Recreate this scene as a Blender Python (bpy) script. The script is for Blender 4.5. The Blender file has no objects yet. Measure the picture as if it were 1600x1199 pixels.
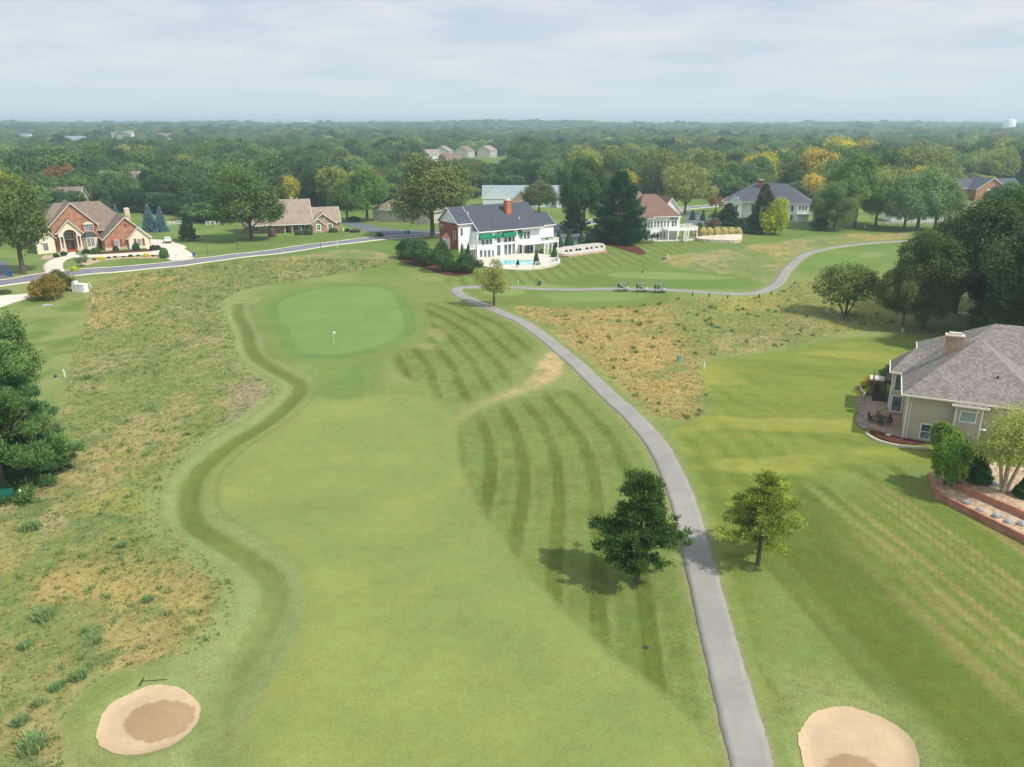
import bpy, math, random
import numpy as np
from mathutils import Vector, Matrix
R = math.radians
# ------------------------------------------------------------------ camera, sky, sun, exposure
F = 1225.0                       # focal length in photo pixels (1600 wide)
CAM_H = 35.0
PITCH = math.atan((599.5 - 197.0) / F)
scene = bpy.context.scene
cam_d = bpy.data.cameras.new("camera"); cam = bpy.data.objects.new("camera", cam_d)
scene.collection.objects.link(cam)
cam_d.sensor_width = 36.0; cam_d.lens = 36.0 * F / 1600.0
cam_d.clip_start = 0.5; cam_d.clip_end = 20000.0
cam.location = (0, 0, CAM_H); cam.rotation_euler = (math.pi / 2 - PITCH, 0, 0)
scene.camera = cam
SUN_EL, SUN_AZ = R(50), R(120)   # azimuth clockwise from +Y (north)
world = bpy.data.worlds.new("World"); scene.world = world; world.use_nodes = True
wn, wl = world.node_tree.nodes, world.node_tree.links
for n in list(wn): wn.remove(n)
w_out = wn.new('ShaderNodeOutputWorld'); w_bg = wn.new('ShaderNodeBackground')
w_sky = wn.new('ShaderNodeTexSky'); w_sky.sky_type = 'NISHITA'; w_sky.sun_disc = False
w_sky.sun_elevation = SUN_EL; w_sky.sun_rotation = SUN_AZ
w_sky.air_density = 1.0; w_sky.dust_density = 2.0; w_sky.ozone_density = 1.0
w_tc = wn.new('ShaderNodeTexCoord'); w_sep = wn.new('ShaderNodeSeparateXYZ')
wl.new(w_tc.outputs['Generated'], w_sep.inputs[0])
def wmath(op, a, b=None):
    m = wn.new('ShaderNodeMath'); m.operation = op
    for i, s in enumerate((a, b)):
        if s is None: continue
        if isinstance(s, (int, float)): m.inputs[i].default_value = s
        else: wl.new(s, m.inputs[i])
    return m.outputs[0]
zz = wmath('ADD', wmath('MAXIMUM', w_sep.outputs[2], 0.0), 0.10)
w_cmb = wn.new('ShaderNodeCombineXYZ')
wl.new(wmath('DIVIDE', w_sep.outputs[0], zz), w_cmb.inputs[0]); wl.new(wmath('DIVIDE', w_sep.outputs[1], zz), w_cmb.inputs[1])
w_n = wn.new('ShaderNodeTexNoise'); w_n.inputs['Scale'].default_value = 1.15; w_n.inputs['Detail'].default_value = 6; w_n.inputs['Roughness'].default_value = 0.52; w_n.inputs['Distortion'].default_value = 0.25
wl.new(w_cmb.outputs[0], w_n.inputs['Vector'])
w_r = wn.new('ShaderNodeValToRGB'); w_r.color_ramp.elements[0].position = 0.34; w_r.color_ramp.elements[1].position = 0.66
w_r.color_ramp.elements[0].color = (5.9, 6.8, 7.9, 1); w_r.color_ramp.elements[1].color = (8.1, 8.5, 8.9, 1)
wl.new(w_n.outputs[0], w_r.inputs[0])
w_hz = wn.new('ShaderNodeMix'); w_hz.data_type = 'RGBA'      # clear pale band above the horizon
w_hf = wn.new('ShaderNodeMapRange'); w_hf.inputs['From Min'].default_value = 0.0; w_hf.inputs['From Max'].default_value = 0.13
wl.new(w_sep.outputs[2], w_hf.inputs['Value']); wl.new(w_hf.outputs[0], w_hz.inputs[0])
w_hz.inputs[6].default_value = (7.3, 8.1, 8.7, 1); wl.new(w_r.outputs[0], w_hz.inputs[7])
w_mx = wn.new('ShaderNodeMix'); w_mx.data_type = 'RGBA'; w_mx.inputs[0].default_value = 0.93
wl.new(w_sky.outputs[0], w_mx.inputs[6]); wl.new(w_hz.outputs[2], w_mx.inputs[7])
wl.new(w_mx.outputs[2], w_bg.inputs[0]); w_bg.inputs[1].default_value = 0.1
wl.new(w_bg.outputs[0], w_out.inputs[0])
sun_d = bpy.data.lights.new("sun", 'SUN'); sun_d.energy = 4.3; sun_d.angle = R(1.2); sun_d.color = (1.0, 0.93, 0.82)
sun = bpy.data.objects.new("sun", sun_d); scene.collection.objects.link(sun)
sv = Vector((math.sin(SUN_AZ) * math.cos(SUN_EL), math.cos(SUN_AZ) * math.cos(SUN_EL), math.sin(SUN_EL)))
sun.rotation_euler = sv.to_track_quat('Z', 'Y').to_euler(); sun.location = sv * 200
scene.view_settings.view_transform = 'Standard'; scene.view_settings.look = 'None'
scene.view_settings.exposure = 0.0; scene.view_settings.gamma = 1.0; scene.view_settings.use_curve_mapping = False
scene.render.engine = 'CYCLES'
scene.cycles.max_bounces = 6; scene.cycles.diffuse_bounces = 3; scene.cycles.transmission_bounces = 4
scene.cycles.transparent_max_bounces = 6; scene.cycles.volume_bounces = 2
scene.cycles.use_denoising = True
rng = np.random.default_rng(7); random.seed(7)

# ------------------------------------------------------------------ noise, terrain, survey of the photo
def _hash(ix, iy, s):
    n = (ix.astype(np.int64) * 374761393 + iy.astype(np.int64) * 668265263 + s * 1274126177) & 0x7fffffff
    n = ((n ^ (n >> 13)) * 1274126177) & 0x7fffffff
    return ((n ^ (n >> 16)) & 0xffff) / 65535.0
def vnoise(x, y, s=0):
    x = np.asarray(x, float); y = np.asarray(y, float)
    ix, iy = np.floor(x), np.floor(y); fx, fy = x - ix, y - iy
    fx = fx * fx * fx * (fx * (fx * 6 - 15) + 10); fy = fy * fy * fy * (fy * (fy * 6 - 15) + 10)
    a = _hash(ix, iy, s); b = _hash(ix + 1, iy, s); c = _hash(ix, iy + 1, s); d = _hash(ix + 1, iy + 1, s)
    return (a * (1 - fx) + b * fx) * (1 - fy) + (c * (1 - fx) + d * fx) * fy
def fbm(x, y, s=0, o=4):
    v = 0; a = 0.5; t = 0
    for i in range(o):
        v = v + a * vnoise(x, y, s + i); t += a; a *= 0.5; x = x * 2.03 + 11.3; y = y * 2.03 + 5.7
    return v / t
def sst(a, b, x):
    t = np.clip((x - a) / (b - a), 0, 1); return t * t * (3 - 2 * t)
def flat_at(u, v, z=0.0):
    a = (u - 800) / F; b = (599.5 - v) / F
    ry = math.cos(PITCH) + b * math.sin(PITCH); rz = -math.sin(PITCH) + b * math.cos(PITCH)
    t = (z - CAM_H) / rz
    return a * t, ry * t
def pts(l, z=0.0): return np.array([flat_at(u, v, z) for u, v in l])
def chaikin(P, closed=True, n=2):
    P = np.asarray(P, float)
    for _ in range(n):
        if closed:
            Q = np.roll(P, -1, 0); P = np.stack([.75 * P + .25 * Q, .25 * P + .75 * Q], 1).reshape(-1, 2)
        else:
            A, B = P[:-1], P[1:]; M = np.stack([.75 * A + .25 * B, .25 * A + .75 * B], 1).reshape(-1, 2)
            P = np.vstack([P[:1], M[1:-1], P[-1:]])
    return P
def seg_dist(X, Y, P, closed=False):
    """distance to polyline, side sign, arc position"""
    D = np.full(X.shape, 1e9); S = np.zeros(X.shape)
    Q = np.roll(P, -1, 0) if closed else P[1:]; A = P if closed else P[:-1]
    for (ax, ay), (bx, by) in zip(A, Q):
        dx, dy = bx - ax, by - ay; l2 = dx * dx + dy * dy + 1e-9
        t = np.clip(((X - ax) * dx + (Y - ay) * dy) / l2, 0, 1)
        ex, ey = X - ax - t * dx, Y - ay - t * dy; d = np.hypot(ex, ey); m = d < D
        D[m] = d[m]; S[m] = (dx * ey - dy * ex)[m]
    return D, S
def inside(X, Y, P):
    c = np.zeros(X.shape, bool); Q = np.roll(P, -1, 0)
    for (ax, ay), (bx, by) in zip(P, Q):
        if ay == by: continue
        m = ((ay > Y) != (by > Y)) & (X < (bx - ax) * (Y - ay) / (by - ay) + ax); c ^= m
    return c
def soft(X, Y, P, w=0.5):
    """1 inside the closed outline, 0 outside, soft over +-w metres"""
    out = np.zeros(X.shape); x0, y0 = P.min(0) - w * 2; x1, y1 = P.max(0) + w * 2
    m = (X > x0) & (X < x1) & (Y > y0) & (Y < y1)
    if not m.any(): return out
    xs, ys = X[m], Y[m]; d, _ = seg_dist(xs, ys, P, True); d = np.where(inside(xs, ys, P), -d, d)
    out[m] = sst(w, -w, d); return out
# mown and unmown areas, traced on the ground plane
CART = chaikin(pts([(1205, 1330), (1176, 1199), (1149, 1100), (1122, 1000), (1097, 900), (1082, 840), (1064, 775), (1032, 700), (990, 653), (950, 616), (916, 585), (889, 558), (862, 538), (835, 516), (808, 501), (778, 487.5), (751, 477), (727, 467), (712, 457.5), (713, 451), (730, 448.7), (767, 449.7), (835, 451.7), (902, 453), (970, 455), (1037, 457), (1105, 461), (1166, 463), (1196, 458), (1216, 445), (1226, 425), (1240, 407), (1265, 393), (1302, 386), (1350, 380), (1400, 376), (1450, 374), (1540, 372), (1660, 371)]), False, 2)
STREET = chaikin(pts([(-260, 476), (-100, 456), (0, 443), (100, 430), (200, 420), (300, 408), (400, 395.5), (525, 382), (575, 376), (625, 371), (690, 367), (760, 364), (840, 360), (900, 352), (960, 341), (1020, 331), (1075, 325), (1130, 321), (1180, 318), (1240, 317)]), False, 2)
FAIRWAY = chaikin(pts([(330, 1290), (355, 1199), (380, 1133), (416, 1083), (462, 1010), (480, 950), (470, 900), (440, 860), (395, 825), (345, 795), (313, 760), (311, 735), (332, 702), (380, 672), (435, 648), (480, 622), (540, 626), (610, 612), (680, 622), (716, 645), (714, 680), (720, 730), (745, 790), (795, 862), (865, 945), (955, 1028), (1040, 1090), (1110, 1165), (1150, 1290)]))
GREEN = chaikin(pts([(436, 471), (475, 456), (520, 448), (580, 447), (607, 453), (622, 477), (630, 498), (630, 519), (612, 537), (568, 552), (520, 560), (478, 558), (460, 546), (460, 531), (445, 510), (433, 492)]))
APPROACH = chaikin(pts([(405, 470), (440, 452), (520, 441), (600, 442), (640, 470), (655, 505), (640, 545), (600, 575), (600, 610), (540, 628), (480, 622), (500, 590), (450, 565), (420, 530), (402, 500)]))
SWALE = chaikin(pts([(372, 474), (370, 490), (386, 515), (390, 545), (402, 562), (430, 579), (458, 591), (474, 606), (454, 627), (430, 648), (400, 667), (364, 687), (333, 709), (304, 735), (291, 773), (300, 812), (333, 836), (383, 867), (425, 900), (432, 943), (402, 993), (362, 1050), (335, 1120), (325, 1200)]), False, 2)
NATIVE_L = chaikin(pts([(215, 428), (360, 408), (470, 398), (560, 390), (620, 400), (600, 420), (500, 432), (420, 445), (360, 462), (342, 481), (362, 505), (366, 545), (400, 600), (440, 600), (430, 625), (349, 664), (253, 741), (247, 789), (253, 805), (283, 838), (333, 880), (366, 912), (370, 943), (353, 986), (316, 1026), (233, 1036), (160, 1055), (116, 1090), (97, 1133), (93, 1166), (110, 1215), (100, 1330), (-500, 1330), (-500, 900), (-60, 800), (60, 760), (100, 640), (105, 592), (111, 567), (127, 519), (136, 472), (150, 440)]))
NATIVE_R = chaikin(pts([(790, 476), (860, 482), (960, 480), (1037, 471), (1139, 472), (1190, 468), (1225, 448), (1245, 440), (1330, 440), (1420, 440), (1420, 500), (1300, 525), (1240, 545), (1105, 558), (1085, 575), (1115, 620), (1100, 656), (1037, 657), (1000, 640), (960, 605), (920, 570), (880, 535), (840, 510)]))
NATIVE_B = chaikin(pts([(1075, 395), (1160, 385), (1250, 372), (1330, 364), (1420, 363), (1440, 371), (1300, 381), (1240, 402), (1210, 432), (1190, 445), (1100, 425), (1040, 412), (1030, 402)]))
STRIPE_A = chaikin(pts([(640, 478), (700, 468), (770, 492), (830, 525), (862, 560), (850, 590), (800, 612), (740, 632), (690, 626), (640, 595), (600, 570), (640, 540), (640, 505)]))
STRIPE_B = chaikin(pts([(722, 650), (790, 628), (850, 605), (900, 610), (950, 640), (1000, 690), (1036, 760), (1052, 830), (1075, 920), (1110, 1050), (1135, 1180), (1140, 1330), (1150, 1290), (1110, 1165), (1040, 1090), (955, 1028), (865, 945), (795, 862), (745, 790), (720, 730), (714, 680)]))
LAWN_R = chaikin(pts([(1040, 668), (1100, 662), (1120, 625), (1090, 580), (1110, 562), (1240, 550), (1330, 528), (1450, 520), (1800, 540), (2100, 800), (2100, 1400), (1230, 1400), (1200, 1150), (1150, 980), (1110, 850), (1080, 760)]))
LAWN_LOW = chaikin(pts([(1150, 800), (1230, 775), (1330, 740), (1440, 720), (1700, 860), (1900, 1400), (1230, 1400), (1200, 1150)]))
LAWN_DRY = chaikin(pts([(1290, 790), (1420, 735), (1720, 900), (1720, 1200), (1560, 1110), (1420, 960)]))
LAWN_POOL = chaikin(pts([(690, 448), (700, 425), (760, 425), (880, 405), (950, 392), (1000, 380), (1090, 378), (1160, 378), (1250, 372), (1075, 392), (1000, 410), (960, 418), (900, 432), (870, 446)]))
TEE_A = chaikin(pts([(850, 458), (900, 456.5), (985, 458), (1016, 464), (1005, 471), (930, 474), (865, 471), (846, 464)]))
TEE_B = chaikin(pts([(748, 458), (770, 453), (810, 453), (826, 457), (810, 462), (765, 463)]))
TEE_C = chaikin(pts([(1340, 397), (1352, 393.5), (1375, 393.5), (1387, 398), (1372, 402), (1348, 402)]))
GREEN_B = chaikin(pts([(948, 428), (975, 424.5), (1060, 425), (1120, 430), (1158, 435), (1130, 438.5), (1040, 439), (975, 437), (952, 433)]))
GREEN_B2 = chaikin(pts([(840, 444), (900, 432), (950, 424), (1060, 421), (1150, 429), (1192, 440), (1185, 452), (1100, 456), (1000, 452), (900, 449)]))
APRON_C = chaikin(pts([(1235, 425), (1262, 402), (1310, 391), (1400, 384), (1440, 390), (1410, 408), (1330, 412), (1270, 420)]))
WORN = chaikin(pts([(840, 556), (872, 548), (882, 575), (868, 595), (830, 608), (790, 622), (740, 640), (722, 648), (735, 632), (790, 612), (835, 590)]))
DRYSOIL = chaikin(pts([(372, 600), (400, 585), (430, 595), (450, 612), (430, 635), (380, 658), (345, 668), (360, 630)]))
LAWN_LEFT = chaikin(pts([(-500, 500), (-40, 478), (60, 462), (110, 450), (140, 452), (128, 520), (110, 570), (92, 600), (60, 640), (-500, 760)]))
BUNKER_L = chaikin(pts([(148, 1146), (156, 1116), (183, 1093), (233, 1070), (276, 1073), (306, 1086), (314, 1100), (309, 1123), (286, 1149), (260, 1169), (213, 1183), (180, 1179), (156, 1166)]))
BUNKER_R = chaikin(pts([(1247, 1149), (1255, 1128), (1273, 1110), (1306, 1102), (1345, 1107), (1384, 1122), (1411, 1137), (1432, 1161), (1439, 1190), (1430, 1235), (1390, 1275), (1330, 1285), (1285, 1255), (1255, 1200)]))
WET_L = chaikin(pts([(191, 1136), (196, 1120), (213, 1105), (260, 1090), (293, 1093), (308, 1100), (299, 1122), (280, 1143), (253, 1156), (220, 1160), (200, 1149)]))
WET_R = chaikin(pts([(1278, 1205), (1292, 1184), (1312, 1175), (1340, 1176), (1362, 1186), (1380, 1198), (1378, 1225), (1345, 1245), (1300, 1240)]))
def ragged(P, a=.10):
    L = np.r_[0, np.cumsum(np.hypot(*np.diff(np.vstack([P, P[:1]]), axis=0).T))]; s_ = np.arange(0, L[-1], .12); PP = np.vstack([P, P[:1]]); Q = np.stack([np.interp(s_, L, PP[:, 0]), np.interp(s_, L, PP[:, 1])], 1)
    c_ = Q.mean(0); d_ = Q - c_; r_ = np.hypot(d_[:, 0], d_[:, 1])[:, None]; u_ = d_ / r_ * r_.mean(); return c_ + d_ * (1 + a * (fbm(u_[:, 0] / .4, u_[:, 1] / .4, 4, 3) - .5)[:, None] * 2.0 / r_ + .2 * (vnoise(u_[:, 0] / 1.6, u_[:, 1] / 1.6, 9) - .5)[:, None] / r_)
def terrain(x, y):
    x = np.asarray(x, float); y = np.asarray(y, float)
    near = sst(25, 60, y) * sst(330, 210, y)
    h = near * (1.5 * (fbm(x / 42, y / 42, 3, 3) - 0.5) + 0.42 * (fbm(x / 11, y / 11, 9, 2) - 0.5))
    h = h * 1.0
    m = (y > 28) & (y < 175) & (np.abs(x) < 110)
    if np.any(m):
        xs, ys = np.atleast_1d(x)[np.atleast_1d(m)], np.atleast_1d(y)[np.atleast_1d(m)]
        d, _ = seg_dist(xs, ys, SWALE); hh = -0.45 * np.exp(-(d / 1.6) ** 2) + 0.18 * np.exp(-((d - 4.5) / 2.2) ** 2)
        hh = hh + 0.30 * soft(xs, ys, GREEN, 3.0)
        for B in (BUNKER_L, BUNKER_R): hh = hh - 0.50 * soft(xs, ys, B, .8) + .22 * soft(xs, ys, B, 2.6)
        h = np.atleast_1d(h).copy(); h[np.atleast_1d(m)] += hh
        h = h.reshape(x.shape) if x.shape else h[0]
    r = np.hypot(x, y)
    far = 30 * sst(1100, 4300, r) * sst(6800, 5400, r) * (0.42 + 1.1 * fbm(x / 800, y / 800, 21, 3)) + 7 * sst(450, 1500, r) * (fbm(x / 350, y / 350, 31, 2) - 0.55)
    return h + far
def T(x, y): return float(terrain(np.array([x]), np.array([y]))[0])
def at(u, v):
    """the point of the ground seen at photo pixel (u, v)"""
    z = 0.0
    for _ in range(7):
        x, y = flat_at(u, v, z); z = T(x, y)
    return Vector((x, y, z))
def px_h(p, vt):
    """height above p of what reaches photo row vt there"""
    b = (599.5 - vt) / F; ry = math.cos(PITCH) + b * math.sin(PITCH); rz = -math.sin(PITCH) + b * math.cos(PITCH)
    return CAM_H + rz * p.y / ry - p.z
def px_w(p, n): return n * (p.y * math.cos(PITCH) + (CAM_H - p.z) * math.sin(PITCH)) / F

# ------------------------------------------------------------------ object helpers
COL = scene.collection
def tag(o, label=None, cat=None, group=None, kind=None):
    if label: o['label'] = label
    if cat: o['category'] = cat
    if group: o['group'] = group
    if kind: o['kind'] = kind
    return o
def empty(name, loc, rz=0.0, label=None, cat=None, group=None):
    o = bpy.data.objects.new(name, None); COL.objects.link(o); o.empty_display_size = 0.5
    o.location = loc; o.rotation_euler = (0, 0, rz); return tag(o, label, cat, group)
def mesh_np(name, V, Fc, tint=None, smooth=False):
    V = np.asarray(V, np.float32); Fc = np.asarray(Fc, np.int32); k = Fc.shape[1]
    m = bpy.data.meshes.new(name); m.vertices.add(len(V)); m.vertices.foreach_set('co', V.ravel())
    m.loops.add(Fc.size); m.loops.foreach_set('vertex_index', Fc.ravel())
    m.polygons.add(len(Fc)); m.polygons.foreach_set('loop_start', np.arange(0, Fc.size, k, dtype=np.int32))
    if smooth: m.polygons.foreach_set('use_smooth', np.ones(len(Fc), bool))
    m.update(calc_edges=True)
    if tint is not None:
        a = m.attributes.new('tint', 'FLOAT', 'FACE'); a.data.foreach_set('value', np.asarray(tint, np.float32))
    return m
def link(name, mesh, m, parent=None):
    o = bpy.data.objects.new(name, mesh); COL.objects.link(o)
    if m is not None and not mesh.materials: mesh.materials.append(m)
    if parent is not None: o.parent = parent
    return o
def copy_tree(o, parent=None):
    c = o.copy(); COL.objects.link(c)
    if parent is not None: c.parent = parent
    for ch in list(o.children): copy_tree(ch, c)
    return c
class MB:
    """collects faces for ONE mesh"""
    def __init__(s): s.v = []; s.f = []
    def add(s, V, Fs):
        b = len(s.v); s.v += [tuple(p) for p in V]; s.f += [tuple(b + i for i in f) for f in Fs]; return s
    def box(s, x0, x1, y0, y1, z0, z1, M=None):
        V = [Vector((x, y, z)) for z in (z0, z1) for x, y in ((x0, y0), (x1, y0), (x1, y1), (x0, y1))]
        if M is not None: V = [M @ p for p in V]
        return s.add(V, [(0, 3, 2, 1), (4, 5, 6, 7), (0, 1, 5, 4), (1, 2, 6, 5), (2, 3, 7, 6), (3, 0, 4, 7)])
    def prism(s, P, z0, z1):
        n = len(P); V = [(x, y, z0) for x, y in P] + [(x, y, z1) for x, y in P]
        return s.add(V, [tuple(range(n))[::-1], tuple(range(n, 2 * n))] + [(i, (i + 1) % n, n + (i + 1) % n, n + i) for i in range(n)])
    def profile(s, P, a0, a1, axis):
        """closed outline P in (side, z) swept along axis 'x' or 'y' from a0 to a1"""
        n = len(P); mk = (lambda a, q: (a, q[0], q[1])) if axis == 'x' else (lambda a, q: (q[0], a, q[1]))
        V = [mk(a0, q) for q in P] + [mk(a1, q) for q in P]
        return s.add(V, [tuple(range(n)), tuple(range(n, 2 * n))[::-1]] + [(i, n + i, n + (i + 1) % n, (i + 1) % n) for i in range(n)])
    def tube(s, path, rad, n=8, cap=True):
        path = [Vector(p) for p in path]; rad = rad if hasattr(rad, '__len__') else [rad] * len(path); V = []; Fs = []
        up = Vector((0.13, 0.07, 1)).normalized()
        for i, p in enumerate(path):
            d = (path[min(i + 1, len(path) - 1)] - path[max(i - 1, 0)]).normalized()
            a = d.cross(up if abs(d.dot(up)) < 0.95 else Vector((1, 0, 0))).normalized(); b = d.cross(a)
            V += [p + (a * math.cos(t) + b * math.sin(t)) * rad[i] for t in (2 * math.pi * k / n for k in range(n))]
        for i in range(len(path) - 1):
            for k in range(n): Fs.append((i * n + k, i * n + (k + 1) % n, (i + 1) * n + (k + 1) % n, (i + 1) * n + k))
        if cap: Fs += [tuple(range(n)), tuple(range((len(path) - 1) * n, len(path) * n))[::-1]]
        return s.add(V, Fs)
    def ball(s, c, r, n=8, sz=1.0):
        V = []; Fs = []; m = n // 2 + 1
        for i in range(m + 1):
            t = math.pi * i / m
            V += [(c[0] + r * math.sin(t) * math.cos(2 * math.pi * k / n), c[1] + r * math.sin(t) * math.sin(2 * math.pi * k / n), c[2] + r * sz * math.cos(t)) for k in range(n)]
        for i in range(m):
            for k in range(n): Fs.append((i * n + k, (i + 1) * n + k, (i + 1) * n + (k + 1) % n, i * n + (k + 1) % n))
        return s.add(V, Fs)
    def mesh(s, name):
        m = bpy.data.meshes.new(name); m.from_pydata(s.v, [], s.f); m.validate(); m.update()
        import bmesh
        b = bmesh.new(); b.from_mesh(m); bmesh.ops.recalc_face_normals(b, faces=b.faces); b.to_mesh(m); b.free(); return m
    def build(s, name, mat_, parent=None, smooth=False):
        m = s.mesh(name)
        if smooth:
            for p in m.polygons: p.use_smooth = True
        return link(name, m, mat_, parent)

# ------------------------------------------------------------------ materials
def lin(r, g, b, k=1.0):
    f = lambda c: (c / 255 / 12.92 if c / 255 <= 0.04045 else ((c / 255 + 0.055) / 1.055) ** 2.4) * k
    return (f(r), f(g), f(b))
class NT:
    def __init__(s, name):
        s.m = bpy.data.materials.new(name); s.m.use_nodes = True; s.n = s.m.node_tree.nodes; s.l = s.m.node_tree.links
        s.b = s.n['Principled BSDF']; s.tc = None
    def co(s, scale=(1, 1, 1), kind='Object'):
        if s.tc is None: s.tc = s.n.new('ShaderNodeTexCoord')
        mp = s.n.new('ShaderNodeMapping'); mp.inputs['Scale'].default_value = scale; s.l.new(s.tc.outputs[kind], mp.inputs[0]); return mp.outputs[0]
    def noise(s, scale, detail=4, vec=None, rough=0.55):
        n = s.n.new('ShaderNodeTexNoise'); n.inputs['Scale'].default_value = scale; n.inputs['Detail'].default_value = detail; n.inputs['Roughness'].default_value = rough
        s.l.new(vec if vec is not None else s.co(), n.inputs['Vector']); return n.outputs['Fac']
    def rng(s, v, a, b, lo=0.0, hi=1.0):
        n = s.n.new('ShaderNodeMapRange'); n.inputs['From Min'].default_value = lo; n.inputs['From Max'].default_value = hi
        n.inputs['To Min'].default_value = a; n.inputs['To Max'].default_value = b; s.l.new(v, n.inputs['Value']); return n.outputs[0]
    def math(s, op, a, b=0.0):
        n = s.n.new('ShaderNodeMath'); n.operation = op
        for i, q in enumerate((a, b)):
            if isinstance(q, (int, float)): n.inputs[i].default_value = q
            else: s.l.new(q, n.inputs[i])
        return n.outputs[0]
    def mix(s, f, a, b, mode='MIX'):
        n = s.n.new('ShaderNodeMix'); n.data_type = 'RGBA'; n.blend_type = mode
        for i, q in ((0, f), (6, a), (7, b)):
            if isinstance(q, (int, float)): n.inputs[i].default_value = q
            elif isinstance(q, tuple): n.inputs[i].default_value = (*q[:3], 1)
            else: s.l.new(q, n.inputs[i])
        return n.outputs[2]
    def scale_col(s, c, f):
        n = s.n.new('ShaderNodeVectorMath'); n.operation = 'SCALE'
        if isinstance(c, tuple): n.inputs[0].default_value = c[:3]
        else: s.l.new(c, n.inputs[0])
        s.l.new(f, n.inputs['Scale']); return n.outputs[0]
    def bump(s, h, strength=0.3, dist=0.05):
        n = s.n.new('ShaderNodeBump'); n.inputs['Strength'].default_value = strength; n.inputs['Distance'].default_value = dist
        s.l.new(h, n.inputs['Height']); s.l.new(n.outputs[0], s.b.inputs['Normal'])
    def out(s, c, rough=0.8, spec=0.3, metal=0.0):
        if isinstance(c, tuple): s.b.inputs['Base Color'].default_value = (*c[:3], 1)
        else: s.l.new(c, s.b.inputs['Base Color'])
        s.b.inputs['Roughness'].default_value = rough; s.b.inputs['Specular IOR Level'].default_value = spec; s.b.inputs['Metallic'].default_value = metal
        return s.m
def plain(name, c, rough=0.7, var=0.12, scale=3.0, spec=0.3, metal=0.0):
    t = NT(name); return t.out(t.scale_col(c, t.rng(t.noise(scale, 5), 1 - var, 1 + var, 0.3, 0.7)), rough, spec, metal)
def wall_vec(t, sx, sz):
    """x+y along the wall, z up"""
    tc = t.n.new('ShaderNodeTexCoord'); sp = t.n.new('ShaderNodeSeparateXYZ'); t.l.new(tc.outputs['Object'], sp.inputs[0])
    c = t.n.new('ShaderNodeCombineXYZ'); t.l.new(t.math('MULTIPLY', t.math('ADD', sp.outputs[0], sp.outputs[1]), sx), c.inputs[0])
    t.l.new(t.math('MULTIPLY', sp.outputs[2], sz), c.inputs[1]); return c.outputs[0], sp
def brick_mat(name, c1, c2, mortar, w=0.45, h=0.16, rough=0.85):
    t = NT(name); v, _ = wall_vec(t, 1, 1); b = t.n.new('ShaderNodeTexBrick'); t.l.new(v, b.inputs['Vector'])
    b.inputs['Color1'].default_value = (*c1, 1); b.inputs['Color2'].default_value = (*c2, 1); b.inputs['Mortar'].default_value = (*mortar, 1)
    b.inputs['Scale'].default_value = 1.0; b.inputs['Brick Width'].default_value = w; b.inputs['Row Height'].default_value = h; b.inputs['Mortar Size'].default_value = 0.018; b.inputs['Bias'].default_value = 0.0
    c = t.scale_col(b.outputs['Color'], t.rng(t.noise(0.9, 5), 0.72, 1.28, 0.3, 0.7)); return t.out(c, rough)
def siding_mat(name, c, step=0.18):
    t = NT(name); v, sp = wall_vec(t, 1, 1); fr = t.math('FRACT', t.math('DIVIDE', sp.outputs[2], step))
    c2 = t.scale_col(c, t.rng(fr, 0.86, 1.03)); c2 = t.scale_col(c2, t.rng(t.noise(0.7, 4), 0.93, 1.06, 0.3, 0.7)); t.bump(fr, 0.25, 0.02); return t.out(c2, 0.6, 0.35)
def shingle_mat(name, c1, c2):
    t = NT(name); v, _ = wall_vec(t, 1.0, 1.35); b = t.n.new('ShaderNodeTexBrick'); t.l.new(v, b.inputs['Vector'])
    b.inputs['Color1'].default_value = (*c1, 1); b.inputs['Color2'].default_value = (*c2, 1); b.inputs['Mortar'].default_value = tuple(q * 0.55 for q in c1) + (1,)
    b.inputs['Scale'].default_value = 1.0; b.inputs['Brick Width'].default_value = 0.30; b.inputs['Row Height'].default_value = 0.19; b.inputs['Mortar Size'].default_value = 0.025
    c = t.scale_col(b.outputs['Color'], t.rng(t.noise(0.5, 6), 0.9, 1.1, 0.3, 0.7)); t.bump(b.outputs['Fac'], 0.2, 0.02); return t.out(c, 0.9, 0.15)
M_BRICK_TAN = brick_mat("brick_tan", lin(180, 122, 94), lin(156, 98, 74), lin(190, 162, 140))
M_BRICK_RED = brick_mat("brick_red", lin(150, 74, 54), lin(122, 56, 42), lin(150, 110, 95))
M_BRICK_ORANGE = brick_mat("brick_orange", lin(196, 100, 66), lin(172, 80, 52), lin(190, 140, 110))
M_BRICK_PALE = brick_mat("brick_pale", lin(186, 152, 128), lin(160, 124, 100), lin(190, 170, 150))
M_STONE = brick_mat("pale_stone", lin(222, 208, 190), lin(196, 178, 158), lin(170, 156, 140), 0.6, 0.3)
M_STUCCO = plain("cream_stucco", lin(232, 222, 200), 0.85, 0.05, 1.2)
M_WHITE = siding_mat("white_siding", lin(236, 238, 240))
M_PALEGREY = siding_mat("pale_grey_siding", lin(196, 198, 200))
M_BEIGE = siding_mat("beige_siding", lin(196, 182, 164))
M_BEIGE2 = siding_mat("light_beige_siding", lin(200, 192, 180))
M_BLUEWHITE = siding_mat("blue_white_siding", lin(214, 226, 234))
M_TRIM = plain("white_trim", lin(240, 240, 236), 0.5, 0.04, 2)
M_CREAMTRIM = plain("cream_trim", lin(232, 224, 204), 0.5, 0.04, 2)
M_SH_TAUPE = shingle_mat("taupe_shingles", lin(150, 136, 126), lin(122, 108, 100))
M_SH_CHAR = shingle_mat("charcoal_shingles", lin(92, 98, 110), lin(74, 80, 92))
M_SH_TAN = shingle_mat("tan_shingles", lin(180, 164, 148), lin(150, 134, 120))
M_SH_GREY = shingle_mat("grey_shingles", lin(160, 153, 147), lin(120, 113, 109))
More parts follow.
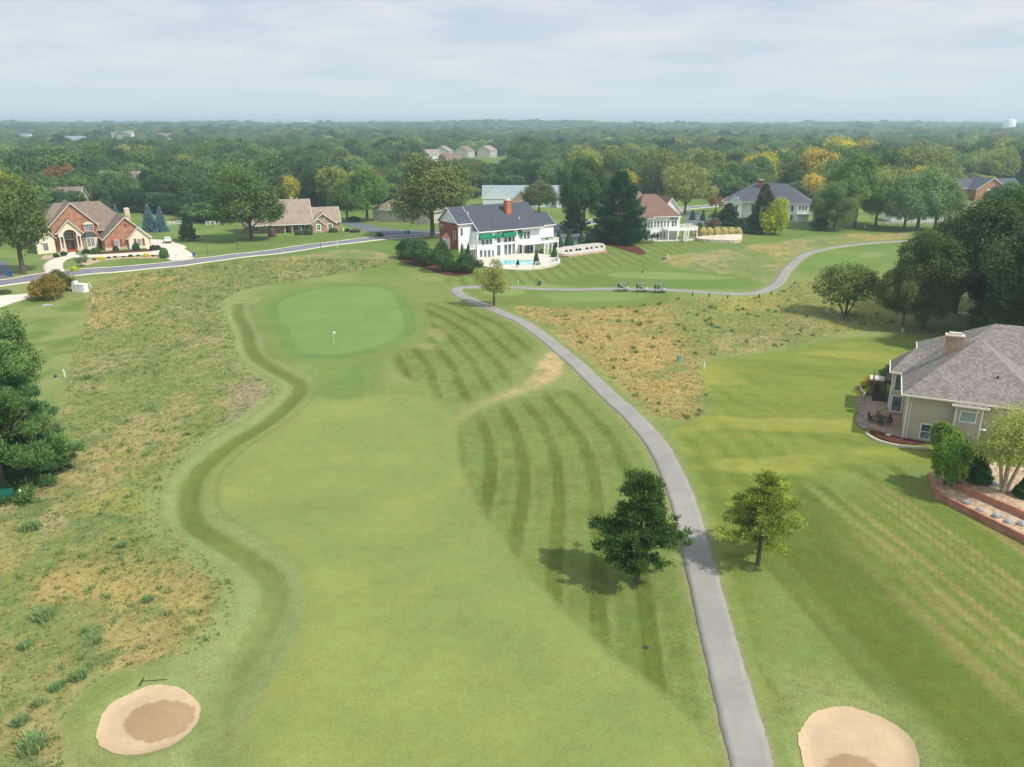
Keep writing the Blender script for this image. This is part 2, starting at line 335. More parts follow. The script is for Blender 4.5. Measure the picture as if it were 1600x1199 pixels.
M_SH_LIGHT = shingle_mat("light_grey_shingles", lin(168, 180, 188), lin(146, 158, 168))
M_SH_ROSE = shingle_mat("rose_brown_shingles", lin(146, 118, 106), lin(124, 100, 90))
M_SH_DBLUE = shingle_mat("slate_shingles", lin(104, 108, 120), lin(84, 88, 100))
M_DARKBROWN = plain("dark_brown_wood", lin(62, 40, 34), 0.6, 0.2, 4)
M_SHUTTER = plain("rust_shutter", lin(150, 76, 58), 0.6, 0.1, 4)
M_BLACK = plain("black_metal", lin(34, 36, 38), 0.5, 0.1, 4, 0.5)
M_DARKGREY = plain("dark_grey_plastic", lin(58, 60, 64), 0.5, 0.1, 4, 0.5)
M_GREENAWN = plain("green_canvas", lin(14, 122, 88), 0.75, 0.08, 2)
M_TEAL = plain("teal_plastic", lin(24, 96, 84), 0.5, 0.1, 4, 0.4)
M_BLUEBIN = plain("blue_plastic", lin(20, 92, 158), 0.45, 0.08, 4, 0.5)
M_WHITEPL = plain("white_plastic", lin(238, 240, 240), 0.4, 0.03, 4, 0.5)
M_COPPER = plain("copper", lin(214, 134, 100), 0.35, 0.1, 3, 0.5, 0.4)
def glass_mat():
    t = NT("window_glass"); c = t.mix(t.rng(t.noise(0.8, 3), 0, 1, 0.35, 0.65), lin(58, 72, 84), lin(110, 128, 136)); return t.out(c, 0.08, 0.8)
M_GLASS = glass_mat()
t = NT("stained_glass"); vz = t.n.new('ShaderNodeTexVoronoi'); vz.inputs['Scale'].default_value = 4.0; t.l.new(t.co(), vz.inputs['Vector'])
M_STAINED = t.out(t.mix(t.rng(vz.outputs['Distance'], 0, 1, 0.12, 0.25), lin(70, 62, 74), lin(150, 166, 158)), 0.15, 0.6)
def rough_mat(name, c1, c2, sc, rough=0.9, b=0.2, sc2=None):
    t = NT(name); c = t.mix(t.rng(t.noise(sc, 6, None, 0.65), 0, 1, 0.35, 0.65), c1, c2); h = t.noise(sc2 or sc * 6, 4)
    c = t.scale_col(c, t.rng(h, 0.85, 1.15, 0.3, 0.7)); t.bump(h, b, 0.03); return t.out(c, rough, 0.15)
def path_mat():
    t = NT("cart_path_asphalt"); c = t.mix(t.rng(t.noise(0.22, 6, None, .65), 0, 1, .35, .65), lin(155, 152, 147), lin(141, 139, 135))
    c = t.scale_col(c, t.rng(t.noise(14, 4, None, .7), .9, 1.1, .3, .7)); vo = t.n.new('ShaderNodeTexVoronoi'); vo.feature = 'DISTANCE_TO_EDGE'; vo.inputs['Scale'].default_value = .16
    dn = t.n.new('ShaderNodeTexNoise'); dn.inputs['Scale'].default_value = 1.5; dn.inputs['Detail'].default_value = 5; t.l.new(t.co(), dn.inputs['Vector']); ad = t.n.new('ShaderNodeVectorMath'); ad.operation = 'MULTIPLY_ADD'; t.l.new(dn.outputs['Color'], ad.inputs[0]); ad.inputs[1].default_value = (1.2, 1.2, 0); t.l.new(t.co(), ad.inputs[2]); t.l.new(ad.outputs[0], vo.inputs['Vector'])
    c = t.scale_col(c, t.rng(vo.outputs['Distance'], .90, 1.0, .0, .01)); c = t.mix(t.rng(t.noise(.9, 5), 0, .22, .55, .72), c, lin(128, 122, 108)); return t.out(c, .92, .12)
M_PATH = path_mat()
M_STREET = rough_mat("street_asphalt", lin(134, 136, 144), lin(118, 120, 130), 0.2, 0.9, 0.1, 5)
M_CONC = rough_mat("concrete", lin(222, 212, 200), lin(204, 194, 182), 0.4, 0.85, 0.1, 5)
M_DRIVE_DARK = rough_mat("driveway_asphalt", lin(112, 118, 128), lin(98, 104, 114), 0.3)
M_MULCH = rough_mat("mulch", lin(104, 62, 50), lin(74, 44, 38), 1.5, 0.95, 0.5, 9)
M_GRAVEL = rough_mat("garden_gravel", lin(206, 184, 156), lin(150, 126, 106), 1.6, 0.95, 0.6, 8)
M_PALEGRAVEL = rough_mat("pale_gravel", lin(208, 204, 196), lin(176, 170, 160), 0.8, 0.95, 0.3, 6)
M_PATIO = rough_mat("patio_concrete", lin(164, 142, 122), lin(140, 120, 104), 0.8, 0.85, 0.15, 5)
M_PAVER = brick_mat("patio_pavers", lin(146, 132, 122), lin(120, 108, 102), lin(96, 88, 82), 0.4, 0.25)
M_TIMBER = brick_mat("retaining_blocks", lin(184, 130, 108), lin(166, 114, 94), lin(130, 88, 74), 1.2, 0.22)
M_BARK = rough_mat("bark", lin(112, 96, 84), lin(80, 66, 58), 3, 0.95, 0.6, 14)
M_PALEBARK = rough_mat("pale_bark", lin(190, 172, 150), lin(150, 130, 112), 3, 0.95, 0.4, 14)
M_ROCK = rough_mat("boulder_stone", lin(176, 178, 184), lin(136, 138, 146), 2, 0.9, 0.4, 9)
def sand_mat():
    t = NT("bunker_sand"); a = t.n.new('ShaderNodeAttribute'); a.attribute_name = 'wet'
    f = t.math('ADD', a.outputs['Fac'], t.rng(t.noise(1.6, 5), -0.22, 0.22, 0.3, 0.7)); c = t.mix(t.rng(f, 0, 1, 0.36, 0.64), lin(188, 167, 138), lin(160, 135, 106))
    n = t.noise(9, 4); c = t.scale_col(c, t.rng(n, 0.94, 1.06, 0.3, 0.7)); c = t.scale_col(c, t.rng(t.noise(0.5, 3), 0.95, 1.05, 0.3, 0.7))
    m_ = t.noise(2.2, 5, None, .7); c = t.scale_col(c, t.rng(m_, .93, 1.05, .3, .7)); t.bump(t.math('ADD', n, m_), 0.3, 0.04); return t.out(c, 0.95, 0.1)
M_SAND = sand_mat()
def water_mat():
    t = NT("pool_water"); n = t.noise(3.0, 3); t.bump(n, 0.08, 0.02); return t.out(t.mix(t.rng(n, 0, 1, 0.35, 0.65), lin(120, 200, 208), lin(160, 220, 220)), 0.06, 0.5)
M_WATER = water_mat()
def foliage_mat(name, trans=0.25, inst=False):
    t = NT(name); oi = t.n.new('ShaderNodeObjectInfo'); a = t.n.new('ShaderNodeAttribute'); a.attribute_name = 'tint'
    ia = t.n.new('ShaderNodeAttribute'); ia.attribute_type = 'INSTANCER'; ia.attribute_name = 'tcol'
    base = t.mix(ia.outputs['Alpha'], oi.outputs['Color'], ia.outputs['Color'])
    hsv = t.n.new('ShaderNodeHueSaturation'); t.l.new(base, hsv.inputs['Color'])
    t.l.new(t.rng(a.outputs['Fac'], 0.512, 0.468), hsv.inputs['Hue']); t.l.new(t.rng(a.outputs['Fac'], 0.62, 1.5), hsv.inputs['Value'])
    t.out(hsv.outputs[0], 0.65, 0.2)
    tr = t.n.new('ShaderNodeBsdfTranslucent'); t.l.new(hsv.outputs[0], tr.inputs[0]); mx = t.n.new('ShaderNodeMixShader'); mx.inputs[0].default_value = trans
    t.l.new(t.b.outputs[0], mx.inputs[1]); t.l.new(tr.outputs[0], mx.inputs[2]); t.l.new(mx.outputs[0], t.n['Material Output'].inputs[0]); return t.m
M_LEAF = foliage_mat("foliage")
def ground_mat():
    t = NT("grass_ground"); a = t.n.new('ShaderNodeAttribute'); a.attribute_name = 'Col'; b = t.n.new('ShaderNodeAttribute'); b.attribute_name = 'rough_amt'
    v = t.co(); n1 = t.noise(0.9, 6, v, 0.65); n2 = t.noise(5.5, 5, v, 0.7); n3 = t.noise(0.12, 4, v)
    r1 = t.rng(n1, -1, 1, 0.32, 0.68); r2 = t.rng(n2, -1, 1, 0.3, 0.7); r3 = t.rng(n3, -1, 1, 0.3, 0.7)
    amp = t.rng(b.outputs['Fac'], 0.07, 0.22); amp2 = t.rng(b.outputs['Fac'], 0.13, 0.32)
    f = t.math('ADD', t.math('ADD', t.math('MULTIPLY', r1, amp), t.math('MULTIPLY', r2, amp2)), t.math('MULTIPLY', r3, 0.06)); f = t.math('ADD', f, t.math('ADD', t.rng(t.noise(15.0, 3, v, 0.8), 0.74, 1.26, 0.32, 0.68), t.rng(t.noise(46.0, 2, v, 0.8), -.16, .16, 0.32, 0.68)))
    c = t.scale_col(a.outputs['Color'], f); hs = t.n.new('ShaderNodeHueSaturation'); t.l.new(c, hs.inputs['Color']); t.l.new(t.rng(t.noise(0.45, 5, v), 0.485, 0.515, 0.3, 0.7), hs.inputs['Hue'])
    bm = t.n.new('ShaderNodeBump'); bm.inputs['Distance'].default_value = 0.25; t.l.new(t.rng(b.outputs['Fac'], 0.08, 0.5), bm.inputs['Strength'])
    t.l.new(t.math('ADD', n2, n1), bm.inputs['Height']); t.l.new(bm.outputs[0], t.b.inputs['Normal'])
    return t.out(hs.outputs[0], 0.9, 0.08)
M_GROUND = ground_mat()

# ------------------------------------------------------------------ ground
K = 0.84
C = dict(rough=lin(124, 142, 78, K), rough2=lin(140, 150, 92, K), fair=lin(132, 148, 84, K), fair2=lin(144, 154, 87, K), green=lin(122, 149, 83, K), collar=lin(108, 138, 74, K),
         lt=lin(122, 140, 76, K), dk=lin(97, 113, 50, K), swale=lin(104, 120, 50, K), lane=lin(138, 151, 96, K), nat=lin(130, 142, 84, K), natd=lin(104, 128, 78, K), tan=lin(164, 154, 110, K),
         orange=lin(180, 157, 100, K), soil=lin(158, 146, 120, K), lawn=lin(128, 141, 66, K), lawn2=lin(109, 127, 57, K), dry=lin(146, 138, 86, K), worn=lin(196, 170, 128, K),
         yard=lin(108, 132, 66, K), forest=lin(58, 70, 38, K), field=lin(166, 166, 118, K), yel=lin(164, 162, 80, K))
# forest edge: how far (along y) the woods begin, by direction u of the photo
EDGE_U = [-900, -400, 0, 60, 150, 230, 300, 345, 440, 530, 600, 660, 745, 760, 900, 915, 1000, 1060, 1130, 1250, 1275, 1480, 1500, 1600, 2000, 2500]
EDGE_V = [352, 352, 345, 336, 330, 334, 350, 345, 322, 330, 318, 312, 310, 299, 299, 312, 305, 311, 311, 308, 330, 318, 294, 290, 300, 330]
EDGE_T = [(u - 800) / F * math.cos(PITCH) for u in EDGE_U]      # roughly x / y
EDGE_Y = [flat_at(800, v)[1] for v in EDGE_V]
def wood_edge(x, y): return np.interp(x / np.maximum(y, 1), EDGE_T, EDGE_Y)
def sector(x, y, u0, u1, y0, y1):
    t = x / np.maximum(y, 1) * F / math.cos(PITCH) * 1.0 + 800
    return (t > u0) & (t < u1) & (y > y0) & (y < y1)
def build_ground():
    yn = [-400, -200, -90, -40, -10, 8, 18, 25]; y = 28.0
    while y < 9000:
        yn.append(y); y += max(0.16, 0.0052 * (y - 28) + 0.16) if y < 420 else 0.03 * y
    ys = np.array(yn); s = np.linspace(-1, 1, 560); s = np.sign(s) * (0.75 * np.abs(s) + 0.25 * np.abs(s) ** 3)
    half = 75 + 0.92 * np.maximum(ys, 0); X = s[None, :] * half[:, None]; Y = np.repeat(ys[:, None], len(s), 1)
    Z = terrain(X, Y); V = np.stack([X, Y, Z], -1).reshape(-1, 3)
    ny, nx = X.shape; i = np.arange(ny * nx).reshape(ny, nx); Fq = np.stack([i[:-1, :-1], i[:-1, 1:], i[1:, 1:], i[1:, :-1]], -1).reshape(-1, 4)
    m = mesh_np("ground", V, Fq, smooth=True); X = V[:, 0].astype(float); Y = V[:, 1].astype(float)
    col = np.zeros((len(V), 3)); rg = np.zeros(len(V))
    def lay(mask, c, r=None):
        nonlocal col, rg
        c = np.asarray(c); col = col * (1 - mask[:, None]) + c * mask[:, None]
        if r is not None: rg = rg * (1 - mask) + r * mask
    def blend(a, b, f): return np.asarray(C[a]) * (1 - f[:, None]) + np.asarray(C[b]) * f[:, None]
    n1 = fbm(X / 16, Y / 16, 40, 4); n2 = fbm(X / 5, Y / 5, 50, 4); n3 = fbm(X / 1.6, Y / 2.2, 60, 3)
    one = np.ones(len(V))
    lay(one, blend('rough', 'rough2', sst(.35, .65, n1)), 0.35)
    # yards beyond the street, then woodland floor
    d_st, s_st = seg_dist(X, Y, STREET); lay(sst(180, 215, Y) * one, blend('yard', 'rough', sst(.4, .7, n1)), 0.2)
    cd, cs = seg_dist(X, Y, CART); near = Y < 420
    # cart path strip
    side = np.where(cs > 0, 1, -1) * cd
    # native areas
    def native(P, w, mixo, seed, warm):
        msk = soft(X, Y, P, w); a = fbm(X / 9, Y / 13, seed, 4); b = fbm(X / 2.2, Y / 3, seed + 7, 3); c = fbm(X / 20, Y / 26, seed + 3, 3)
        k = blend('nat', 'tan', sst(.47, .72, a * .6 + b * .4)); k = k * (1 - (sst(.52, .68, c * .75 + b * .25) * mixo)[:, None]) + np.asarray(C[warm]) * (sst(.52, .68, c * .75 + b * .25) * mixo)[:, None]
        g = sst(.60, .70, fbm(X / 1.7, Y / 1.7, seed + 11, 3)); k = k * (1 - .7 * g[:, None]) + np.asarray(C['natd']) * .7 * g[:, None]
        lay(msk, k, 1.0); return msk
    native(NATIVE_L, 0.8, 0.5, 100, 'orange')
    for P in (pts([(150, 435), (300, 415), (340, 430), (250, 470), (170, 520), (130, 560), (128, 500)]), pts([(-60, 860), (150, 870), (260, 890), (350, 930), (240, 960), (120, 1010), (-60, 1000)])):
        lay(soft(X, Y, P, 5) * sst(.40, .62, n2) * .75, C['orange'], 1.0)
    lay(soft(X, Y, pts([(150, 680), (250, 690), (235, 780), (200, 840), (60, 830), (100, 760)]), 4) * sst(.4, .6, n2) * .6, C['yel'])
    native(NATIVE_R, 0.9, 0.9, 130, 'orange'); native(NATIVE_B, 0.9, 0.6, 160, 'orange')
    for P in (pts([(850, 490), (960, 480), (1040, 480), (1060, 520), (1100, 600), (1100, 650), (1030, 645), (950, 590), (870, 520)]),):
        lay(soft(X, Y, P, 5) * sst(.15, .5, n2) * .9, C['orange'], 1.0)
    lay(soft(X, Y, pts([(1120, 470), (1240, 445), (1420, 440), (1420, 490), (1200, 535), (1100, 545)]), 6) * sst(.40, .6, n1) * .7, C['yel'], .8)
    lay(soft(X, Y, DRYSOIL, 1.2) * sst(.3, .55, n3) * .9, C['soil'], 1.0)
    # lawns on the right
    msk = soft(X, Y, LAWN_R, 1.2); s1 = 0.5 + 0.5 * np.sin((side + 0.8 * n1 * 3) * 2 * np.pi / 3.2)
    s2 = sst(.3, .7, vnoise((X * .30 + Y + 3 * n1) / 1.5, X / 60, 91)) * .8; lay(msk, blend('lawn', 'lawn2', np.clip(.95 * s1 * sst(34, 6, cd) + 1.1 * (s2 - .35) + .5 * (n2 - .5), 0, 1)), 0.3); lay(msk * sst(.5, .68, fbm(X / 14, Y / 6, 95, 3)) * .55, C['yel'], .3)
    sd = X + 0.17 * Y + 1.5 * (fbm(Y / 30, X / 9, 77, 2) - .5); st = np.clip(sst(.42, .58, vnoise(sd / 1.15, Y * 0 + 3.3, 5)) * 1.0 + .35 * (vnoise(sd / .35, Y / 30, 6) - .5), 0, 1); msk = soft(X, Y, LAWN_LOW, 2.0)
    lay(msk, blend('lt', 'dk', st), 0.3)
    msk = soft(X, Y, LAWN_DRY, 3.0); lay(msk * .95, blend('dry', 'lawn2', sst(.30, .70, .65 * vnoise(sd / .62, Y / 60, 15) + .2 * n3 + .15 * n2)), .5)
    msk = soft(X, Y, pts([(1205, 1050), (1300, 1050), (1420, 1110), (1480, 1180), (1470, 1330), (1190, 1330)]), 1.5); lay(msk * (.45 + .5 * n3), C['rough2'], .8)
    lay(soft(X, Y, pts([(1255, 905), (1290, 900), (1480, 1060), (1600, 1170), (1580, 1190), (1420, 1070)]), .5) * .45, C['swale'])
    # left lawn beyond the street corner
    lay(soft(X, Y, LAWN_LEFT, 1.2), blend('yard', 'rough2', sst(.3, .7, n2)), 0.3)
    # striped rough between fairway and cart path
    for P in (STRIPE_A, STRIPE_B):
        msk = soft(X, Y, P, .7); per = 3.6
        ph = (cd + 0.9 * (n1 - .5)) * 2 * np.pi / per; st = sst(-.35, .35, np.sin(ph)) ; lay(msk, blend('lt', 'dk', np.clip(st * .75 + .9 * (n2 - .5) + .7 * (n3 - .5) + .1, 0, 1)), .5); lay(msk * sst(.80, .97, np.cos(ph - .35)) * (.25 + .5 * n3), C['rough2'], .5); lay(msk * sst(.86, .97, np.cos(2 * ph + 1.9)) * .22, C['lawn2'], .5)
    lay(soft(X, Y, pts([(590, 575), (620, 545), (680, 550), (700, 520), (655, 500), (650, 530), (600, 560)]), 1.5) * sst(.4, .6, n2) * .6, C['tan'], .6)
    lay(np.where(cs > 0, 1, 1) * sst(2.6, 1.9, cd) * near, blend('rough2', 'lt', n2), .3)
    lay(sst(1.55, 1.25, cd) * near * (.5 + .5 * n3), C['soil'], .5)
    # light mown lane outside the swale, the swale, fairway, approach, greens
    d_sw, s_sw = seg_dist(X, Y, SWALE); lay(sst(4.6, 3.4, d_sw) * (Y < 175), C['lane'], .3)
    lay(soft(X, Y, FAIRWAY, .5), blend('fair', 'fair2', sst(.35, .68, n1 * .7 + n2 * .3)), 0.05)
    lay(sst(3.05, 2.8, d_sw) * sst(2.3, 2.5, d_sw) * .3 * sst(52, 66, Y) * (Y < 175), C['dk'], .3); lay(sst(1.35, .75, d_sw) * (Y < 175) * .9 * (.30 + .55 * sst(45, 66, Y)), blend('swale', 'dk', sst(.3, .6, n2)), .25)
    lay(soft(X, Y, APPROACH, 1.6), blend('collar', 'lt', .35 + .6 * sst(.3, .7, vnoise((X + .12 * Y) / 1.9, Y / 60, 8))), .15)
    d_g, _ = seg_dist(X, Y, GREEN, True); ins = inside(X, Y, GREEN); dg = np.where(ins, -d_g, d_g)
    lay(sst(5.2, 4.6, dg) * sst(2.2, 2.8, dg), C['lt'], .1); lay(sst(2.7, 2.0, dg) * (.55 + .4 * n1), C['collar'], .1); lay(sst(.25, -.25, dg), blend('green', 'lt', .35 * n1), 0.0)
    # worn cart crossing
    lay(soft(X, Y, chaikin(pts([(815, 545), (890, 545), (905, 585), (870, 610), (760, 640), (715, 665), (715, 630), (800, 600)])), 2.0) * .7, C['rough2'], .5)
    lay(soft(X, Y, WORN, .9) * (.35 + .65 * sst(.35, .6, n3)) * sst(-15, 10, X - 2), C['worn'], .4)
    # mown surroundings of the far greens and tees
    lay(soft(X, Y, pts([(725, 452), (880, 452), (1040, 458), (1050, 476), (1000, 482), (860, 480), (790, 476), (740, 464)]), 1.2), blend('lawn2', 'lt', n2), .2)
    xr = X * .8 + Y * .12; st = sst(-.6, .0, np.sin(xr * 2 * np.pi / 2.7)); lay(soft(X, Y, LAWN_POOL, 2), blend('dk', 'lt', np.clip(.35 + .65 * st, 0, 1)), .25)
    lay(soft(X, Y, GREEN_B2, 2), blend('collar', 'lawn2', n1), .1); lay(soft(X, Y, GREEN_B, .8), blend('green', 'lane', .5 * n1 + .2), 0)
    lay(soft(X, Y, TEE_A, .6), blend('green', 'fair', .4 * n1 + .2), 0); lay(soft(X, Y, TEE_B, .5), blend('green', 'fair2', .4 + .2 * n1), 0)
    lay(soft(X, Y, APRON_C, 2), blend('collar', 'lt', n1), .1); lay(soft(X, Y, TEE_C, .6), C['lane'], 0)
    for B in (BUNKER_L, BUNKER_R): lay(soft(X, Y, B, 1.2) * .8, C['lane'], .3)
    e = wood_edge(X, Y); fm = sst(-6, 6, Y - e) * (Y > 150); fm *= 1 - sector(X, Y, 790, 905, 1020, 1420); lay(fm, C['forest'], .8)
    lay(sector(X, Y, 790, 905, 1020, 1420) * one, blend('field', 'lane', sst(.4, .6, fbm(X / 60, Y / 60, 5))), .1)
    lay(sector(X, Y, 650, 810, 560, 1000) * one, C['yard'], .3)
    a = m.attributes.new('Col', 'FLOAT_COLOR', 'POINT'); a.data.foreach_set('color', np.hstack([np.clip(col, 0, 1), np.ones((len(V), 1))]).astype(np.float32).ravel())
    a = m.attributes.new('rough_amt', 'FLOAT', 'POINT'); a.data.foreach_set('value', rg.astype(np.float32))
    return link("ground", m, M_GROUND)
tag(build_ground(), "rolling mown and unmown golf course grass", None, None, 'structure')

# ------------------------------------------------------------------ sheets lying on the ground
def strip(name, P, half, m, lift=0.05, kind='structure', label=None, step=1.0, kerb=0.0):
    P = np.asarray(P); L = np.r_[0, np.cumsum(np.hypot(*np.diff(P, axis=0).T))]; s = np.arange(0, L[-1], step)
    Q = np.stack([np.interp(s, L, P[:, 0]), np.interp(s, L, P[:, 1])], 1); D = np.gradient(Q, axis=0); D /= np.hypot(D[:, 0], D[:, 1])[:, None] + 1e-9; Nn = np.stack([-D[:, 1], D[:, 0]], 1)
    hw = (half(s) if callable(half) else np.full(len(s), half)) ; offs = np.linspace(-1, 1, 7); V = []
    wob = 0.09 * (vnoise(s / 1.1, s * 0, 3) - .5) + .08 * (vnoise(s / .4 + 50, s * 0, 5) - .5)
    for k, o in enumerate(offs):
        w = hw * o + (wob * np.sign(o) if abs(o) > .99 else 0); q = Q + Nn * w[:, None]; V.append(np.c_[q, terrain(q[:, 0], q[:, 1]) + lift])
    A = np.stack(V, 1); n, k = A.shape[:2]
    lo = A[:, [0, -1]].copy(); lo[:, :, 2] -= lift + 0.3; A = np.concatenate([lo[:, :1], A, lo[:, 1:]], 1); k += 2
    i = np.arange(n * k).reshape(n, k); Fq = np.stack([i[:-1, :-1], i[:-1, 1:], i[1:, 1:], i[1:, :-1]], -1).reshape(-1, 4)
    Fq = Fq[:, ::-1]
    return tag(link(name, mesh_np(name, A.reshape(-1, 3), Fq), m), label, None, None, kind)
def sheet(name, P, m, lift=0.05, z=None, step=0.6, wet=None, wetw=0.6):
    """filled outline following the ground (or level at z), with a skirt"""
    from mathutils.geometry import delaunay_2d_cdt
    P = np.asarray(P); L = np.r_[0, np.cumsum(np.hypot(*np.diff(np.vstack([P, P[:1]]), axis=0).T))]; s = np.arange(0, L[-1], step); PP = np.vstack([P, P[:1]])
    B = np.stack([np.interp(s, L, PP[:, 0]), np.interp(s, L, PP[:, 1])], 1); nb = len(B)
    x0, y0 = P.min(0); x1, y1 = P.max(0); gx, gy = np.meshgrid(np.arange(x0, x1, step), np.arange(y0, y1, step)); gx, gy = gx.ravel(), gy.ravel()
    ok = inside(gx, gy, B); gx, gy = gx[ok], gy[ok]; d, _ = seg_dist(gx, gy, B, True); gx, gy = gx[d > step * .4], gy[d > step * .4]
    A = [Vector(p) for p in B] + [Vector((a, b)) for a, b in zip(gx, gy)]
    r = delaunay_2d_cdt(A, [(i, (i + 1) % nb) for i in range(nb)], [list(range(nb))], 1, 1e-5); vs = np.array([tuple(p) for p in r[0]])
    zz_ = (terrain(vs[:, 0], vs[:, 1]) + lift) if z is None else np.full(len(vs), z); V = [(a, b, c) for (a, b), c in zip(vs, zz_)]; Fs = [tuple(f) for f in r[2]]
    b0 = len(V); zt = (terrain(B[:, 0], B[:, 1]) + lift) if z is None else np.full(nb, z); zb = terrain(B[:, 0], B[:, 1]) - 0.15
    V += [(a, b, c) for (a, b), c in zip(B, zt)] + [(a, b, c) for (a, b), c in zip(B, zb)]
    Fs += [(b0 + i, b0 + nb + i, b0 + nb + (i + 1) % nb, b0 + (i + 1) % nb) for i in range(nb)]
    me = bpy.data.meshes.new(name); me.from_pydata(V, [], Fs); me.update()
    if wet is not None:
        a = me.attributes.new('wet', 'FLOAT', 'POINT'); Va = np.array(V); a.data.foreach_set('value', soft(Va[:, 0], Va[:, 1], wet, wetw).astype(np.float32))
    return link(name, me, m)
tag(strip("cart_path", CART, 1.25, M_PATH, 0.06, step=0.4), "pale grey cart path winding through the course", None, None, 'structure')
tag(strip("street", STREET, 3.9, M_STREET, 0.10, step=2.0), "grey asphalt residential street", None, None, 'structure')
def offset(P, d):
    D = np.gradient(P, axis=0); D /= np.hypot(D[:, 0], D[:, 1])[:, None] + 1e-9; return P + np.stack([-D[:, 1], D[:, 0]], 1) * d
for sgn in (1, -1): tag(strip("kerb", offset(STREET, sgn * 4.05), 0.15, M_CONC, 0.2, step=2.0), "pale concrete kerb along the street", None, None, 'structure')
tag(strip("side_street", chaikin(pts([(1440, 330), (1480, 324), (1510, 321), (1560, 318), (1640, 315)]), False), 4.0, M_STREET, 0.10, step=2.0), "grey street in front of the far right brick house", None, None, 'structure')
tag(sheet("bunker_sand", ragged(BUNKER_L), M_SAND, 0.06, step=0.16, wet=WET_L), "oval sand bunker with damp darker middle, lower left", None, None, 'structure')
tag(sheet("bunker_sand", ragged(BUNKER_R), M_SAND, 0.06, step=0.16, wet=WET_R), "rounded sand bunker beside the cart path, lower right", None, None, 'structure')
def ground_sheet(name, l, m, label, lift=0.07, sm=1, step=1.0):
    return tag(sheet(name, chaikin(pts(l), True, sm) if sm else pts(l), m, lift, step=step), label, None, None, 'structure')
ground_sheet("driveway", [(229, 375), (250, 375.5), (264, 376), (292, 387), (288, 389.5), (306, 399.5), (300, 403), (268, 406), (254, 401), (240, 396), (229, 391)], M_CONC, "pale concrete driveway of the left brick house", 0.09, 0)
tag(strip("driveway", chaikin(pts([(86, 429), (82, 417), (92, 408), (112, 403), (132, 403), (160, 402), (200, 399), (232, 397), (250, 396)]), False), 2.2, M_CONC, 0.12), "curved pale concrete drive in front of the left brick house", None, None, 'structure')
ground_sheet("walkway", [(103, 404), (121, 404), (118, 396), (113, 392), (106, 392), (108, 397)], M_CONC, "short walk to the front door of the brick house", 0.15, 0)
ground_sheet("garden_bed", [(123, 414), (130, 408), (165, 405), (240, 400), (256, 402), (250, 404), (200, 404), (165, 408), (148, 413), (132, 418)], M_GRAVEL, "pale gravel bed with a row of clipped shrubs", 0.10)
ground_sheet("mulch_bed", [(138, 398), (165, 396), (200, 394), (245, 391), (248, 394), (200, 397), (150, 400)], M_MULCH, "brown mulch bed along the brick house wall", 0.10)
ground_sheet("mulch_bed", [(62, 402), (90, 398), (104, 394), (106, 397), (90, 403), (68, 410)], M_GRAVEL, "stony bed left of the entrance walk", 0.10)
ground_sheet("driveway", [(528, 348), (545, 345), (575, 351), (605, 357), (645, 361), (690, 359), (700, 366), (640, 370), (600, 373), (590, 366), (560, 358)], M_DRIVE_DARK, "dark asphalt driveway of the tan roofed house", 0.06, 1, 1.5)
ground_sheet("driveway", [(855, 387), (905, 388), (918, 372), (905, 358), (862, 358)], M_DRIVE_DARK, "dark asphalt parking area beside the pool house", 0.13, 0, 1.5)
ground_sheet("driveway", [(1070, 352), (1110, 352), (1105, 340), (1090, 331), (1070, 330)], M_DRIVE_DARK, "dark driveway right of the rose roofed house", 0.07, 0, 1.5)
ground_sheet("driveway", [(-60, 470), (0, 464), (30, 463), (55, 459), (60, 464), (30, 472), (0, 482), (-60, 500)], M_CONC, "pale concrete drive at the left edge", 0.07, 1)
ground_sheet("driveway", [(-60, 425), (0, 408), (14, 414), (20, 433), (-60, 446)], M_DRIVE_DARK, "dark driveway behind the big tree at the left edge", 0.07, 0)
ground_sheet("mulch_bed", [(618, 402), (650, 402), (690, 408), (735, 420), (742, 430), (700, 432), (660, 418), (625, 410)], M_MULCH, "reddish mulch under the evergreen hedge", 0.06)
ground_sheet("mulch_bed", [(915, 366), (945, 372), (975, 378), (1000, 386), (1012, 398), (996, 398), (960, 386), (920, 376)], M_MULCH, "reddish mulch bank under the big pine", 0.06)

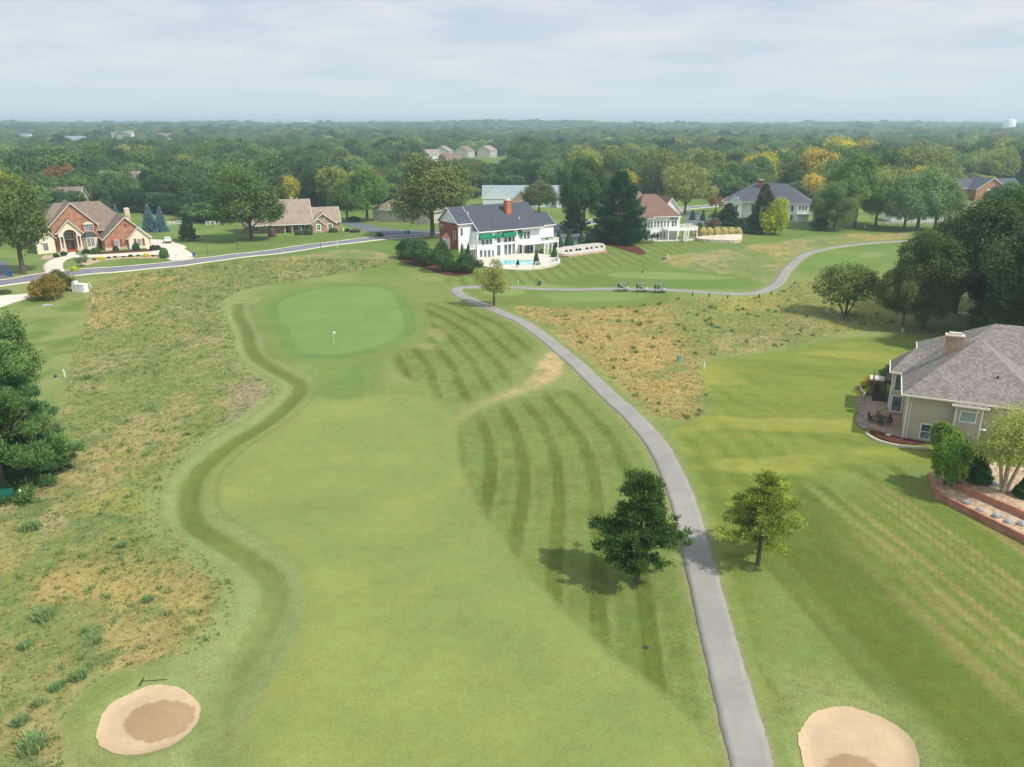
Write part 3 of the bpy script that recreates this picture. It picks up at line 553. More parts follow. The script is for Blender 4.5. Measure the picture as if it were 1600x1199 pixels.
# ------------------------------------------------------------------ foliage prototypes (unit height, real leaf clumps)
def unit(v): return v / (np.linalg.norm(v, axis=-1, keepdims=True) + 1e-9)
def leaf_mesh(name, P, Nn, size, tint, r, aspect=0.62, axis=None):
    n = len(P); a = r.normal(size=(n, 3)) if axis is None else axis + 0.25 * r.normal(size=(n, 3))
    a = unit(a - (a * Nn).sum(1, keepdims=True) * Nn) if axis is None else unit(a)
    b = unit(np.cross(Nn, a)); s = (size * r.uniform(.65, 1.3, n))[:, None]
    V = np.stack([P - a * s, P + b * s * aspect - a * s * .15, P + a * s, P - b * s * aspect + a * s * .1], 1).reshape(-1, 3)
    return mesh_np(name, V, np.arange(4 * n).reshape(n, 4), np.clip(tint, 0, 1))
def rdir(n, r): return unit(r.normal(size=(n, 3)))
def deciduous(seed, n, leaf, wide=0.42, base=0.22, lobes=16, ragged=0.3, tuft=12, top=1.0, core=0.12, lr=(.26, .46), cr=.5, ts=.055, kr=(.42, .72)):
    r = np.random.default_rng(seed); cz = (top + base) / 2; hz = (top - base) / 2
    d = rdir(lobes * 3, r); d = d[d[:, 2] > -0.75][:lobes]; k = r.uniform(*kr, len(d))[:, None]
    c = np.r_[d * k, [[0, 0, .1]]]; rad = np.r_[r.uniform(*lr, len(d)), [cr]]; ltint = r.uniform(.3, .7, len(c))
    nt = n // tuft; li = r.choice(len(c), nt, p=rad ** 2 / (rad ** 2).sum()); td = unit(rdir(nt, r) + 0.35 * unit(c[li]) + [0, 0, .12])
    rr = rad[li] * (1 + ragged * r.normal(size=nt) * .35) * np.where(r.random(nt) < core, r.uniform(.3, .9, nt), 1.0)
    tp = c[li] + td * rr[:, None]
    keep = np.ones(nt, bool)
    for j in range(len(c)): keep &= ~((np.linalg.norm(tp - c[j], axis=1) < rad[j] * .62) & (r.random(nt) < .8))
    tp, td, li = tp[keep], td[keep], li[keep]; nt = len(tp); tt = ltint[li] + r.normal(size=nt) * .13
    i = np.repeat(np.arange(nt), tuft); P = tp[i] + r.normal(size=(len(i), 3)) * ts
    Nn = unit(td[i] * .9 + [0, 0, .35] + r.normal(size=(len(i), 3)) * .65)
    P = P * [wide, wide, hz] + [0, 0, cz]; return leaf_mesh("crown", P, Nn, leaf, tt[i] + r.normal(size=len(i)) * .10, r)
def conifer(seed, n, leaf, wide=0.36, base=0.08, tiers=13, per=7, power=0.9, droop=-0.12, fluff=0.045, ragged=.15, tipup=0.0, fill=.25):
    r = np.random.default_rng(seed); P = []; A = []; Tn = []; nb = tiers * per; m = max(6, n // nb)
    for i in range(tiers):
        f = (i + .5) / tiers; z = base + (1 - base) * f; L0 = wide * (1 - f) ** power * (.9 + .2 * r.random()) + .015
        for j in range(max(3, int(per * (1 - .45 * f)))):
            az = 2 * math.pi * (j + r.uniform(-.5, .5)) / max(3, int(per * (1 - .45 * f))) + i * 2.4; L = L0 * (1 + ragged * r.normal()); tb = r.uniform(.25, .75)
            k = max(5, int(m * (L / wide + .15) * 1.6)); t = r.uniform(fill, 1, k) ** .7; zz2 = z + droop * L * t + tipup * L * t * t + r.normal(size=k) * fluff * .35
            side = r.normal(size=k) * fluff * (1.3 - .7 * t); x = L * t; dx, dy = math.cos(az), math.sin(az)
            P.append(np.c_[x * dx - side * dy, x * dy + side * dx, zz2 + abs(r.normal(size=k)) * fluff * .3])
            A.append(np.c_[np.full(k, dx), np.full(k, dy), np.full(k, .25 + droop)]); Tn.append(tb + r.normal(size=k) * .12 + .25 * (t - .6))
    k = n // 40; P.append(np.c_[r.normal(size=k) * .012, r.normal(size=k) * .012, r.uniform(.9, 1.0, k)]); A.append(np.tile([.1, .1, 1.], (k, 1))); Tn.append(np.full(k, .5))
    P = np.vstack(P); A = unit(np.vstack(A)); Nn = unit(np.c_[P[:, 0] * 1.2, P[:, 1] * 1.2, np.full(len(P), .35)] * .8 / wide * .4 + [0, 0, .5] + r.normal(size=(len(P), 3)) * .5)
    return leaf_mesh("crown", P, Nn, leaf, np.concatenate(Tn), r, .45, A)
def pine(seed, n, leaf, wide=.38, base=.2):
    """open pine: tufted limbs with gaps, uneven outline"""
    r = np.random.default_rng(seed); tp = []; ad = []; tt = []
    for i in range(9):
        f = i / 8.5; z = base + (1 - base) * f; L0 = wide * (1.05 - f) ** .68 * (.62 + .6 * r.random()) * (.8 if i == 0 else 1)
        for j in range(7 if i < 6 else 5):
            az = r.random() * 6.283; L = L0 * r.uniform(.6, 1.12); k = 7 + int(L * 22); tb = r.uniform(.25, .7)
            t = np.linspace(.3, 1, k); zc = z - .05 * t + .16 * L * t * t + r.normal(size=k) * .012; sd = r.normal(size=k) * .07 * t
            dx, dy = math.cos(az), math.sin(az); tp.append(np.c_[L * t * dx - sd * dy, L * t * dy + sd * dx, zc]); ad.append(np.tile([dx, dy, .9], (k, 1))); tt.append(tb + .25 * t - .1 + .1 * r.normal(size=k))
    tp, ad, tt = np.vstack(tp), np.vstack(ad), np.concatenate(tt); m = n // len(tp); i = np.repeat(np.arange(len(tp)), m)
    off = r.normal(size=(len(i), 3)) * [.022, .022, .015]; P = tp[i] + off; A = unit(ad[i] * .6 + unit(off) + [0, 0, .5]); Nn = unit(off * 20 + [0, 0, .7] + r.normal(size=off.shape) * .5)
    return leaf_mesh("crown", P, Nn, leaf, tt[i] + r.normal(size=len(i)) * .1, r, .38, A)
def cone_bush(seed, n, leaf, wide=.22, shape='cone'):
    r = np.random.default_rng(seed); z = r.random(n) ** (1.4 if shape == 'cone' else 1.0)
    if shape == 'cone': rad = wide * np.minimum(1, (1 - z) * 1.15 + .03) ** .75 * np.minimum(1, z * 7 + .55)
    elif shape == 'dome': rad = wide * np.sqrt(np.maximum(0, 1 - (z * 1.0) ** 2.4)) * np.minimum(1, z * 2 + .72)
    else: rad = wide * np.minimum(1, (1 - z) * 3) ** .6 * (.72 + .5 * z)
    az = r.random(n) * 6.283; lump = 1 + .16 * np.sin(az * 3 + z * 9) * np.sin(z * 17 + az * 2) + r.normal(size=n) * .055; inner = np.where(r.random(n) < .15, .75, 1); rad = rad * lump * inner
    P = np.c_[rad * np.cos(az), rad * np.sin(az), z]; Nn = unit(np.c_[np.cos(az), np.sin(az), .35 + z * .8] + r.normal(size=(n, 3)) * .45)
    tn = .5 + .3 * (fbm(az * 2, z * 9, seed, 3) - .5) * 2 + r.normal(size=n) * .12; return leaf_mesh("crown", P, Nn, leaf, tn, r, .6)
def trunk_mesh(seed, h0=.3, r0=.028, limbs=6, spread=.25, stems=1, reach=.72):
    r = random.Random(seed); b = MB()
    for s in range(stems):
        a0 = 2 * math.pi * s / stems + r.random(); o = .02 * (stems > 1); lean = .16 * (stems > 1)
        x, y = o * math.cos(a0), o * math.sin(a0); x1, y1 = x + lean * math.cos(a0) * .6, y + lean * math.sin(a0) * .6; rr = r0 / math.sqrt(stems)
        b.tube([(x, y, -.03), (x, y, .01), ((x + x1) / 2, (y + y1) / 2, h0 * .55), (x1, y1, h0), (x1 * 1.4 + .01, y1 * 1.4, h0 + (reach - h0) * .5), (x1 * 1.6, y1 * 1.6 + .01, reach)], [rr * 1.7, rr * 1.15, rr * .95, rr * .85, rr * .5, rr * .15], 8)
        for k in range(limbs):
            a = a0 + 2 * math.pi * k / limbs + r.uniform(-.4, .4); z = h0 * r.uniform(.8, 1.35); L = spread * r.uniform(.6, 1.1); up = r.uniform(.5, 1.1)
            p = Vector((x1, y1, z)); m = p + Vector((math.cos(a) * L * .5, math.sin(a) * L * .5, L * up * .5)); e = p + Vector((math.cos(a) * L, math.sin(a) * L, L * up * 1.1))
            b.tube([p, m, e], [rr * .5, rr * .32, rr * .08], 6)
            for q in range(2):
                a2 = a + r.choice((-.7, .7)); e2 = m + Vector((math.cos(a2) * L * .5, math.sin(a2) * L * .5, L * up * .6)); b.tube([m, e2], [rr * .26, rr * .05], 5)
    return b.mesh("trunk")
PROTO = {}
def proto(k, crown, trunk, bark=None):
    crown.materials.append(M_LEAF); trunk.materials.append(bark or M_BARK)
    for p in trunk.polygons: p.use_smooth = True
    bb = np.empty(len(crown.vertices) * 3, np.float32); crown.vertices.foreach_get('co', bb); bb = bb.reshape(-1, 3)
    PROTO[k] = (crown, trunk, float(np.percentile(np.abs(bb[:, :2]), 98.5) * 2), float(np.percentile(bb[:, 2], 99.8)))
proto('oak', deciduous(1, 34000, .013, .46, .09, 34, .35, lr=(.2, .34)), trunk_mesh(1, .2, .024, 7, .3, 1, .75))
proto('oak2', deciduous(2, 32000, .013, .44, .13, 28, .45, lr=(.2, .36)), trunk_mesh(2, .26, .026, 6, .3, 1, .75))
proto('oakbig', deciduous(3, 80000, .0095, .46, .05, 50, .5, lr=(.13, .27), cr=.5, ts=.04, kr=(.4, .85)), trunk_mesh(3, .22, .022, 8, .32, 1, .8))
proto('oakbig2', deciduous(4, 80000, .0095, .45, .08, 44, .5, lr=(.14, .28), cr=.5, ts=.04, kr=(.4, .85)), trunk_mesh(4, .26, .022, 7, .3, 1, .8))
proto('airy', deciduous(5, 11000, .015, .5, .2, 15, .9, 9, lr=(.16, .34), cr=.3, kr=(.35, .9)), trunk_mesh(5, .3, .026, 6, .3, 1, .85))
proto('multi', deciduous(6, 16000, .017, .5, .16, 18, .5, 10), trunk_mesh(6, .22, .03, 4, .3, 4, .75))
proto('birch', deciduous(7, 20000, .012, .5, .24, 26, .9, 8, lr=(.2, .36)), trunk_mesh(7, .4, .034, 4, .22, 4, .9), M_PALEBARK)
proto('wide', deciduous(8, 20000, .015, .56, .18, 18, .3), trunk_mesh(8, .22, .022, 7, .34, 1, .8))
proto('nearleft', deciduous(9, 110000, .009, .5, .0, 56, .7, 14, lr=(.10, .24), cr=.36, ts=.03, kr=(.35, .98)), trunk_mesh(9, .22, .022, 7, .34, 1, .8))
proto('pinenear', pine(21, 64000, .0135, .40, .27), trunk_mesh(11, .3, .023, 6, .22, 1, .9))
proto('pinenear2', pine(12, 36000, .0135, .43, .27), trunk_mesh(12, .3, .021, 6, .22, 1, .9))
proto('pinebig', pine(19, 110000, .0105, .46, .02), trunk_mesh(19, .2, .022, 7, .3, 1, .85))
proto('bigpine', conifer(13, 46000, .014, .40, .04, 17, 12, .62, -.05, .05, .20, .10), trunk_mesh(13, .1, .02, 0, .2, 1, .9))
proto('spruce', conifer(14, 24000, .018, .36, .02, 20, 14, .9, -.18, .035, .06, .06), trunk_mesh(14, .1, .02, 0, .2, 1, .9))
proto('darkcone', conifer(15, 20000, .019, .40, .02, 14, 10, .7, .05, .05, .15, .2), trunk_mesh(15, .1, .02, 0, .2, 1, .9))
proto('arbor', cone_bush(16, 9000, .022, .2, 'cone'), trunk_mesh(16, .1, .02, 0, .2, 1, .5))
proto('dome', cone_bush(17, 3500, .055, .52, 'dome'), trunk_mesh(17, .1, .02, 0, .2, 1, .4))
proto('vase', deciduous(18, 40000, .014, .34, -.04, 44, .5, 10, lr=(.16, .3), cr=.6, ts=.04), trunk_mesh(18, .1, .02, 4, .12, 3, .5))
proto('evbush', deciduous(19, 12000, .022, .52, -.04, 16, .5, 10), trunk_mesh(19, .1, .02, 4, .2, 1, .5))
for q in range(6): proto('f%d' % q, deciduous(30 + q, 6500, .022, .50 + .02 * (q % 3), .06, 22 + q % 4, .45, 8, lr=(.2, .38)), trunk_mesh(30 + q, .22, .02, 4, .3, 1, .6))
DG = lin(62, 84, 44); MG = lin(78, 100, 52); OL = lin(108, 120, 60); LG = lin(96, 120, 58); BG = lin(44, 74, 58); YG = lin(150, 150, 46); YE = lin(164, 152, 58); OR = lin(134, 104, 62); BL = lin(92, 122, 136); DK = lin(40, 62, 42); BR = lin(112, 90, 58)
FK = 1.6
def plant(kind, p, h, w, color, name, label, cat, group=None, rz=None, trunk=True):
    cm, tm, pw, ph = PROTO[kind]; e = empty(name, p, rz if rz is not None else random.uniform(0, 6.28), label, cat, group)
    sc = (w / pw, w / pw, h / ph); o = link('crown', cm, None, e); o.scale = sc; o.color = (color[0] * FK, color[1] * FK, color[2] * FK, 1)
    if trunk: t_ = link('trunk', tm, None, e); t_.scale = ((w / pw * .35 + h * .65), (w / pw * .35 + h * .65), h / ph)
    return e
def tree(kind, u, v, vt, wpx, color, name, label, cat='tree', group=None, **k):
    p = at(u, v); return plant(kind, p, px_h(p, vt), px_w(p, wpx), color, name, label, cat, group, **k)
# near trees on the course
tree('pinenear', 996, 907, 742, 122, lin(64, 92, 44), 'pine_tree', 'dark green pine on the striped rough, left of the cart path', rz=.4)
tree('pinenear2', 1184, 883, 738, 122, lin(116, 134, 58), 'pine_tree', 'yellowish thin pine on the lawn right of the cart path', rz=2.2)
tree('multi', 1320, 494, 413, 90, lin(88, 108, 50), 'round_tree', 'rounded many stemmed tree standing alone in the grass, left of the big oaks')
tree('airy', 772, 478, 404, 58, lin(128, 134, 72), 'small_tree', 'small airy tree in the bend of the cart path')
# left edge
tree('pinebig', 6, 764, 508, 186, lin(76, 108, 60), 'broadleaf_tree', 'large dark green tree cut by the left edge, beside the utility box', rz=1)
tree('nearleft', -20, 715, 500, 170, lin(84, 112, 60), 'broadleaf_tree', 'green tree at the left edge, behind the large one')
tree('pinebig', 56, 738, 590, 104, lin(66, 102, 62), 'broadleaf_tree', 'lower dark tree with spreading branches, right side of the left edge clump', rz=3)
tree('oak2', 37, 428, 277, 92, lin(74, 96, 44), 'oak_tree', 'tall green tree at the left edge, beside the brick house')
tree('oak', 393, 376, 262, 102, lin(70, 92, 44), 'oak_tree', 'big round dark oak in the yard of the tan roofed house')
tree('oak2', 676, 372, 243, 108, lin(90, 104, 56), 'oak_tree', 'big spreading tree with visible trunk in front of the beige side wall')
tree('oak', 543, 346, 276, 52, lin(76, 104, 50), 'broadleaf_tree', 'green tree at the wood edge, left of the beige walled house')
tree('oak2', 574, 346, 266, 62, lin(76, 110, 52), 'broadleaf_tree', 'taller bright green tree next to the beige walled house')
tree('spruce', 235, 362, 320, 24, BL, 'blue_spruce', 'taller blue spruce behind the white vehicle')
tree('spruce', 253, 362, 323, 20, BL, 'blue_spruce', 'shorter blue spruce, right of the taller one')
tree('spruce', 183, 346, 320, 12, BL, 'blue_spruce', 'blue spruce top showing left of the brick house chimney')
tree('spruce', 166, 343, 321, 9, BL, 'blue_spruce', 'small blue spruce top over the brick house ridge')
tree('darkcone', 295, 377, 333, 27, lin(50, 72, 40), 'conifer', 'dark narrow conifer on the lawn, right of the white vehicle')
tree('bigpine', 966, 379, 268, 92, lin(40, 72, 48), 'pine_tree', 'large dark layered pine left of the rose roofed house', rz=.3)
tree('oakbig2', 912, 358, 248, 72, lin(62, 88, 46), 'broadleaf_tree', 'tall dark broadleaf tree behind the big layered pine')
tree('darkcone', 898, 364, 316, 42, lin(44, 66, 46), 'conifer', 'dark bushy conifer by the parking area, left of the big pine')
tree('oak', 842, 333, 283, 52, lin(80, 92, 54), 'broadleaf_tree', 'dull green tree in front of the pale grey roofed house')
tree('wide', 1070, 335, 254, 80, lin(122, 130, 72), 'broadleaf_tree', 'rounded olive green tree by the road, right of the rose roofed house')
tree('airy', 1118, 331, 300, 28, lin(122, 88, 58), 'small_tree', 'small rusty red tree by the road')
tree('darkcone', 1137, 352, 318, 44, lin(56, 80, 48), 'conifer', 'broad dark conifer left of the slate roofed house')
tree('darkcone', 1190, 364, 288, 46, lin(58, 74, 52), 'conifer', 'grey green tall conifer in front of the slate roofed house')
tree('evbush', 1210, 367, 309, 42, lin(134, 148, 44), 'round_tree', 'yellow green round tree in front of the slate roofed house')
tree('evbush', 1176, 364, 336, 42, DK, 'shrub', 'dark green shrub mass left of the yellow green round tree', 'shrub')
tree('oakbig', 1303, 360, 284, 62, lin(88, 110, 58), 'broadleaf_tree', 'green tree right of the slate roofed house deck')
tree('oakbig2', 1335, 356, 242, 80, lin(92, 116, 58), 'broadleaf_tree', 'tallest green tree behind the curve of the cart path')
tree('oak', 1368, 352, 268, 60, lin(112, 128, 62), 'broadleaf_tree', 'lighter green tree right of the tallest one behind the path')
tree('evbush', 1280, 360, 340, 26, DK, 'shrub', 'low dark shrub beside the slate house deck post', 'shrub')
tree('oak', 1412, 361, 276, 66, lin(96, 118, 74), 'broadleaf_tree', 'leftmost of three grey green trees on the far lawn')
tree('oak2', 1433, 360, 262, 74, lin(100, 122, 74), 'broadleaf_tree', 'middle one of three grey green trees on the far lawn')
tree('oak', 1460, 360, 272, 66, lin(96, 120, 70), 'broadleaf_tree', 'rightmost of three grey green trees on the far lawn')
# oaks above the beige house
tree('oakbig2', 1409, 516, 412, 72, lin(78, 96, 44), 'oak_tree', 'small front oak at the left end of the big dark group')
tree('oakbig', 1441, 514, 362, 104, lin(68, 88, 40), 'oak_tree', 'oak in the left half of the dark group, showing its trunk')
tree('oakbig2', 1526, 517, 316, 168, lin(62, 82, 38), 'oak_tree', 'largest dark oak behind the chimney of the beige house', rz=1)
tree('oakbig', 1600, 520, 300, 170, lin(56, 78, 38), 'oak_tree', 'dark oak cut by the right edge, behind the beige house', rz=2)
tree('oakbig2', 1640, 560, 330, 190, lin(56, 78, 38), 'oak_tree', 'dark oak outside the right end of the group')
tree('oakbig', 1492, 490, 340, 110, lin(66, 88, 40), 'oak_tree', 'oak in the back row between two larger ones', rz=3)
tree('oakbig2', 1570, 480, 292, 130, lin(70, 92, 44), 'oak_tree', 'tall back oak at the top of the dark group', rz=4)
tree('evbush', 1545, 520, 470, 70, lin(84, 106, 44), 'shrub', 'undergrowth bush beneath the largest oak, behind the roof', 'shrub')
tree('evbush', 1590, 525, 476, 60, lin(90, 112, 46), 'shrub', 'undergrowth bush at the right edge, behind the roof', 'shrub')
tree('oak', 1562, 345, 285, 60, lin(70, 96, 50), 'broadleaf_tree', 'rounded green tree hiding the corner of the far right brick house')
tree('oak2', 1590, 370, 296, 70, lin(84, 110, 52), 'broadleaf_tree', 'green tree at the right edge below the far street')
# hedge and columns by the white house
for u, v, vt, w, l in [(640, 404, 373, 44, 'leftmost bush of the evergreen hedge left of the white house'), (660, 414, 376, 46, 'second bush of the evergreen hedge, behind the slope of the green'), (691, 424, 378, 36, 'pointed dark bush in the middle of the evergreen hedge'), (732, 426, 396, 38, 'rightmost bush of the evergreen hedge, next to the pool deck')]:
    tree('evbush', u, v, vt, w, lin(50, 80, 44), 'evergreen_bush', l, 'shrub', 'evergreen hedge bushes')
tree('evbush', 713, 423, 391, 36, lin(92, 122, 52), 'evergreen_bush', 'lighter yellow green bush in the evergreen hedge', 'shrub', 'evergreen hedge bushes')
AG = 'clipped columnar evergreens around the white house'
for u, v, vt, w, l in [(722, 408, 381, 8, 'slim columnar evergreen against the white wall, left one of the pair'), (732, 412, 380, 10, 'taller slim columnar evergreen against the white wall'), (838, 417, 391, 10, 'conical evergreen at the right end of the pool'), (866, 405, 384, 11, 'conical evergreen by the glass fence at the deck corner'),
                       (873, 386, 361, 12, 'leftmost conical evergreen on the gravel terrace'), (889, 384, 361, 14, 'second and broadest conical evergreen on the gravel terrace'), (908, 381, 362, 10, 'third conical evergreen on the gravel terrace'), (919, 380, 360, 10, 'rightmost conical evergreen on the gravel terrace'),
                       (1082, 344, 328, 9, 'conical evergreen by the road behind the white deck'), (1098, 345, 328, 8, 'second conical evergreen by the road behind the white deck'), (1117, 342, 326, 8, 'conical evergreen next to the broad dark conifer')]:
    tree('arbor', u, v, vt, w, lin(48, 84, 40), 'columnar_evergreen', l, 'shrub', AG)
# garden of the beige house
tree('vase', 1478, 764, 684, 50, lin(92, 124, 44), 'arborvitae', 'large bright green shrub at the corner of the retaining wall', 'shrub', rz=1)
tree('vase', 1473, 712, 661, 42, lin(90, 118, 46), 'arborvitae', 'green shrub standing in front of the low window', 'shrub')
tree('arbor', 1525, 764, 714, 36, lin(44, 72, 26), 'columnar_evergreen', 'dark conical evergreen behind the inner retaining wall', 'shrub')
tree('arbor', 1600, 790, 752, 34, lin(44, 72, 26), 'columnar_evergreen', 'dark conical evergreen cut by the right edge', 'shrub')
tree('birch', 1565, 782, 642, 112, lin(134, 144, 78), 'river_birch', 'pale airy birch in the raised bed', rz=2.0)
tree('dome', 1509, 708, 690, 44, lin(50, 78, 34), 'hedge', 'low clipped hedge against the beige wall', 'hedge')
# bushes near the street on the left
tree('evbush', 78, 468, 428, 50, lin(118, 106, 44), 'shrub', 'golden brown bush beside the white utility cabinet', 'shrub')
tree('evbush', 97, 456, 421, 34, lin(78, 84, 36), 'shrub', 'dark green bush behind the golden brown one', 'shrub')
tree('evbush', 60, 466, 438, 26, lin(116, 112, 48), 'shrub', 'olive bush at the left of the golden brown one', 'shrub')
tree('dome', 8, 459, 452, 18, lin(70, 84, 46), 'shrub', 'low dark shrub on the grass at the left edge', 'shrub')
G1 = 'small clipped shrubs in front of the brick house'
row = [(147, 407, 4, 0), (158, 406.5, 7, 1), (170, 404, 4, 0), (180, 403, 4, 0), (193, 402.5, 3.5, 0), (204, 401.8, 5, 0), (216, 401, 4, 0), (228.5, 401.5, 7, 1), (240, 401.3, 4, 0)]
wd = ['first', 'second', 'third', 'fourth', 'fifth', 'sixth', 'seventh', 'eighth', 'last']
for (u, v, s, y), o_ in zip(row, wd):
    tree('dome', u, v, v - s * .8, s * 1.5, lin(176, 168, 50) if y else lin(52, 76, 44), 'round_shrub', '%s shrub from the left in the gravel bed row, %s' % (o_, 'yellow' if y else 'dark green'), 'shrub', G1)
for u, v, vt, w, c, l in [(181, 392, 384, 9, DK, 'dark round shrub under the left window of the brick wing'), (213, 391, 379, 11, lin(40, 76, 44), 'taller oval shrub under the cream wall window'), (240, 391, 383, 12, DK, 'dark shrub at the corner beside the driveway'), (247, 391, 383, 10, lin(56, 64, 44), 'brownish shrub touching the driveway'), (257, 403, 387, 14, lin(62, 96, 50), 'rounded bush at the mouth of the driveway'),
                          (117, 424, 416, 13, lin(150, 164, 50), 'bright yellow green shrub under the ornamental tree'), (135, 396, 389, 12, DK, 'dark shrub right of the entrance door'), (150, 396, 387, 15, lin(66, 84, 40), 'mixed shrub at the inner corner of the brick house'), (100, 399, 393, 10, DK, 'dark shrub left of the entrance door'), (88, 402, 396, 9, DK, 'low dark shrub far left of the entrance door')]:
    tree('dome', u, v, vt, w, c, 'shrub', l, 'shrub')
tree('airy', 128, 417, 397, 20, lin(96, 112, 84), 'ornamental_tree', 'small grey green ornamental tree beside the curved drive')
for u, v, vt, w, c, l in [(468, 367, 359, 13, lin(60, 84, 44), 'green shrub left of the front gable of the tan roofed house'), (482, 367, 358, 12, lin(56, 80, 42), 'green shrub under the arched window wall'), (521, 363, 356, 14, lin(60, 84, 50), 'rounded shrub under the right window of the tan roofed house'), (555, 363, 358, 16, lin(84, 70, 50), 'reddish low shrubs beside the dark driveway'), (543, 362, 357, 8, DK, 'small dark shrub at the garden bed edge'), (593, 370, 363, 13, lin(44, 68, 44), 'dark shrub around the letter box'), (426, 370, 357, 12, lin(110, 76, 78), 'purple leaved shrub behind the big oak')]:
    tree('dome', u, v, vt, w, c, 'shrub', l, 'shrub')
for u, w, o_ in [(1098, 13, 'left end'), (1108, 14, 'second from the left'), (1119, 15, 'third from the left'), (1131, 14, 'in the middle'), (1142, 14, 'second from the right'), (1153, 13, 'right end')]:
    tree('dome', u, 370 - (u - 1098) * .02, 355, w, lin(168, 162, 108), 'flowering_shrub', 'cream flowering shrub behind the low stone wall, ' + o_, 'shrub', 'cream flowering shrubs')
tree('evbush', 1115, 356, 341, 22, lin(106, 88, 72), 'shrub', 'brownish shrub above the cream flowering row', 'shrub')
tree('evbush', 1092, 368, 348, 16, lin(66, 92, 48), 'shrub', 'green shrub next to the white deck posts', 'shrub')
tree('evbush', 990, 377, 352, 26, lin(46, 78, 48), 'shrub', 'rounded dark shrub under the big pine by the rose roofed house', 'shrub')
tree('dome', 1353 - 800 + 0, 345, 338, 20, lin(70, 92, 50), 'shrub', 'low shrub at the wood edge behind the dark driveway', 'shrub')
for u, v, vt, w, c, l in [(1356, 608, 592, 20, lin(150, 140, 42), 'yellow shrub beside the patio steps'), (1364, 601, 586, 22, lin(144, 136, 44), 'larger yellow shrub behind the first, by the patio'), (1357, 616, 606, 14, lin(120, 136, 58), 'low green plant at the patio edge'), (1369, 612, 603, 12, lin(130, 50, 54), 'dark red plant beside the patio steps'), (1388, 596, 572, 30, lin(44, 84, 36), 'deep green bush behind the patio steps')]:
    tree('evbush', u, v, vt, w, c, 'shrub', l, 'shrub')
# ------------------------------------------------------------------ the woods
def in_any(x, y):
    if sector(np.array([x]), np.array([y]), 785, 910, 1000, 1440)[0]: return True
    if sector(np.array([x]), np.array([y]), 650, 812, 520, 1010)[0]: return True
    return False
def woods():
    r = np.random.default_rng(5); P = []; y = 225.0
    while y < 6200:
        s = 10.6 + .005 * y; half = .70 * y + 25; n = int(2 * half / s); xs = -half + (np.arange(n) + r.uniform(.05, .95, n)) * s; yy = y + r.uniform(-.45, .45, n) * s
        e = wood_edge(xs, yy); ok = (yy > e) & ~sector(xs, yy, 788, 908, 1000, 1420) & ~sector(xs, yy, 650, 812, 540, 990)
        for u0, u1, y0, y1, pr in ((-10, 300, 1050, 1900, .82), (1270, 1380, 1050, 1700, .8)):
            ok &= ~(sector(xs, yy, u0, u1, y0, y1) & (r.random(n) < pr))
        P.append(np.c_[xs[ok], yy[ok], np.full(ok.sum(), s)]); y += s * .92
    return np.vstack(P)
WD = woods(); WZ = terrain(WD[:, 0], WD[:, 1]); hs = np.random.default_rng(6)
ct = WD[:, 0] / WD[:, 1] * F / math.cos(PITCH) + 800          # photo column each tree stands in
pal = np.array([DG, MG, lin(68, 96, 52), DK, OL, lin(88, 112, 60), lin(62, 88, 56), YG, OR, YE, BR])
pn = ['dark green', 'mid green', 'green', 'very dark green', 'olive', 'light green', 'bluish green', 'yellow green', 'rusty orange', 'yellow', 'brownish']
def pick_colour(u, y, rr):
    warm = 1.0 if u > 880 else (.45 if u > 120 and u < 300 and y < 400 else .22)
    cl = float(vnoise(np.array([u / 60.]), np.array([y / 70.]), 12)[0])
    f_ = 1.0 if y < 700 else .35; w = np.array([.30, .24, .18, .16, .12, .14, .14, .05 * warm * f_, .010 * warm * f_, .0, .03 * warm])
    if u > 900: w[[0, 3]] *= .55; w[[4, 5]] *= 1.9
    if 1190 < u < 1480 and 370 < y < 620 and cl > .42: w[9] = .28; w[7] = .25
    if u > 900 and cl > .55: w[[4, 7]] *= 2
    w /= w.sum(); return rr.choice(len(w), p=w)
ci = np.array([pick_colour(u, y, hs) for u, y in zip(ct, WD[:, 1])])
hh = hs.uniform(12, 22, len(WD)) * (.62 + .76 * fbm(WD[:, 0] / 55, WD[:, 1] / 90, 71, 2)) * np.where(WD[:, 1] > 1400, .55 + .95 * fbm(WD[:, 0] / 160, WD[:, 1] / 200, 75, 2), 1); edge_d = WD[:, 1] - wood_edge(WD[:, 0], WD[:, 1]); hh *= np.where(edge_d < 14, hs.uniform(.45, .9, len(WD)), 1)
mid = (ct > 600) & (ct < 910); hh = np.where(mid & (WD[:, 1] < 560), np.minimum(hh, 15.5), hh)
ww = np.maximum(hh * hs.uniform(.68, .98, len(WD)), WD[:, 2] * 1.15)
vis = np.abs(WD[:, 0]) < .665 * WD[:, 1] + 4
order = np.argsort(np.where(vis, WD[:, 1] - edge_d * 0, 1e9))[:300]; isl = np.zeros(len(WD), bool); isl[order] = True
def place_name(u, y):
    lands = [(60, 'beyond the left edge oak'), (240, 'behind the left brick house'), (350, 'behind the blue spruces'), (460, 'behind the tan roofed house'), (600, 'left of the beige walled house'), (740, 'behind the beige walled house'), (900, 'behind the pale grey roofed house'), (1010, 'behind the big layered pine'), (1130, 'behind the rose roofed house'), (1280, 'behind the slate roofed house'), (1480, 'beyond the grey green trees'), (9999, 'around the far right brick house')]
    return next(n for lim, n in lands if u < lim)
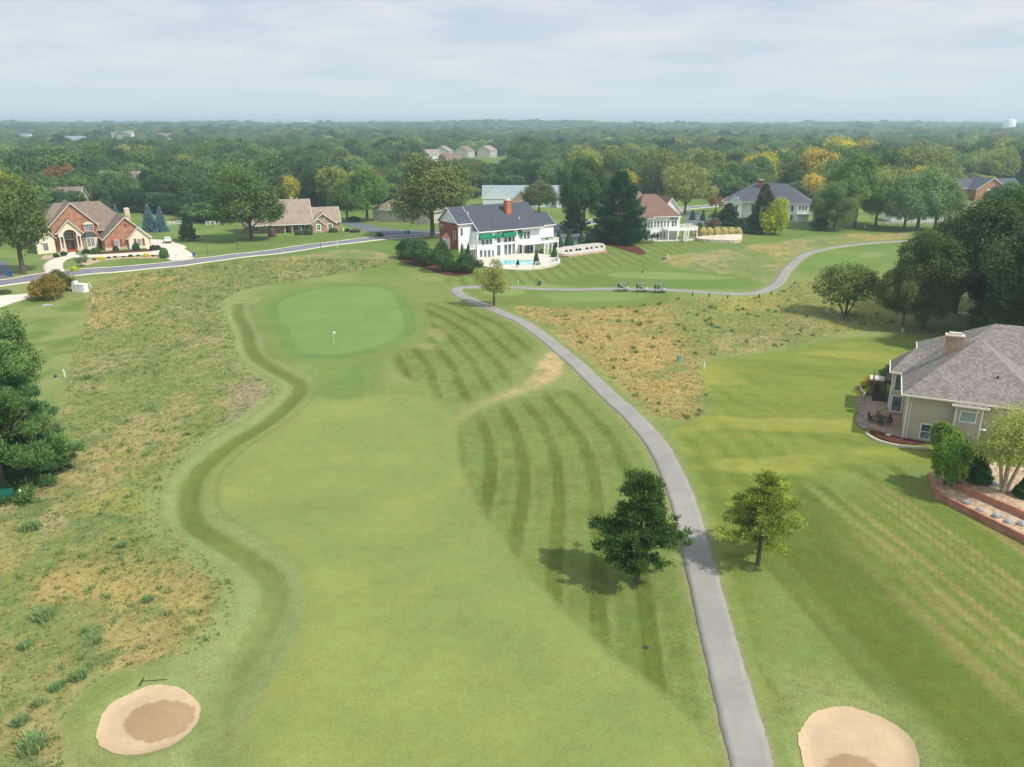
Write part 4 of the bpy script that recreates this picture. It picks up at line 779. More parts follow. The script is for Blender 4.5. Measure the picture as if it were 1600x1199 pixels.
for k in order:
    x, y = WD[k, :2]; h = hh[k]; c = pal[ci[k]] * hs.uniform(.75, 1.25); u = ct[k]; lims = [-1e4, 60, 240, 350, 460, 600, 740, 900, 1010, 1130, 1280, 1480, 1700]; b_ = max(j for j in range(12) if u >= lims[j]); lo_ = max(lims[b_], -60); q_ = (u - lo_) / (lims[b_ + 1] - lo_); sub_ = 'left part' if q_ < .34 else ('middle part' if q_ < .67 else 'right part')
    size = 'low' if h < 11 else ('tall' if h > 16 else 'middling'); row_ = 'woods edge' if edge_d[k] < 10 else ('second row' if edge_d[k] < 20 else ('third row' if edge_d[k] < 32 else ('fourth row' if edge_d[k] < 46 else 'deep woods')))
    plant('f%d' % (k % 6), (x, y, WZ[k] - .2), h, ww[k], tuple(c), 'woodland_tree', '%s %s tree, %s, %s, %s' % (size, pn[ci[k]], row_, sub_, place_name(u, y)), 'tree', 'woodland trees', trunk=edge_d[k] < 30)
# the rest of the woods reads as one mass
def far_woods():
    idx = np.where(~isl)[0]; n = len(idx); m = bpy.data.meshes.new("distant_woods"); m.vertices.add(n)
    co = np.c_[WD[idx, :2], WZ[idx] - .3].astype(np.float32); m.vertices.foreach_set('co', co.ravel())
    r = np.random.default_rng(9); sc = np.stack([ww[idx] / 1.0, ww[idx] / 1.0, hh[idx]], 1).astype(np.float32)
    col = pal[ci[idx]] * r.uniform(.72, 1.28, (n, 1)) * FK
    for nm, ty, d, ax in (('sc', 'FLOAT_VECTOR', sc, 'vector'), ('tcol', 'FLOAT_COLOR', np.c_[col, np.ones(n)].astype(np.float32), 'color'), ('rot', 'FLOAT_VECTOR', np.c_[np.zeros((n, 2)), r.uniform(0, 6.28, n)].astype(np.float32), 'vector')):
        a = m.attributes.new(nm, ty, 'POINT'); a.data.foreach_set(ax, d.ravel())
    a = m.attributes.new('pi', 'INT', 'POINT'); a.data.foreach_set('value', (np.arange(n) % 6).astype(np.int32))
    o = link("distant_woods", m, M_LEAF); g = bpy.data.node_groups.new("scatter_crowns", 'GeometryNodeTree'); g.interface.new_socket('Geometry', in_out='INPUT', socket_type='NodeSocketGeometry'); g.interface.new_socket('Geometry', in_out='OUTPUT', socket_type='NodeSocketGeometry')
    gi, go = g.nodes.new('NodeGroupInput'), g.nodes.new('NodeGroupOutput'); j = g.nodes.new('GeometryNodeJoinGeometry'); g.links.new(j.outputs[0], go.inputs[0])
    def attr(nm, ty):
        q = g.nodes.new('GeometryNodeInputNamedAttribute'); q.data_type = ty; q.inputs['Name'].default_value = nm; return q.outputs['Attribute']
    av, ar, ap = attr('sc', 'FLOAT_VECTOR'), attr('rot', 'FLOAT_VECTOR'), attr('pi', 'INT')
    for q in range(6):
        src = next(ob for ob in bpy.data.objects if ob.data is PROTO['f%d' % q][0]); pw, ph = PROTO['f%d' % q][2:]
        ip = g.nodes.new('GeometryNodeInstanceOnPoints'); g.links.new(gi.outputs[0], ip.inputs['Points'])
        cmp_ = g.nodes.new('FunctionNodeCompare'); cmp_.data_type = 'INT'; cmp_.operation = 'EQUAL'; g.links.new(ap, cmp_.inputs[2]); cmp_.inputs[3].default_value = q; g.links.new(cmp_.outputs[0], ip.inputs['Selection'])
        oi = g.nodes.new('GeometryNodeObjectInfo'); oi.inputs['Object'].default_value = src; oi.inputs['As Instance'].default_value = False; oi.transform_space = 'ORIGINAL'
        tf = g.nodes.new('GeometryNodeTransform'); tf.inputs['Scale'].default_value = (1 / pw, 1 / pw, 1 / ph); g.links.new(oi.outputs['Geometry'], tf.inputs[0]); g.links.new(tf.outputs[0], ip.inputs['Instance'])
        g.links.new(av, ip.inputs['Scale']); e2 = g.nodes.new('FunctionNodeEulerToRotation'); g.links.new(ar, e2.inputs[0]); g.links.new(e2.outputs[0], ip.inputs['Rotation']); g.links.new(ip.outputs[0], j.inputs[0])
    md = o.modifiers.new("scatter", 'NODES'); md.node_group = g; tag(o, 'distant woodland canopy reaching to the hazy horizon', 'woods', None, 'stuff')
far_woods()

# ------------------------------------------------------------------ houses
class House:
    def __init__(s, name, p1, yaw, label, cat='house', group=None):
        s.p = p1 if isinstance(p1, Vector) else at(*p1); s.yaw = yaw; s.c, s.s = math.cos(yaw), math.sin(yaw)
        s.e = empty(name, s.p, yaw, label, cat, group)
    def ray(s, u, v):
        a = (u - 800) / F; b = (599.5 - v) / F; ry = math.cos(PITCH) + b * math.sin(PITCH); rz = -math.sin(PITCH) + b * math.cos(PITCH)
        ox, oy = -s.p.x, -s.p.y; return ox * s.c + oy * s.s, -ox * s.s + oy * s.c, a * s.c + ry * s.s, -a * s.s + ry * s.c, rz
    def fp(s, u, v, y=0.0):
        """(x, z) on the wall plane y"""
        ox, oy, dx, dy, dz = s.ray(u, v); t = (y - oy) / dy; return ox + dx * t, CAM_H + dz * t - s.p.z
    def sp(s, u, v, x=0.0):
        ox, oy, dx, dy, dz = s.ray(u, v); t = (x - ox) / dx; return oy + dy * t, CAM_H + dz * t - s.p.z
    def part(s, name, mb, m, parent=None, label=None, smooth=False): return tag(mb.build(name, m, parent or s.e, smooth), label)
    def walls(s, x0, x1, y0, y1, z1, m, z0=-1.5, label=None): return s.part('wall', MB().box(x0, x1, y0, y1, z0, z1), m, None, label)
    def gable_wall(s, x0, x1, y0, y1, ze, zr, m, axis='x', z0=-1.5, off=0.0, label=None):
        """walls with gable ends; ridge runs along axis"""
        a, b, c, d = (y0, y1, x0, x1) if axis == 'x' else (x0, x1, y0, y1); mid = (a + b) / 2 + off
        return s.part('wall', MB().profile([(a, z0), (b, z0), (b, ze), (mid, zr), (a, ze)], c, d, axis), m, None, label)
    def gable_roof(s, x0, x1, y0, y1, ze, zr, m, axis='x', o=.45, t=.22, off=0.0, trim=None, front_ext=None):
        a, b, c, d = (y0, y1, x0, x1) if axis == 'x' else (x0, x1, y0, y1); mid = (a + b) / 2 + off; pa = (zr - ze) / (mid - a); pb = (zr - ze) / (b - mid)
        oa = o if front_ext is None else front_ext
        P = [(a - oa, ze - oa * pa), (mid, zr), (b + o, ze - o * pb), (b + o, ze - o * pb + t), (mid, zr + t), (a - oa, ze - oa * pa + t)]
        r = s.part('roof', MB().profile(P, c - o, d + o, axis), m)
        e = .05; Q = [(a - oa - e, ze - oa * pa - .10), (mid, zr - .10), (b + o + e, ze - o * pb - .10), (b + o + e, ze - o * pb + t * .8), (mid, zr + t * .8), (a - oa - e, ze - oa * pa + t * .8)]
        mb = MB(); mb.profile(Q, c - o - .08, c - o + .0, axis); mb.profile(Q, d + o - .0, d + o + .08, axis)
        for q, pz in ((a - oa, ze - oa * pa), (b + o, ze - o * pb)):
            lo, hi = (q - .16, q - .003) if q < mid else (q + .003, q + .16)
            if axis == 'x': mb.box(c - o, d + o, lo, hi, pz - .02, pz + .17)
            else: mb.box(lo, hi, c - o, d + o, pz - .02, pz + .17)
        s.part('fascia', mb, trim or M_TRIM, r); return r
    def hip_roof(s, x0, x1, y0, y1, ze, zr, m, o=.5, hx0=None, hx1=None, trim=None, axis='x', t=.2):
        X0, X1, Y0, Y1 = x0 - o, x1 + o, y0 - o, y1 + o
        if axis == 'x':
            h = (Y1 - Y0) / 2; a = X0 + (h if hx0 is None else hx0); b = X1 - (h if hx1 is None else hx1); R_ = [(a, (Y0 + Y1) / 2, zr), (max(b, a + .02), (Y0 + Y1) / 2, zr)]
            V = [(X0, Y0, ze), (X1, Y0, ze), (X1, Y1, ze), (X0, Y1, ze), (X0, Y0, ze + t), (X1, Y0, ze + t), (X1, Y1, ze + t), (X0, Y1, ze + t)] + R_
            Fs = [(0, 3, 2, 1), (0, 1, 5, 4), (1, 2, 6, 5), (2, 3, 7, 6), (3, 0, 4, 7), (4, 5, 9, 8), (5, 6, 9), (6, 7, 8, 9), (7, 4, 8)]
        else:
            h = (X1 - X0) / 2; a = Y0 + (h if hx0 is None else hx0); b = Y1 - (h if hx1 is None else hx1); R_ = [((X0 + X1) / 2, a, zr), ((X0 + X1) / 2, max(b, a + .02), zr)]
            V = [(X0, Y0, ze), (X1, Y0, ze), (X1, Y1, ze), (X0, Y1, ze), (X0, Y0, ze + t), (X1, Y0, ze + t), (X1, Y1, ze + t), (X0, Y1, ze + t)] + R_
            Fs = [(0, 3, 2, 1), (0, 1, 5, 4), (1, 2, 6, 5), (2, 3, 7, 6), (3, 0, 4, 7), (4, 5, 8), (5, 6, 9, 8), (6, 7, 9), (7, 4, 8, 9)]
        mb = MB(); mb.add(V, Fs); r = s.part('roof', mb, m); g = MB(); e = .14
        g.box(X0 - e, X1 + e, Y0 - e, Y0 - .003, ze - .02, ze + t - .04).box(X0 - e, X1 + e, Y1 + .003, Y1 + e, ze - .02, ze + t - .04).box(X0 - e, X0 - .003, Y0 - .003, Y1 + .003, ze - .02, ze + t - .04).box(X1 + .003, X1 + e, Y0 - .003, Y1 + .003, ze - .02, ze + t - .04)
        s.part('gutter', g, trim or M_TRIM, r); return r
    def win(s, side, q, z, w, h, c=0.0, mul=(1, 1), trim=None, glass=None, name='window', label=None, parent=None, fr=.09):
        """side F/B: q is x on plane y=c; side L/R: q is y on plane x=c; (q, z) lower left corner"""
        def bx(mb, a0, a1, z0, z1, d0, d1):
            sg = -1 if side in 'FL' else 1; lo, hi = sorted((c + sg * d0, c + sg * d1))
            return mb.box(a0, a1, lo, hi, z0, z1) if side in 'FB' else mb.box(lo, hi, a0, a1, z0, z1)
        o = s.part(name, bx(MB(), q, q + w, z, z + h, -.02, .03), glass or M_GLASS, parent, label); f = MB()
        for a in ((q - fr, q + .01, z - fr, z + h + fr), (q + w - .01, q + w + fr, z - fr, z + h + fr), (q + .01, q + w - .01, z - fr, z + .01), (q + .01, q + w - .01, z + h - .01, z + h + fr)): bx(f, *a, -.02, .07)
        for i in range(1, mul[0]): bx(f, q + w * i / mul[0] - .03, q + w * i / mul[0] + .03, z + .01, z + h - .01, .0, .052)
        for i in range(1, mul[1]): bx(f, q + .01, q + w - .01, z + h * i / mul[1] - .03, z + h * i / mul[1] + .03, .0, .056)
        s.part('frame', f, trim or M_TRIM, o); return o
    def box(s, name, x0, x1, y0, y1, z0, z1, m, parent=None, label=None): return s.part(name, MB().box(x0, x1, y0, y1, z0, z1), m, parent, label)
    def chimney(s, roof, x0, x1, y0, y1, z0, z1, m, cap=M_CONC):
        c = s.part('chimney', MB().box(x0, x1, y0, y1, z0, z1), m, roof); s.part('cap', MB().box(x0 - .12, x1 + .12, y0 - .12, y1 + .12, z1, z1 + .14).box(x0 + .25, x1 - .25, y0 + .2, y1 - .2, z1 + .14, z1 + .4), cap, c); return c
    def railing(s, name, P, z, m, h=1.0, step=.16, parent=None):
        mb = MB()
        for (x0, y0), (x1, y1) in zip(P[:-1], P[1:]):
            L = math.hypot(x1 - x0, y1 - y0); a = math.atan2(y1 - y0, x1 - x0); M = Matrix.Translation((x0, y0, z)) @ Matrix.Rotation(a, 4, 'Z')
            mb.box(0, L, -.05, .05, h - .08, h, M).box(0, L, -.03, .03, .08, .15, M)
            for i in range(int(L / step) + 1): mb.box(i * step - .02, i * step + .02, -.02, .02, .15, h - .08, M)
            for i in range(int(L / 2) + 1): q = min(i * 2.0, L); mb.box(q - .06, q + .06, -.06, .06, 0, h + .06, M)
        return s.part(name, mb, m, parent)
    def stairs(s, x0, y0, z0, x1, y1, z1, w, m, rail=None):
        """flight from (x0,y0,z0) down to (x1,y1,z1)"""
        n = max(3, int(abs(z0 - z1) / .19)); mb = MB(); L = math.hypot(x1 - x0, y1 - y0); a = math.atan2(y1 - y0, x1 - x0); M = Matrix.Translation((x0, y0, 0)) @ Matrix.Rotation(a, 4, 'Z')
        for i in range(n): z = z0 + (z1 - z0) * (i + 1) / n; mb.box(L * i / n, L * (i + 1.15) / n, -w / 2, w / 2, z - .06, z, M)
        for sg in (-1, 1): mb.add([M @ Vector(q) for q in ((0, sg * w / 2, z0 - .35), (L, sg * w / 2, z1 - .1), (L, sg * w / 2, z1 + .15), (0, sg * w / 2, z0 - .05), (0, sg * (w / 2 + .05), z0 - .35), (L, sg * (w / 2 + .05), z1 - .1), (L, sg * (w / 2 + .05), z1 + .15), (0, sg * (w / 2 + .05), z0 - .05))], [(0, 1, 2, 3), (7, 6, 5, 4), (0, 4, 5, 1), (1, 5, 6, 2), (2, 6, 7, 3), (3, 7, 4, 0)])
        st = s.part('stairs', mb, m); r = MB()
        for sg in (-1, 1):
            for k in range(n + 1):
                q = k / n; z = z0 + (z1 - z0) * q; r.box(L * q - .025, L * q + .025, sg * w / 2 - .025, sg * w / 2 + .025, z, z + .95, M)
            A = [M @ Vector((0, sg * w / 2, z0 + .95)), M @ Vector((L, sg * w / 2, z1 + .95))]; r.tube(A, .06, 6)
        s.part('handrail', r, rail or m, st); return st

# --- white house with the pool
H = House('pool_house', Vector((-10.7, 214.8, T(-10.7, 214.8))), R(35.5), 'white two storey house with brick end wall, green awnings and slate roof')
H.gable_wall(-2.7, 1.3, 3, 13, 10.0, 13.7, M_WHITE, 'x')
H.box('brick_wall', -2.83, -2.7, 3.1, 12.9, -1.5, 9.8, M_BRICK_RED, label='red brick end wall'); H.gable_wall(1.3, 24.0, 3, 13, 10.0, 13.7, M_WHITE, 'x')
H.walls(1.5, 8.0, 0, 3.2, 7.6, M_WHITE); H.walls(8.0, 15.6, .5, 3.2, 7.3, M_WHITE); H.walls(15.6, 24.2, 1.2, 3.2, 7.6, M_WHITE)
r1 = H.gable_roof(-2.7, 1.3, 3, 13, 10.0, 13.7, M_SH_CHAR, 'x', .5)
zf = lambda y: 13.7 - .74 * (8 - y)
mb = MB(); P = [(-.45, zf(-.45)), (8, 13.72), (13.5, 13.7 - .74 * 5.5), (13.5, 13.92 - .74 * 5.5), (8, 13.95), (-.45, zf(-.45) + .22)]; mb.profile(P, 1.82, 24.4, 'x'); rf = H.part('roof', mb, M_SH_CHAR, label='long slate roof slope over the pool front')
H.part('fascia', MB().box(1.82, 8.2, -.6, -.46, zf(-.45) - .05, zf(-.45) + .2).box(8.2, 24.4, -.58, -.46, zf(-.45) - .03, zf(-.45) + .17).add([(1.74, -.5, zf(-.5) - .15), (1.74, 8, 13.55), (1.74, 8, 13.95), (1.74, -.5, zf(-.5) + .22), (1.82, -.5, zf(-.5) - .15), (1.82, 8, 13.55), (1.82, 8, 13.95), (1.82, -.5, zf(-.5) + .22)], [(0, 1, 2, 3), (7, 6, 5, 4), (0, 4, 5, 1), (1, 5, 6, 2), (2, 6, 7, 3), (3, 7, 4, 0)]), M_TRIM, rf)
H.chimney(rf, 14.3, 15.9, 4.2, 5.7, 8.5, 15.0, M_BRICK_ORANGE)
# right upper wing on posts with its own gable
H.walls(24.2, 29.0, 1.2, 9, 8.0, M_WHITE, 4.2); H.walls(22.5, 26.4, 4, 9, 4.2, M_WHITE)
H.gable_wall(24.2, 29.0, 1.2, 9, 8.0, 11.3, M_WHITE, 'y', 7.0) if False else None
H.gable_roof(24.4, 29.0, 1.2, 9, 7.95, 10.8, M_SH_CHAR, 'x', .45)
H.part('wall', MB().profile([(1.2, 7.0), (9, 7.0), (9, 7.95), (5.1, 10.8), (1.2, 7.95)], 28.8, 29.0, 'x'), M_WHITE)
for x in (1.5, 7.9): H.box('corner_board', x - .08, x + .08, -.06, .02, -1, 7.5, M_TRIM)
# windows of the pool front, measured on the wall
def wz(hse, ox, oy, sc): return lambda X, Y, y=0.0: hse.fp(ox + X / sc, oy + Y / sc, y)
q4 = wz(H, 620, 290, 5.714)
for X0, X1 in ((740, 764), (777, 801), (811, 837)): a, b = q4(X0, 645), q4(X1, 570); H.win('F', a[0], max(.3, a[1]), b[0] - a[0], 2.1, 0.0)
a, b = q4(850, 640), q4(866, 575); H.win('F', a[0], .5, b[0] - a[0], 1.9, 0.0)
for X0, X1 in ((758, 784), (793, 819), (827, 853)): a, b = q4(X0, 530), q4(X1, 488); H.win('F', a[0], 3.95, b[0] - a[0], 1.35, 0.0)
for X0, X1 in ((893, 925), (958, 986), (994, 1021), (1030, 1056)):
    a, b = q4(X0, 630, .5), q4(X1, 540, .5); H.win('F', a[0], .45, b[0] - a[0], 3.0, .5); H.win('F', a[0], 4.0, b[0] - a[0], 1.6, .5)
for X0, X1 in ((1132, 1156), (1162, 1188)): a, b = q4(X0, 475, 1.2), q4(X1, 412, 1.2); H.win('F', a[0], 4.3, b[0] - a[0], 2.1, 1.2, (1, 2))
a = q4(1100, 475, 1.2); H.win('F', a[0], 4.3, .9, 1.9, 1.2)
for x in (16.6, 18.6, 20.4): H.win('F', x, .2, 1.6, 2.5, 1.2, name='patio_door')
def awning(hse, x0, x1, y, z, d, h):
    mb = MB(); n = 7; prof = [(y - d * math.sin(math.pi / 2 * i / n), z - h * (1 - math.cos(math.pi / 2 * i / n))) for i in range(n + 1)]; ins = min(.6, (x1 - x0) * .22); A = []
    V = []; m = n + 1
    for i, (yy, z_) in enumerate(prof): k = ins * (1 - math.sin(math.pi / 2 * i / n)); V += [(x0 + k, yy, z_), (x1 - k, yy, z_)]
    yl, zl = prof[-1]; V += [(x0, yl, zl - .3), (x1, yl, zl - .3)]; b0 = len(V); V += [(x0, y, zl - .3), (x1, y, zl - .3)]
    Fs = [(2 * i, 2 * i + 1, 2 * i + 3, 2 * i + 2) for i in range(m)] + [tuple([2 * i for i in range(m + 1)] + [b0]), tuple([2 * i + 1 for i in range(m + 1)] + [b0 + 1])[::-1]]
    return hse.part('awning', mb.add(V, Fs), M_GREENAWN, label='green canvas awning')
for X0, X1, y in ((745, 872, 0), (882, 934, .5), (953, 1068, .5)):
    a, b = q4(X0, 480, y - 1.0), q4(X1, 480, y - 1.0); awning(H, a[0], b[0], y, 6.95, 1.1, 1.05)
a = q4(1082, 450, .8); awning(H, a[0], a[0] + 1.5, 1.2, 6.9, .8, .9)
H.win('L', 4.2, 5.6, 1.0, 2.0, -2.83); H.win('L', 11.0, 8.3, 1.1, .6, -2.83); H.win('F', -2.0, 6.6, .75, 2.0, 3.0)
by = H.part('bay_window', MB().prism([(-2.83, 7.2), (-3.7, 7.8), (-3.7, 9.8), (-2.83, 10.4)], 2.2, 5.6), M_TRIM); H.part('bay_roof', MB().add([(-2.83, 7.0, 5.6), (-3.85, 7.7, 5.6), (-3.85, 9.9, 5.6), (-2.83, 10.6, 5.6), (-2.83, 8.8, 7.0)], [(0, 1, 4), (1, 2, 4), (2, 3, 4), (0, 3, 2, 1), (0, 4, 3)]), M_COPPER, by)
H.win('L', 7.95, 2.8, .75, 2.2, -3.7, parent=by); H.win('L', 8.9, 2.8, .75, 2.2, -3.7, parent=by)
# decks
dk_ = H.part('deck', MB().box(15.7, 28.8, -1.6, 1.15, 3.0, 3.25), M_TRIM); H.railing('railing', [(15.8, -1.55), (23.6, -1.55)], 3.25, M_TRIM, parent=dk_); H.railing('railing', [(25.2, -1.55), (28.7, -1.55), (28.7, 1.1)], 3.25, M_TRIM, parent=dk_)
for x in (15.9, 19.8, 23.7, 26.4, 28.6): H.box('post', x - .12, x + .12, -1.5, -1.26, -1.5, 3.0, M_TRIM, dk_)
H.stairs(24.4, -1.7, 3.2, 21.6, -4.8, .2, 1.2, M_TRIM)
dk2 = H.part('balcony', MB().box(-1.2, 1.5, .4, 3.0, 3.0, 3.2), M_TRIM); H.railing('railing', [(-1.1, 2.9), (-1.1, .45), (1.4, .45)], 3.2, M_TRIM, parent=dk2); H.win('F', -.9, .2, 1.4, 2.3, 3.0, name='patio_door')
H.part('roof_vent', MB().tube([(1.9, 5.2, 11.4), (1.9, 5.2, 12.7)], .1), M_WHITEPL, rf); H.part('roof_vent', MB().tube([(17.5, 2.6, 9.6), (17.5, 2.6, 10.5)], .12), M_WHITEPL, rf)

def slab(name, l, z0, z1, m, label, cat=None, sm=True, kind=None, group=None, zs=None):
    zs = z1 if zs is None else zs; P = chaikin(pts(l, zs), True, 2) if sm else pts(l, zs); o = MB().prism([tuple(q) for q in P], z0, z1).build(name, m); return tag(o, label, cat, group, kind)
zp = T(2, 210) + .45
slab('pool_deck', [(728, 404), (743, 411), (760, 417), (784, 420.5), (817, 421), (846, 417), (877, 409.5), (873, 401), (845, 396), (800, 396), (760, 399)], zp - 1.5, zp, M_CONC, 'pale curved concrete deck round the pool', kind='structure')
slab('pool_water', [(772, 408), (778, 406), (791, 406), (799, 407.6), (814, 406), (833, 406.3), (836, 410), (833, 413.5), (814, 415), (804, 413.5), (791, 413.5), (779, 411.5)], zp - .1, zp + .05, M_WATER, 'turquoise swimming pool water', kind='structure')
slab('terrace_gravel', [(863, 389), (879, 386), (939, 378), (947, 384), (945, 391), (888, 398), (870, 396)], T(20, 235) - 1, T(20, 235) + .5, M_PALEGRAVEL, 'pale gravel terrace held by low walls', kind='structure')
slab('terrace_step', [(869, 394), (945, 388), (949, 392.5), (889, 400.5), (870, 399)], T(20, 231) - 1, T(20, 231) + .2, M_BRICK_PALE, 'lower pale stone step of the terrace', kind='structure', sm=False)
for i, (u, v) in enumerate([(885, 397), (892, 396), (901, 395), (906, 394.5), (917, 393), (924, 392.3), (932, 391.3), (940, 390.3)]):
    tree('dome', u, v, v - 3.6, 4.6, DK, 'round_shrub', 'small round shrub on the terrace step, number %s from the left' % ['one', 'two', 'three', 'four', 'five', 'six', 'seven', 'eight'][i], 'shrub', 'small round shrubs on the terrace step').location.z += .55
def planter(u, v, vt, label):
    p = at(u, v); p.z = zp; e = empty('potted_shrub', p, 0, label, 'potted plant'); MB().tube([(0, 0, 0), (0, 0, .7)], [.35, .5], 12).build('pot', M_CONC, e)
    c = link('plant', PROTO['arbor'][0], None, e); c.scale = (2.2, 2.2, 1.5); c.location.z = .6; c.color = (*(q * FK for q in DK), 1)
planter(809, 420, 404, 'small clipped shrub in a pot at the front edge of the pool')
def fence_run(name, l, z, h, m, label, cat, bars=.4, glass=None):
    P = [Vector((*flat_at(u, v, z), z)) for u, v in l]; e = empty(name, P[0], 0, label, cat); mbp = MB(); mbr = MB(); g = MB(); o = P[0]
    for a, b in zip(P[:-1], P[1:]):
        d = b - a; L = d.length; n = max(1, round(L / 2.0)); ang = math.atan2(d.y, d.x); M = Matrix.Translation(a - o) @ Matrix.Rotation(ang, 4, 'Z')
        for i in range(n + 1): mbp.box(L * i / n - .07, L * i / n + .07, -.07, .07, -.3, h + .05, M)
        for zz2 in ([h - .1, h * .55, h * .2] if glass is None else [h - .05, .05]): mbr.box(0, L, -.03, .03, zz2 - .06, zz2 + .06, M)
        if glass: g.box(0, L, -.008, .008, .12, h - .12, M)
    mbp.build('post', m, e); mbr.build('rail', m, e)
    if glass: g.build('panel', glass, e)
t = NT("fence_glass"); t.b.inputs['Transmission Weight'].default_value = .8; M_FGLASS = t.out(lin(200, 220, 225), .05, .5)
fence_run('glass_fence', [(836, 417), (846, 415.5)], zp, 1.2, M_TRIM, 'glass fence panel beside the conical evergreen at the pool', 'fence', glass=M_FGLASS)
fence_run('glass_fence', [(861, 411.5), (872, 408.5), (871, 403)], zp, 1.2, M_TRIM, 'glass fence panels with white posts at the right deck corner', 'fence', glass=M_FGLASS)
fence_run('rail_fence', [(258, 352), (272, 351), (285, 350)], T(*flat_at(270, 351)), 1.3, M_TRIM, 'white rail fence behind the white vehicle', 'fence')
fence_run('rail_fence', [(322, 352), (336, 351), (350, 351)], T(*flat_at(336, 351)), 1.3, M_TRIM, 'white rail fence behind the big round oak', 'fence')

# --- brick house on the left
B = House('brick_house', Vector((-118.94, 229.64, T(-118.9, 229.6))), R(33.8), 'brick house with taupe roofs, columned entrance and cream gable, left side')
B.gable_wall(.3, 12.6, 0, 13, 3.5, 9.2, M_BRICK_TAN, 'y'); B.gable_roof(.3, 12.6, 0, 16, 3.5, 9.2, M_SH_TAUPE, 'y', .5, trim=M_CREAMTRIM)
B.gable_wall(6.6, 12.2, -1.0, 1, 3.4, 6.3, M_STUCCO, 'y'); B.gable_roof(6.6, 12.2, -1.0, 2.5, 3.4, 6.3, M_SH_TAUPE, 'y', .45, trim=M_CREAMTRIM)
B.box('stone_base', .27, 6.6, -.06, 0, -1.5, .8, M_STONE); B.box('stone_base', .24, .3, 0, 7, -1.5, .8, M_STONE)
B.walls(-13.5, .3, 9, 22, 5.6, M_BRICK_TAN); B.gable_wall(-12.2, -.4, 7.2, 12, 7.3, 13.4, M_BRICK_TAN, 'y', label='tall brick gable'); B.gable_roof(-12.2, -.4, 7.2, 20, 7.3, 13.4, M_SH_TAUPE, 'y', .5, trim=M_CREAMTRIM)
B.walls(-16, 8, 10, 24, 5.0, M_BRICK_TAN); rr_ = B.hip_roof(-16, 10, 9, 25, 5.0, 12.9, M_SH_TAUPE, .6, 7, 8, M_CREAMTRIM)
B.gable_roof(-10.9, -4.9, 4.2, 9, 5.6, 8.9, M_SH_TAUPE, 'y', .5, trim=M_CREAMTRIM)
# porch: gable front with an arch
mb = MB(); arc = [(-7.9 + 1.7 * math.cos(math.pi * i / 12), 4.7 + 1.5 * math.sin(math.pi * i / 12)) for i in range(13)]
mb.profile([(-10.9, 4.3), (-9.6, 4.3)] + arc[::-1] + [(-6.2, 4.3), (-4.9, 4.3), (-4.9, 5.6), (-7.9, 8.9), (-10.9, 5.6)], 4.2, 4.6, 'y'); B.part('porch_gable', mb, M_STUCCO)
for x in (-10.5, -9.6, -6.2, -5.3): B.part('column', MB().tube([(x, 4.4, 1.0), (x, 4.4, 1.2), (x, 4.4, 4.1), (x, 4.4, 4.3)], [.24, .17, .15, .24], 12), M_TRIM, smooth=True)
for x in (-10.05, -5.75): B.box('column_base', x - .85, x + .85, 4.0, 4.8, -1.0, 1.0, M_STONE)
B.box('porch_floor', -9.2, -6.6, 3.6, 7.2, -1, .35, M_SHUTTER); B.box('steps', -9.1, -6.7, 2.6, 3.6, -1, .15, M_SHUTTER)
d_ = B.box('door', -8.9, -7.0, 7.1, 7.18, .35, 2.8, M_DARKBROWN); B.win('F', -8.35, .7, .8, 1.8, 7.1, trim=M_SHUTTER, parent=d_); B.win('F', -9.2, 3.1, 2.5, 1.9, 7.2, (3, 1))
B.win('F', -3.6, 5.3, 2.4, 1.7, 7.2, (4, 3)); B.box('shutter', -4.45, -3.75, 7.1, 7.18, 5.2, 7.1, M_SHUTTER); B.box('shutter', -1.1, -.5, 7.1, 7.18, 5.2, 7.1, M_SHUTTER); B.part('window_hood', MB().profile([(-3.8, 7.1), (-1.0, 7.1), (-1.1, 7.45), (-1.8, 7.75), (-2.9, 7.75), (-3.7, 7.45)], 7.05, 7.2, 'y'), M_STUCCO)
bw = B.part('bay_window', MB().prism([(-4.6, 7.2), (-3.7, 6.0), (-1.6, 6.0), (-.7, 7.2)], -1, 3.6), M_STUCCO); B.part('bay_roof', MB().add([(-4.9, 7.2, 3.6), (-3.8, 5.8, 3.6), (-1.5, 5.8, 3.6), (-.4, 7.2, 3.6), (-3.6, 7.2, 4.9), (-1.7, 7.2, 4.9)], [(0, 1, 4), (1, 2, 5, 4), (2, 3, 5), (0, 3, 2, 1), (0, 4, 5, 3)]), M_DARKGREY, bw)
B.win('F', -3.5, .9, .8, 2.3, 6.0, (2, 4), parent=bw); B.win('F', -2.5, .9, .8, 2.3, 6.0, (2, 4), parent=bw)
B.win('F', 3.0, 1.0, 1.1, 1.8, 0, (3, 4)); B.win('F', 8.9, .9, 1.1, 1.9, -1.0, (3, 4))
for x, y in ((2.1, 0), (4.35, 0), (8.0, -1.0), (10.25, -1.0)): B.box('shutter', x, x + .65, y - .08, y, .8, 3.0, M_SHUTTER)
B.part('gable_vent', MB().prism([(6.45 + .55 * math.cos(math.pi * i / 4 + .39), 6.9 + .55 * math.sin(math.pi * i / 4 + .39)) for i in range(8)], 0, .08), M_SHUTTER).matrix_local = Matrix.Translation((0, 0, 0)) @ Matrix(((1, 0, 0, 0), (0, 0, -1, -.0), (0, 1, 0, 0), (0, 0, 0, 1)))
B.chimney(rr_, 8.2, 9.6, 10, 11.4, 5, 10.6, M_STONE); B.gable_wall(-16.6, -12.0, 4.6, 10, 4.6, 7.6, M_STUCCO, 'y'); B.gable_roof(-16.6, -12.0, 4.6, 12, 4.6, 7.6, M_SH_TAUPE, 'y', .5, trim=M_CREAMTRIM); B.win('F', -15.0, .8, 1.2, 2.0, 4.6, (2, 3))
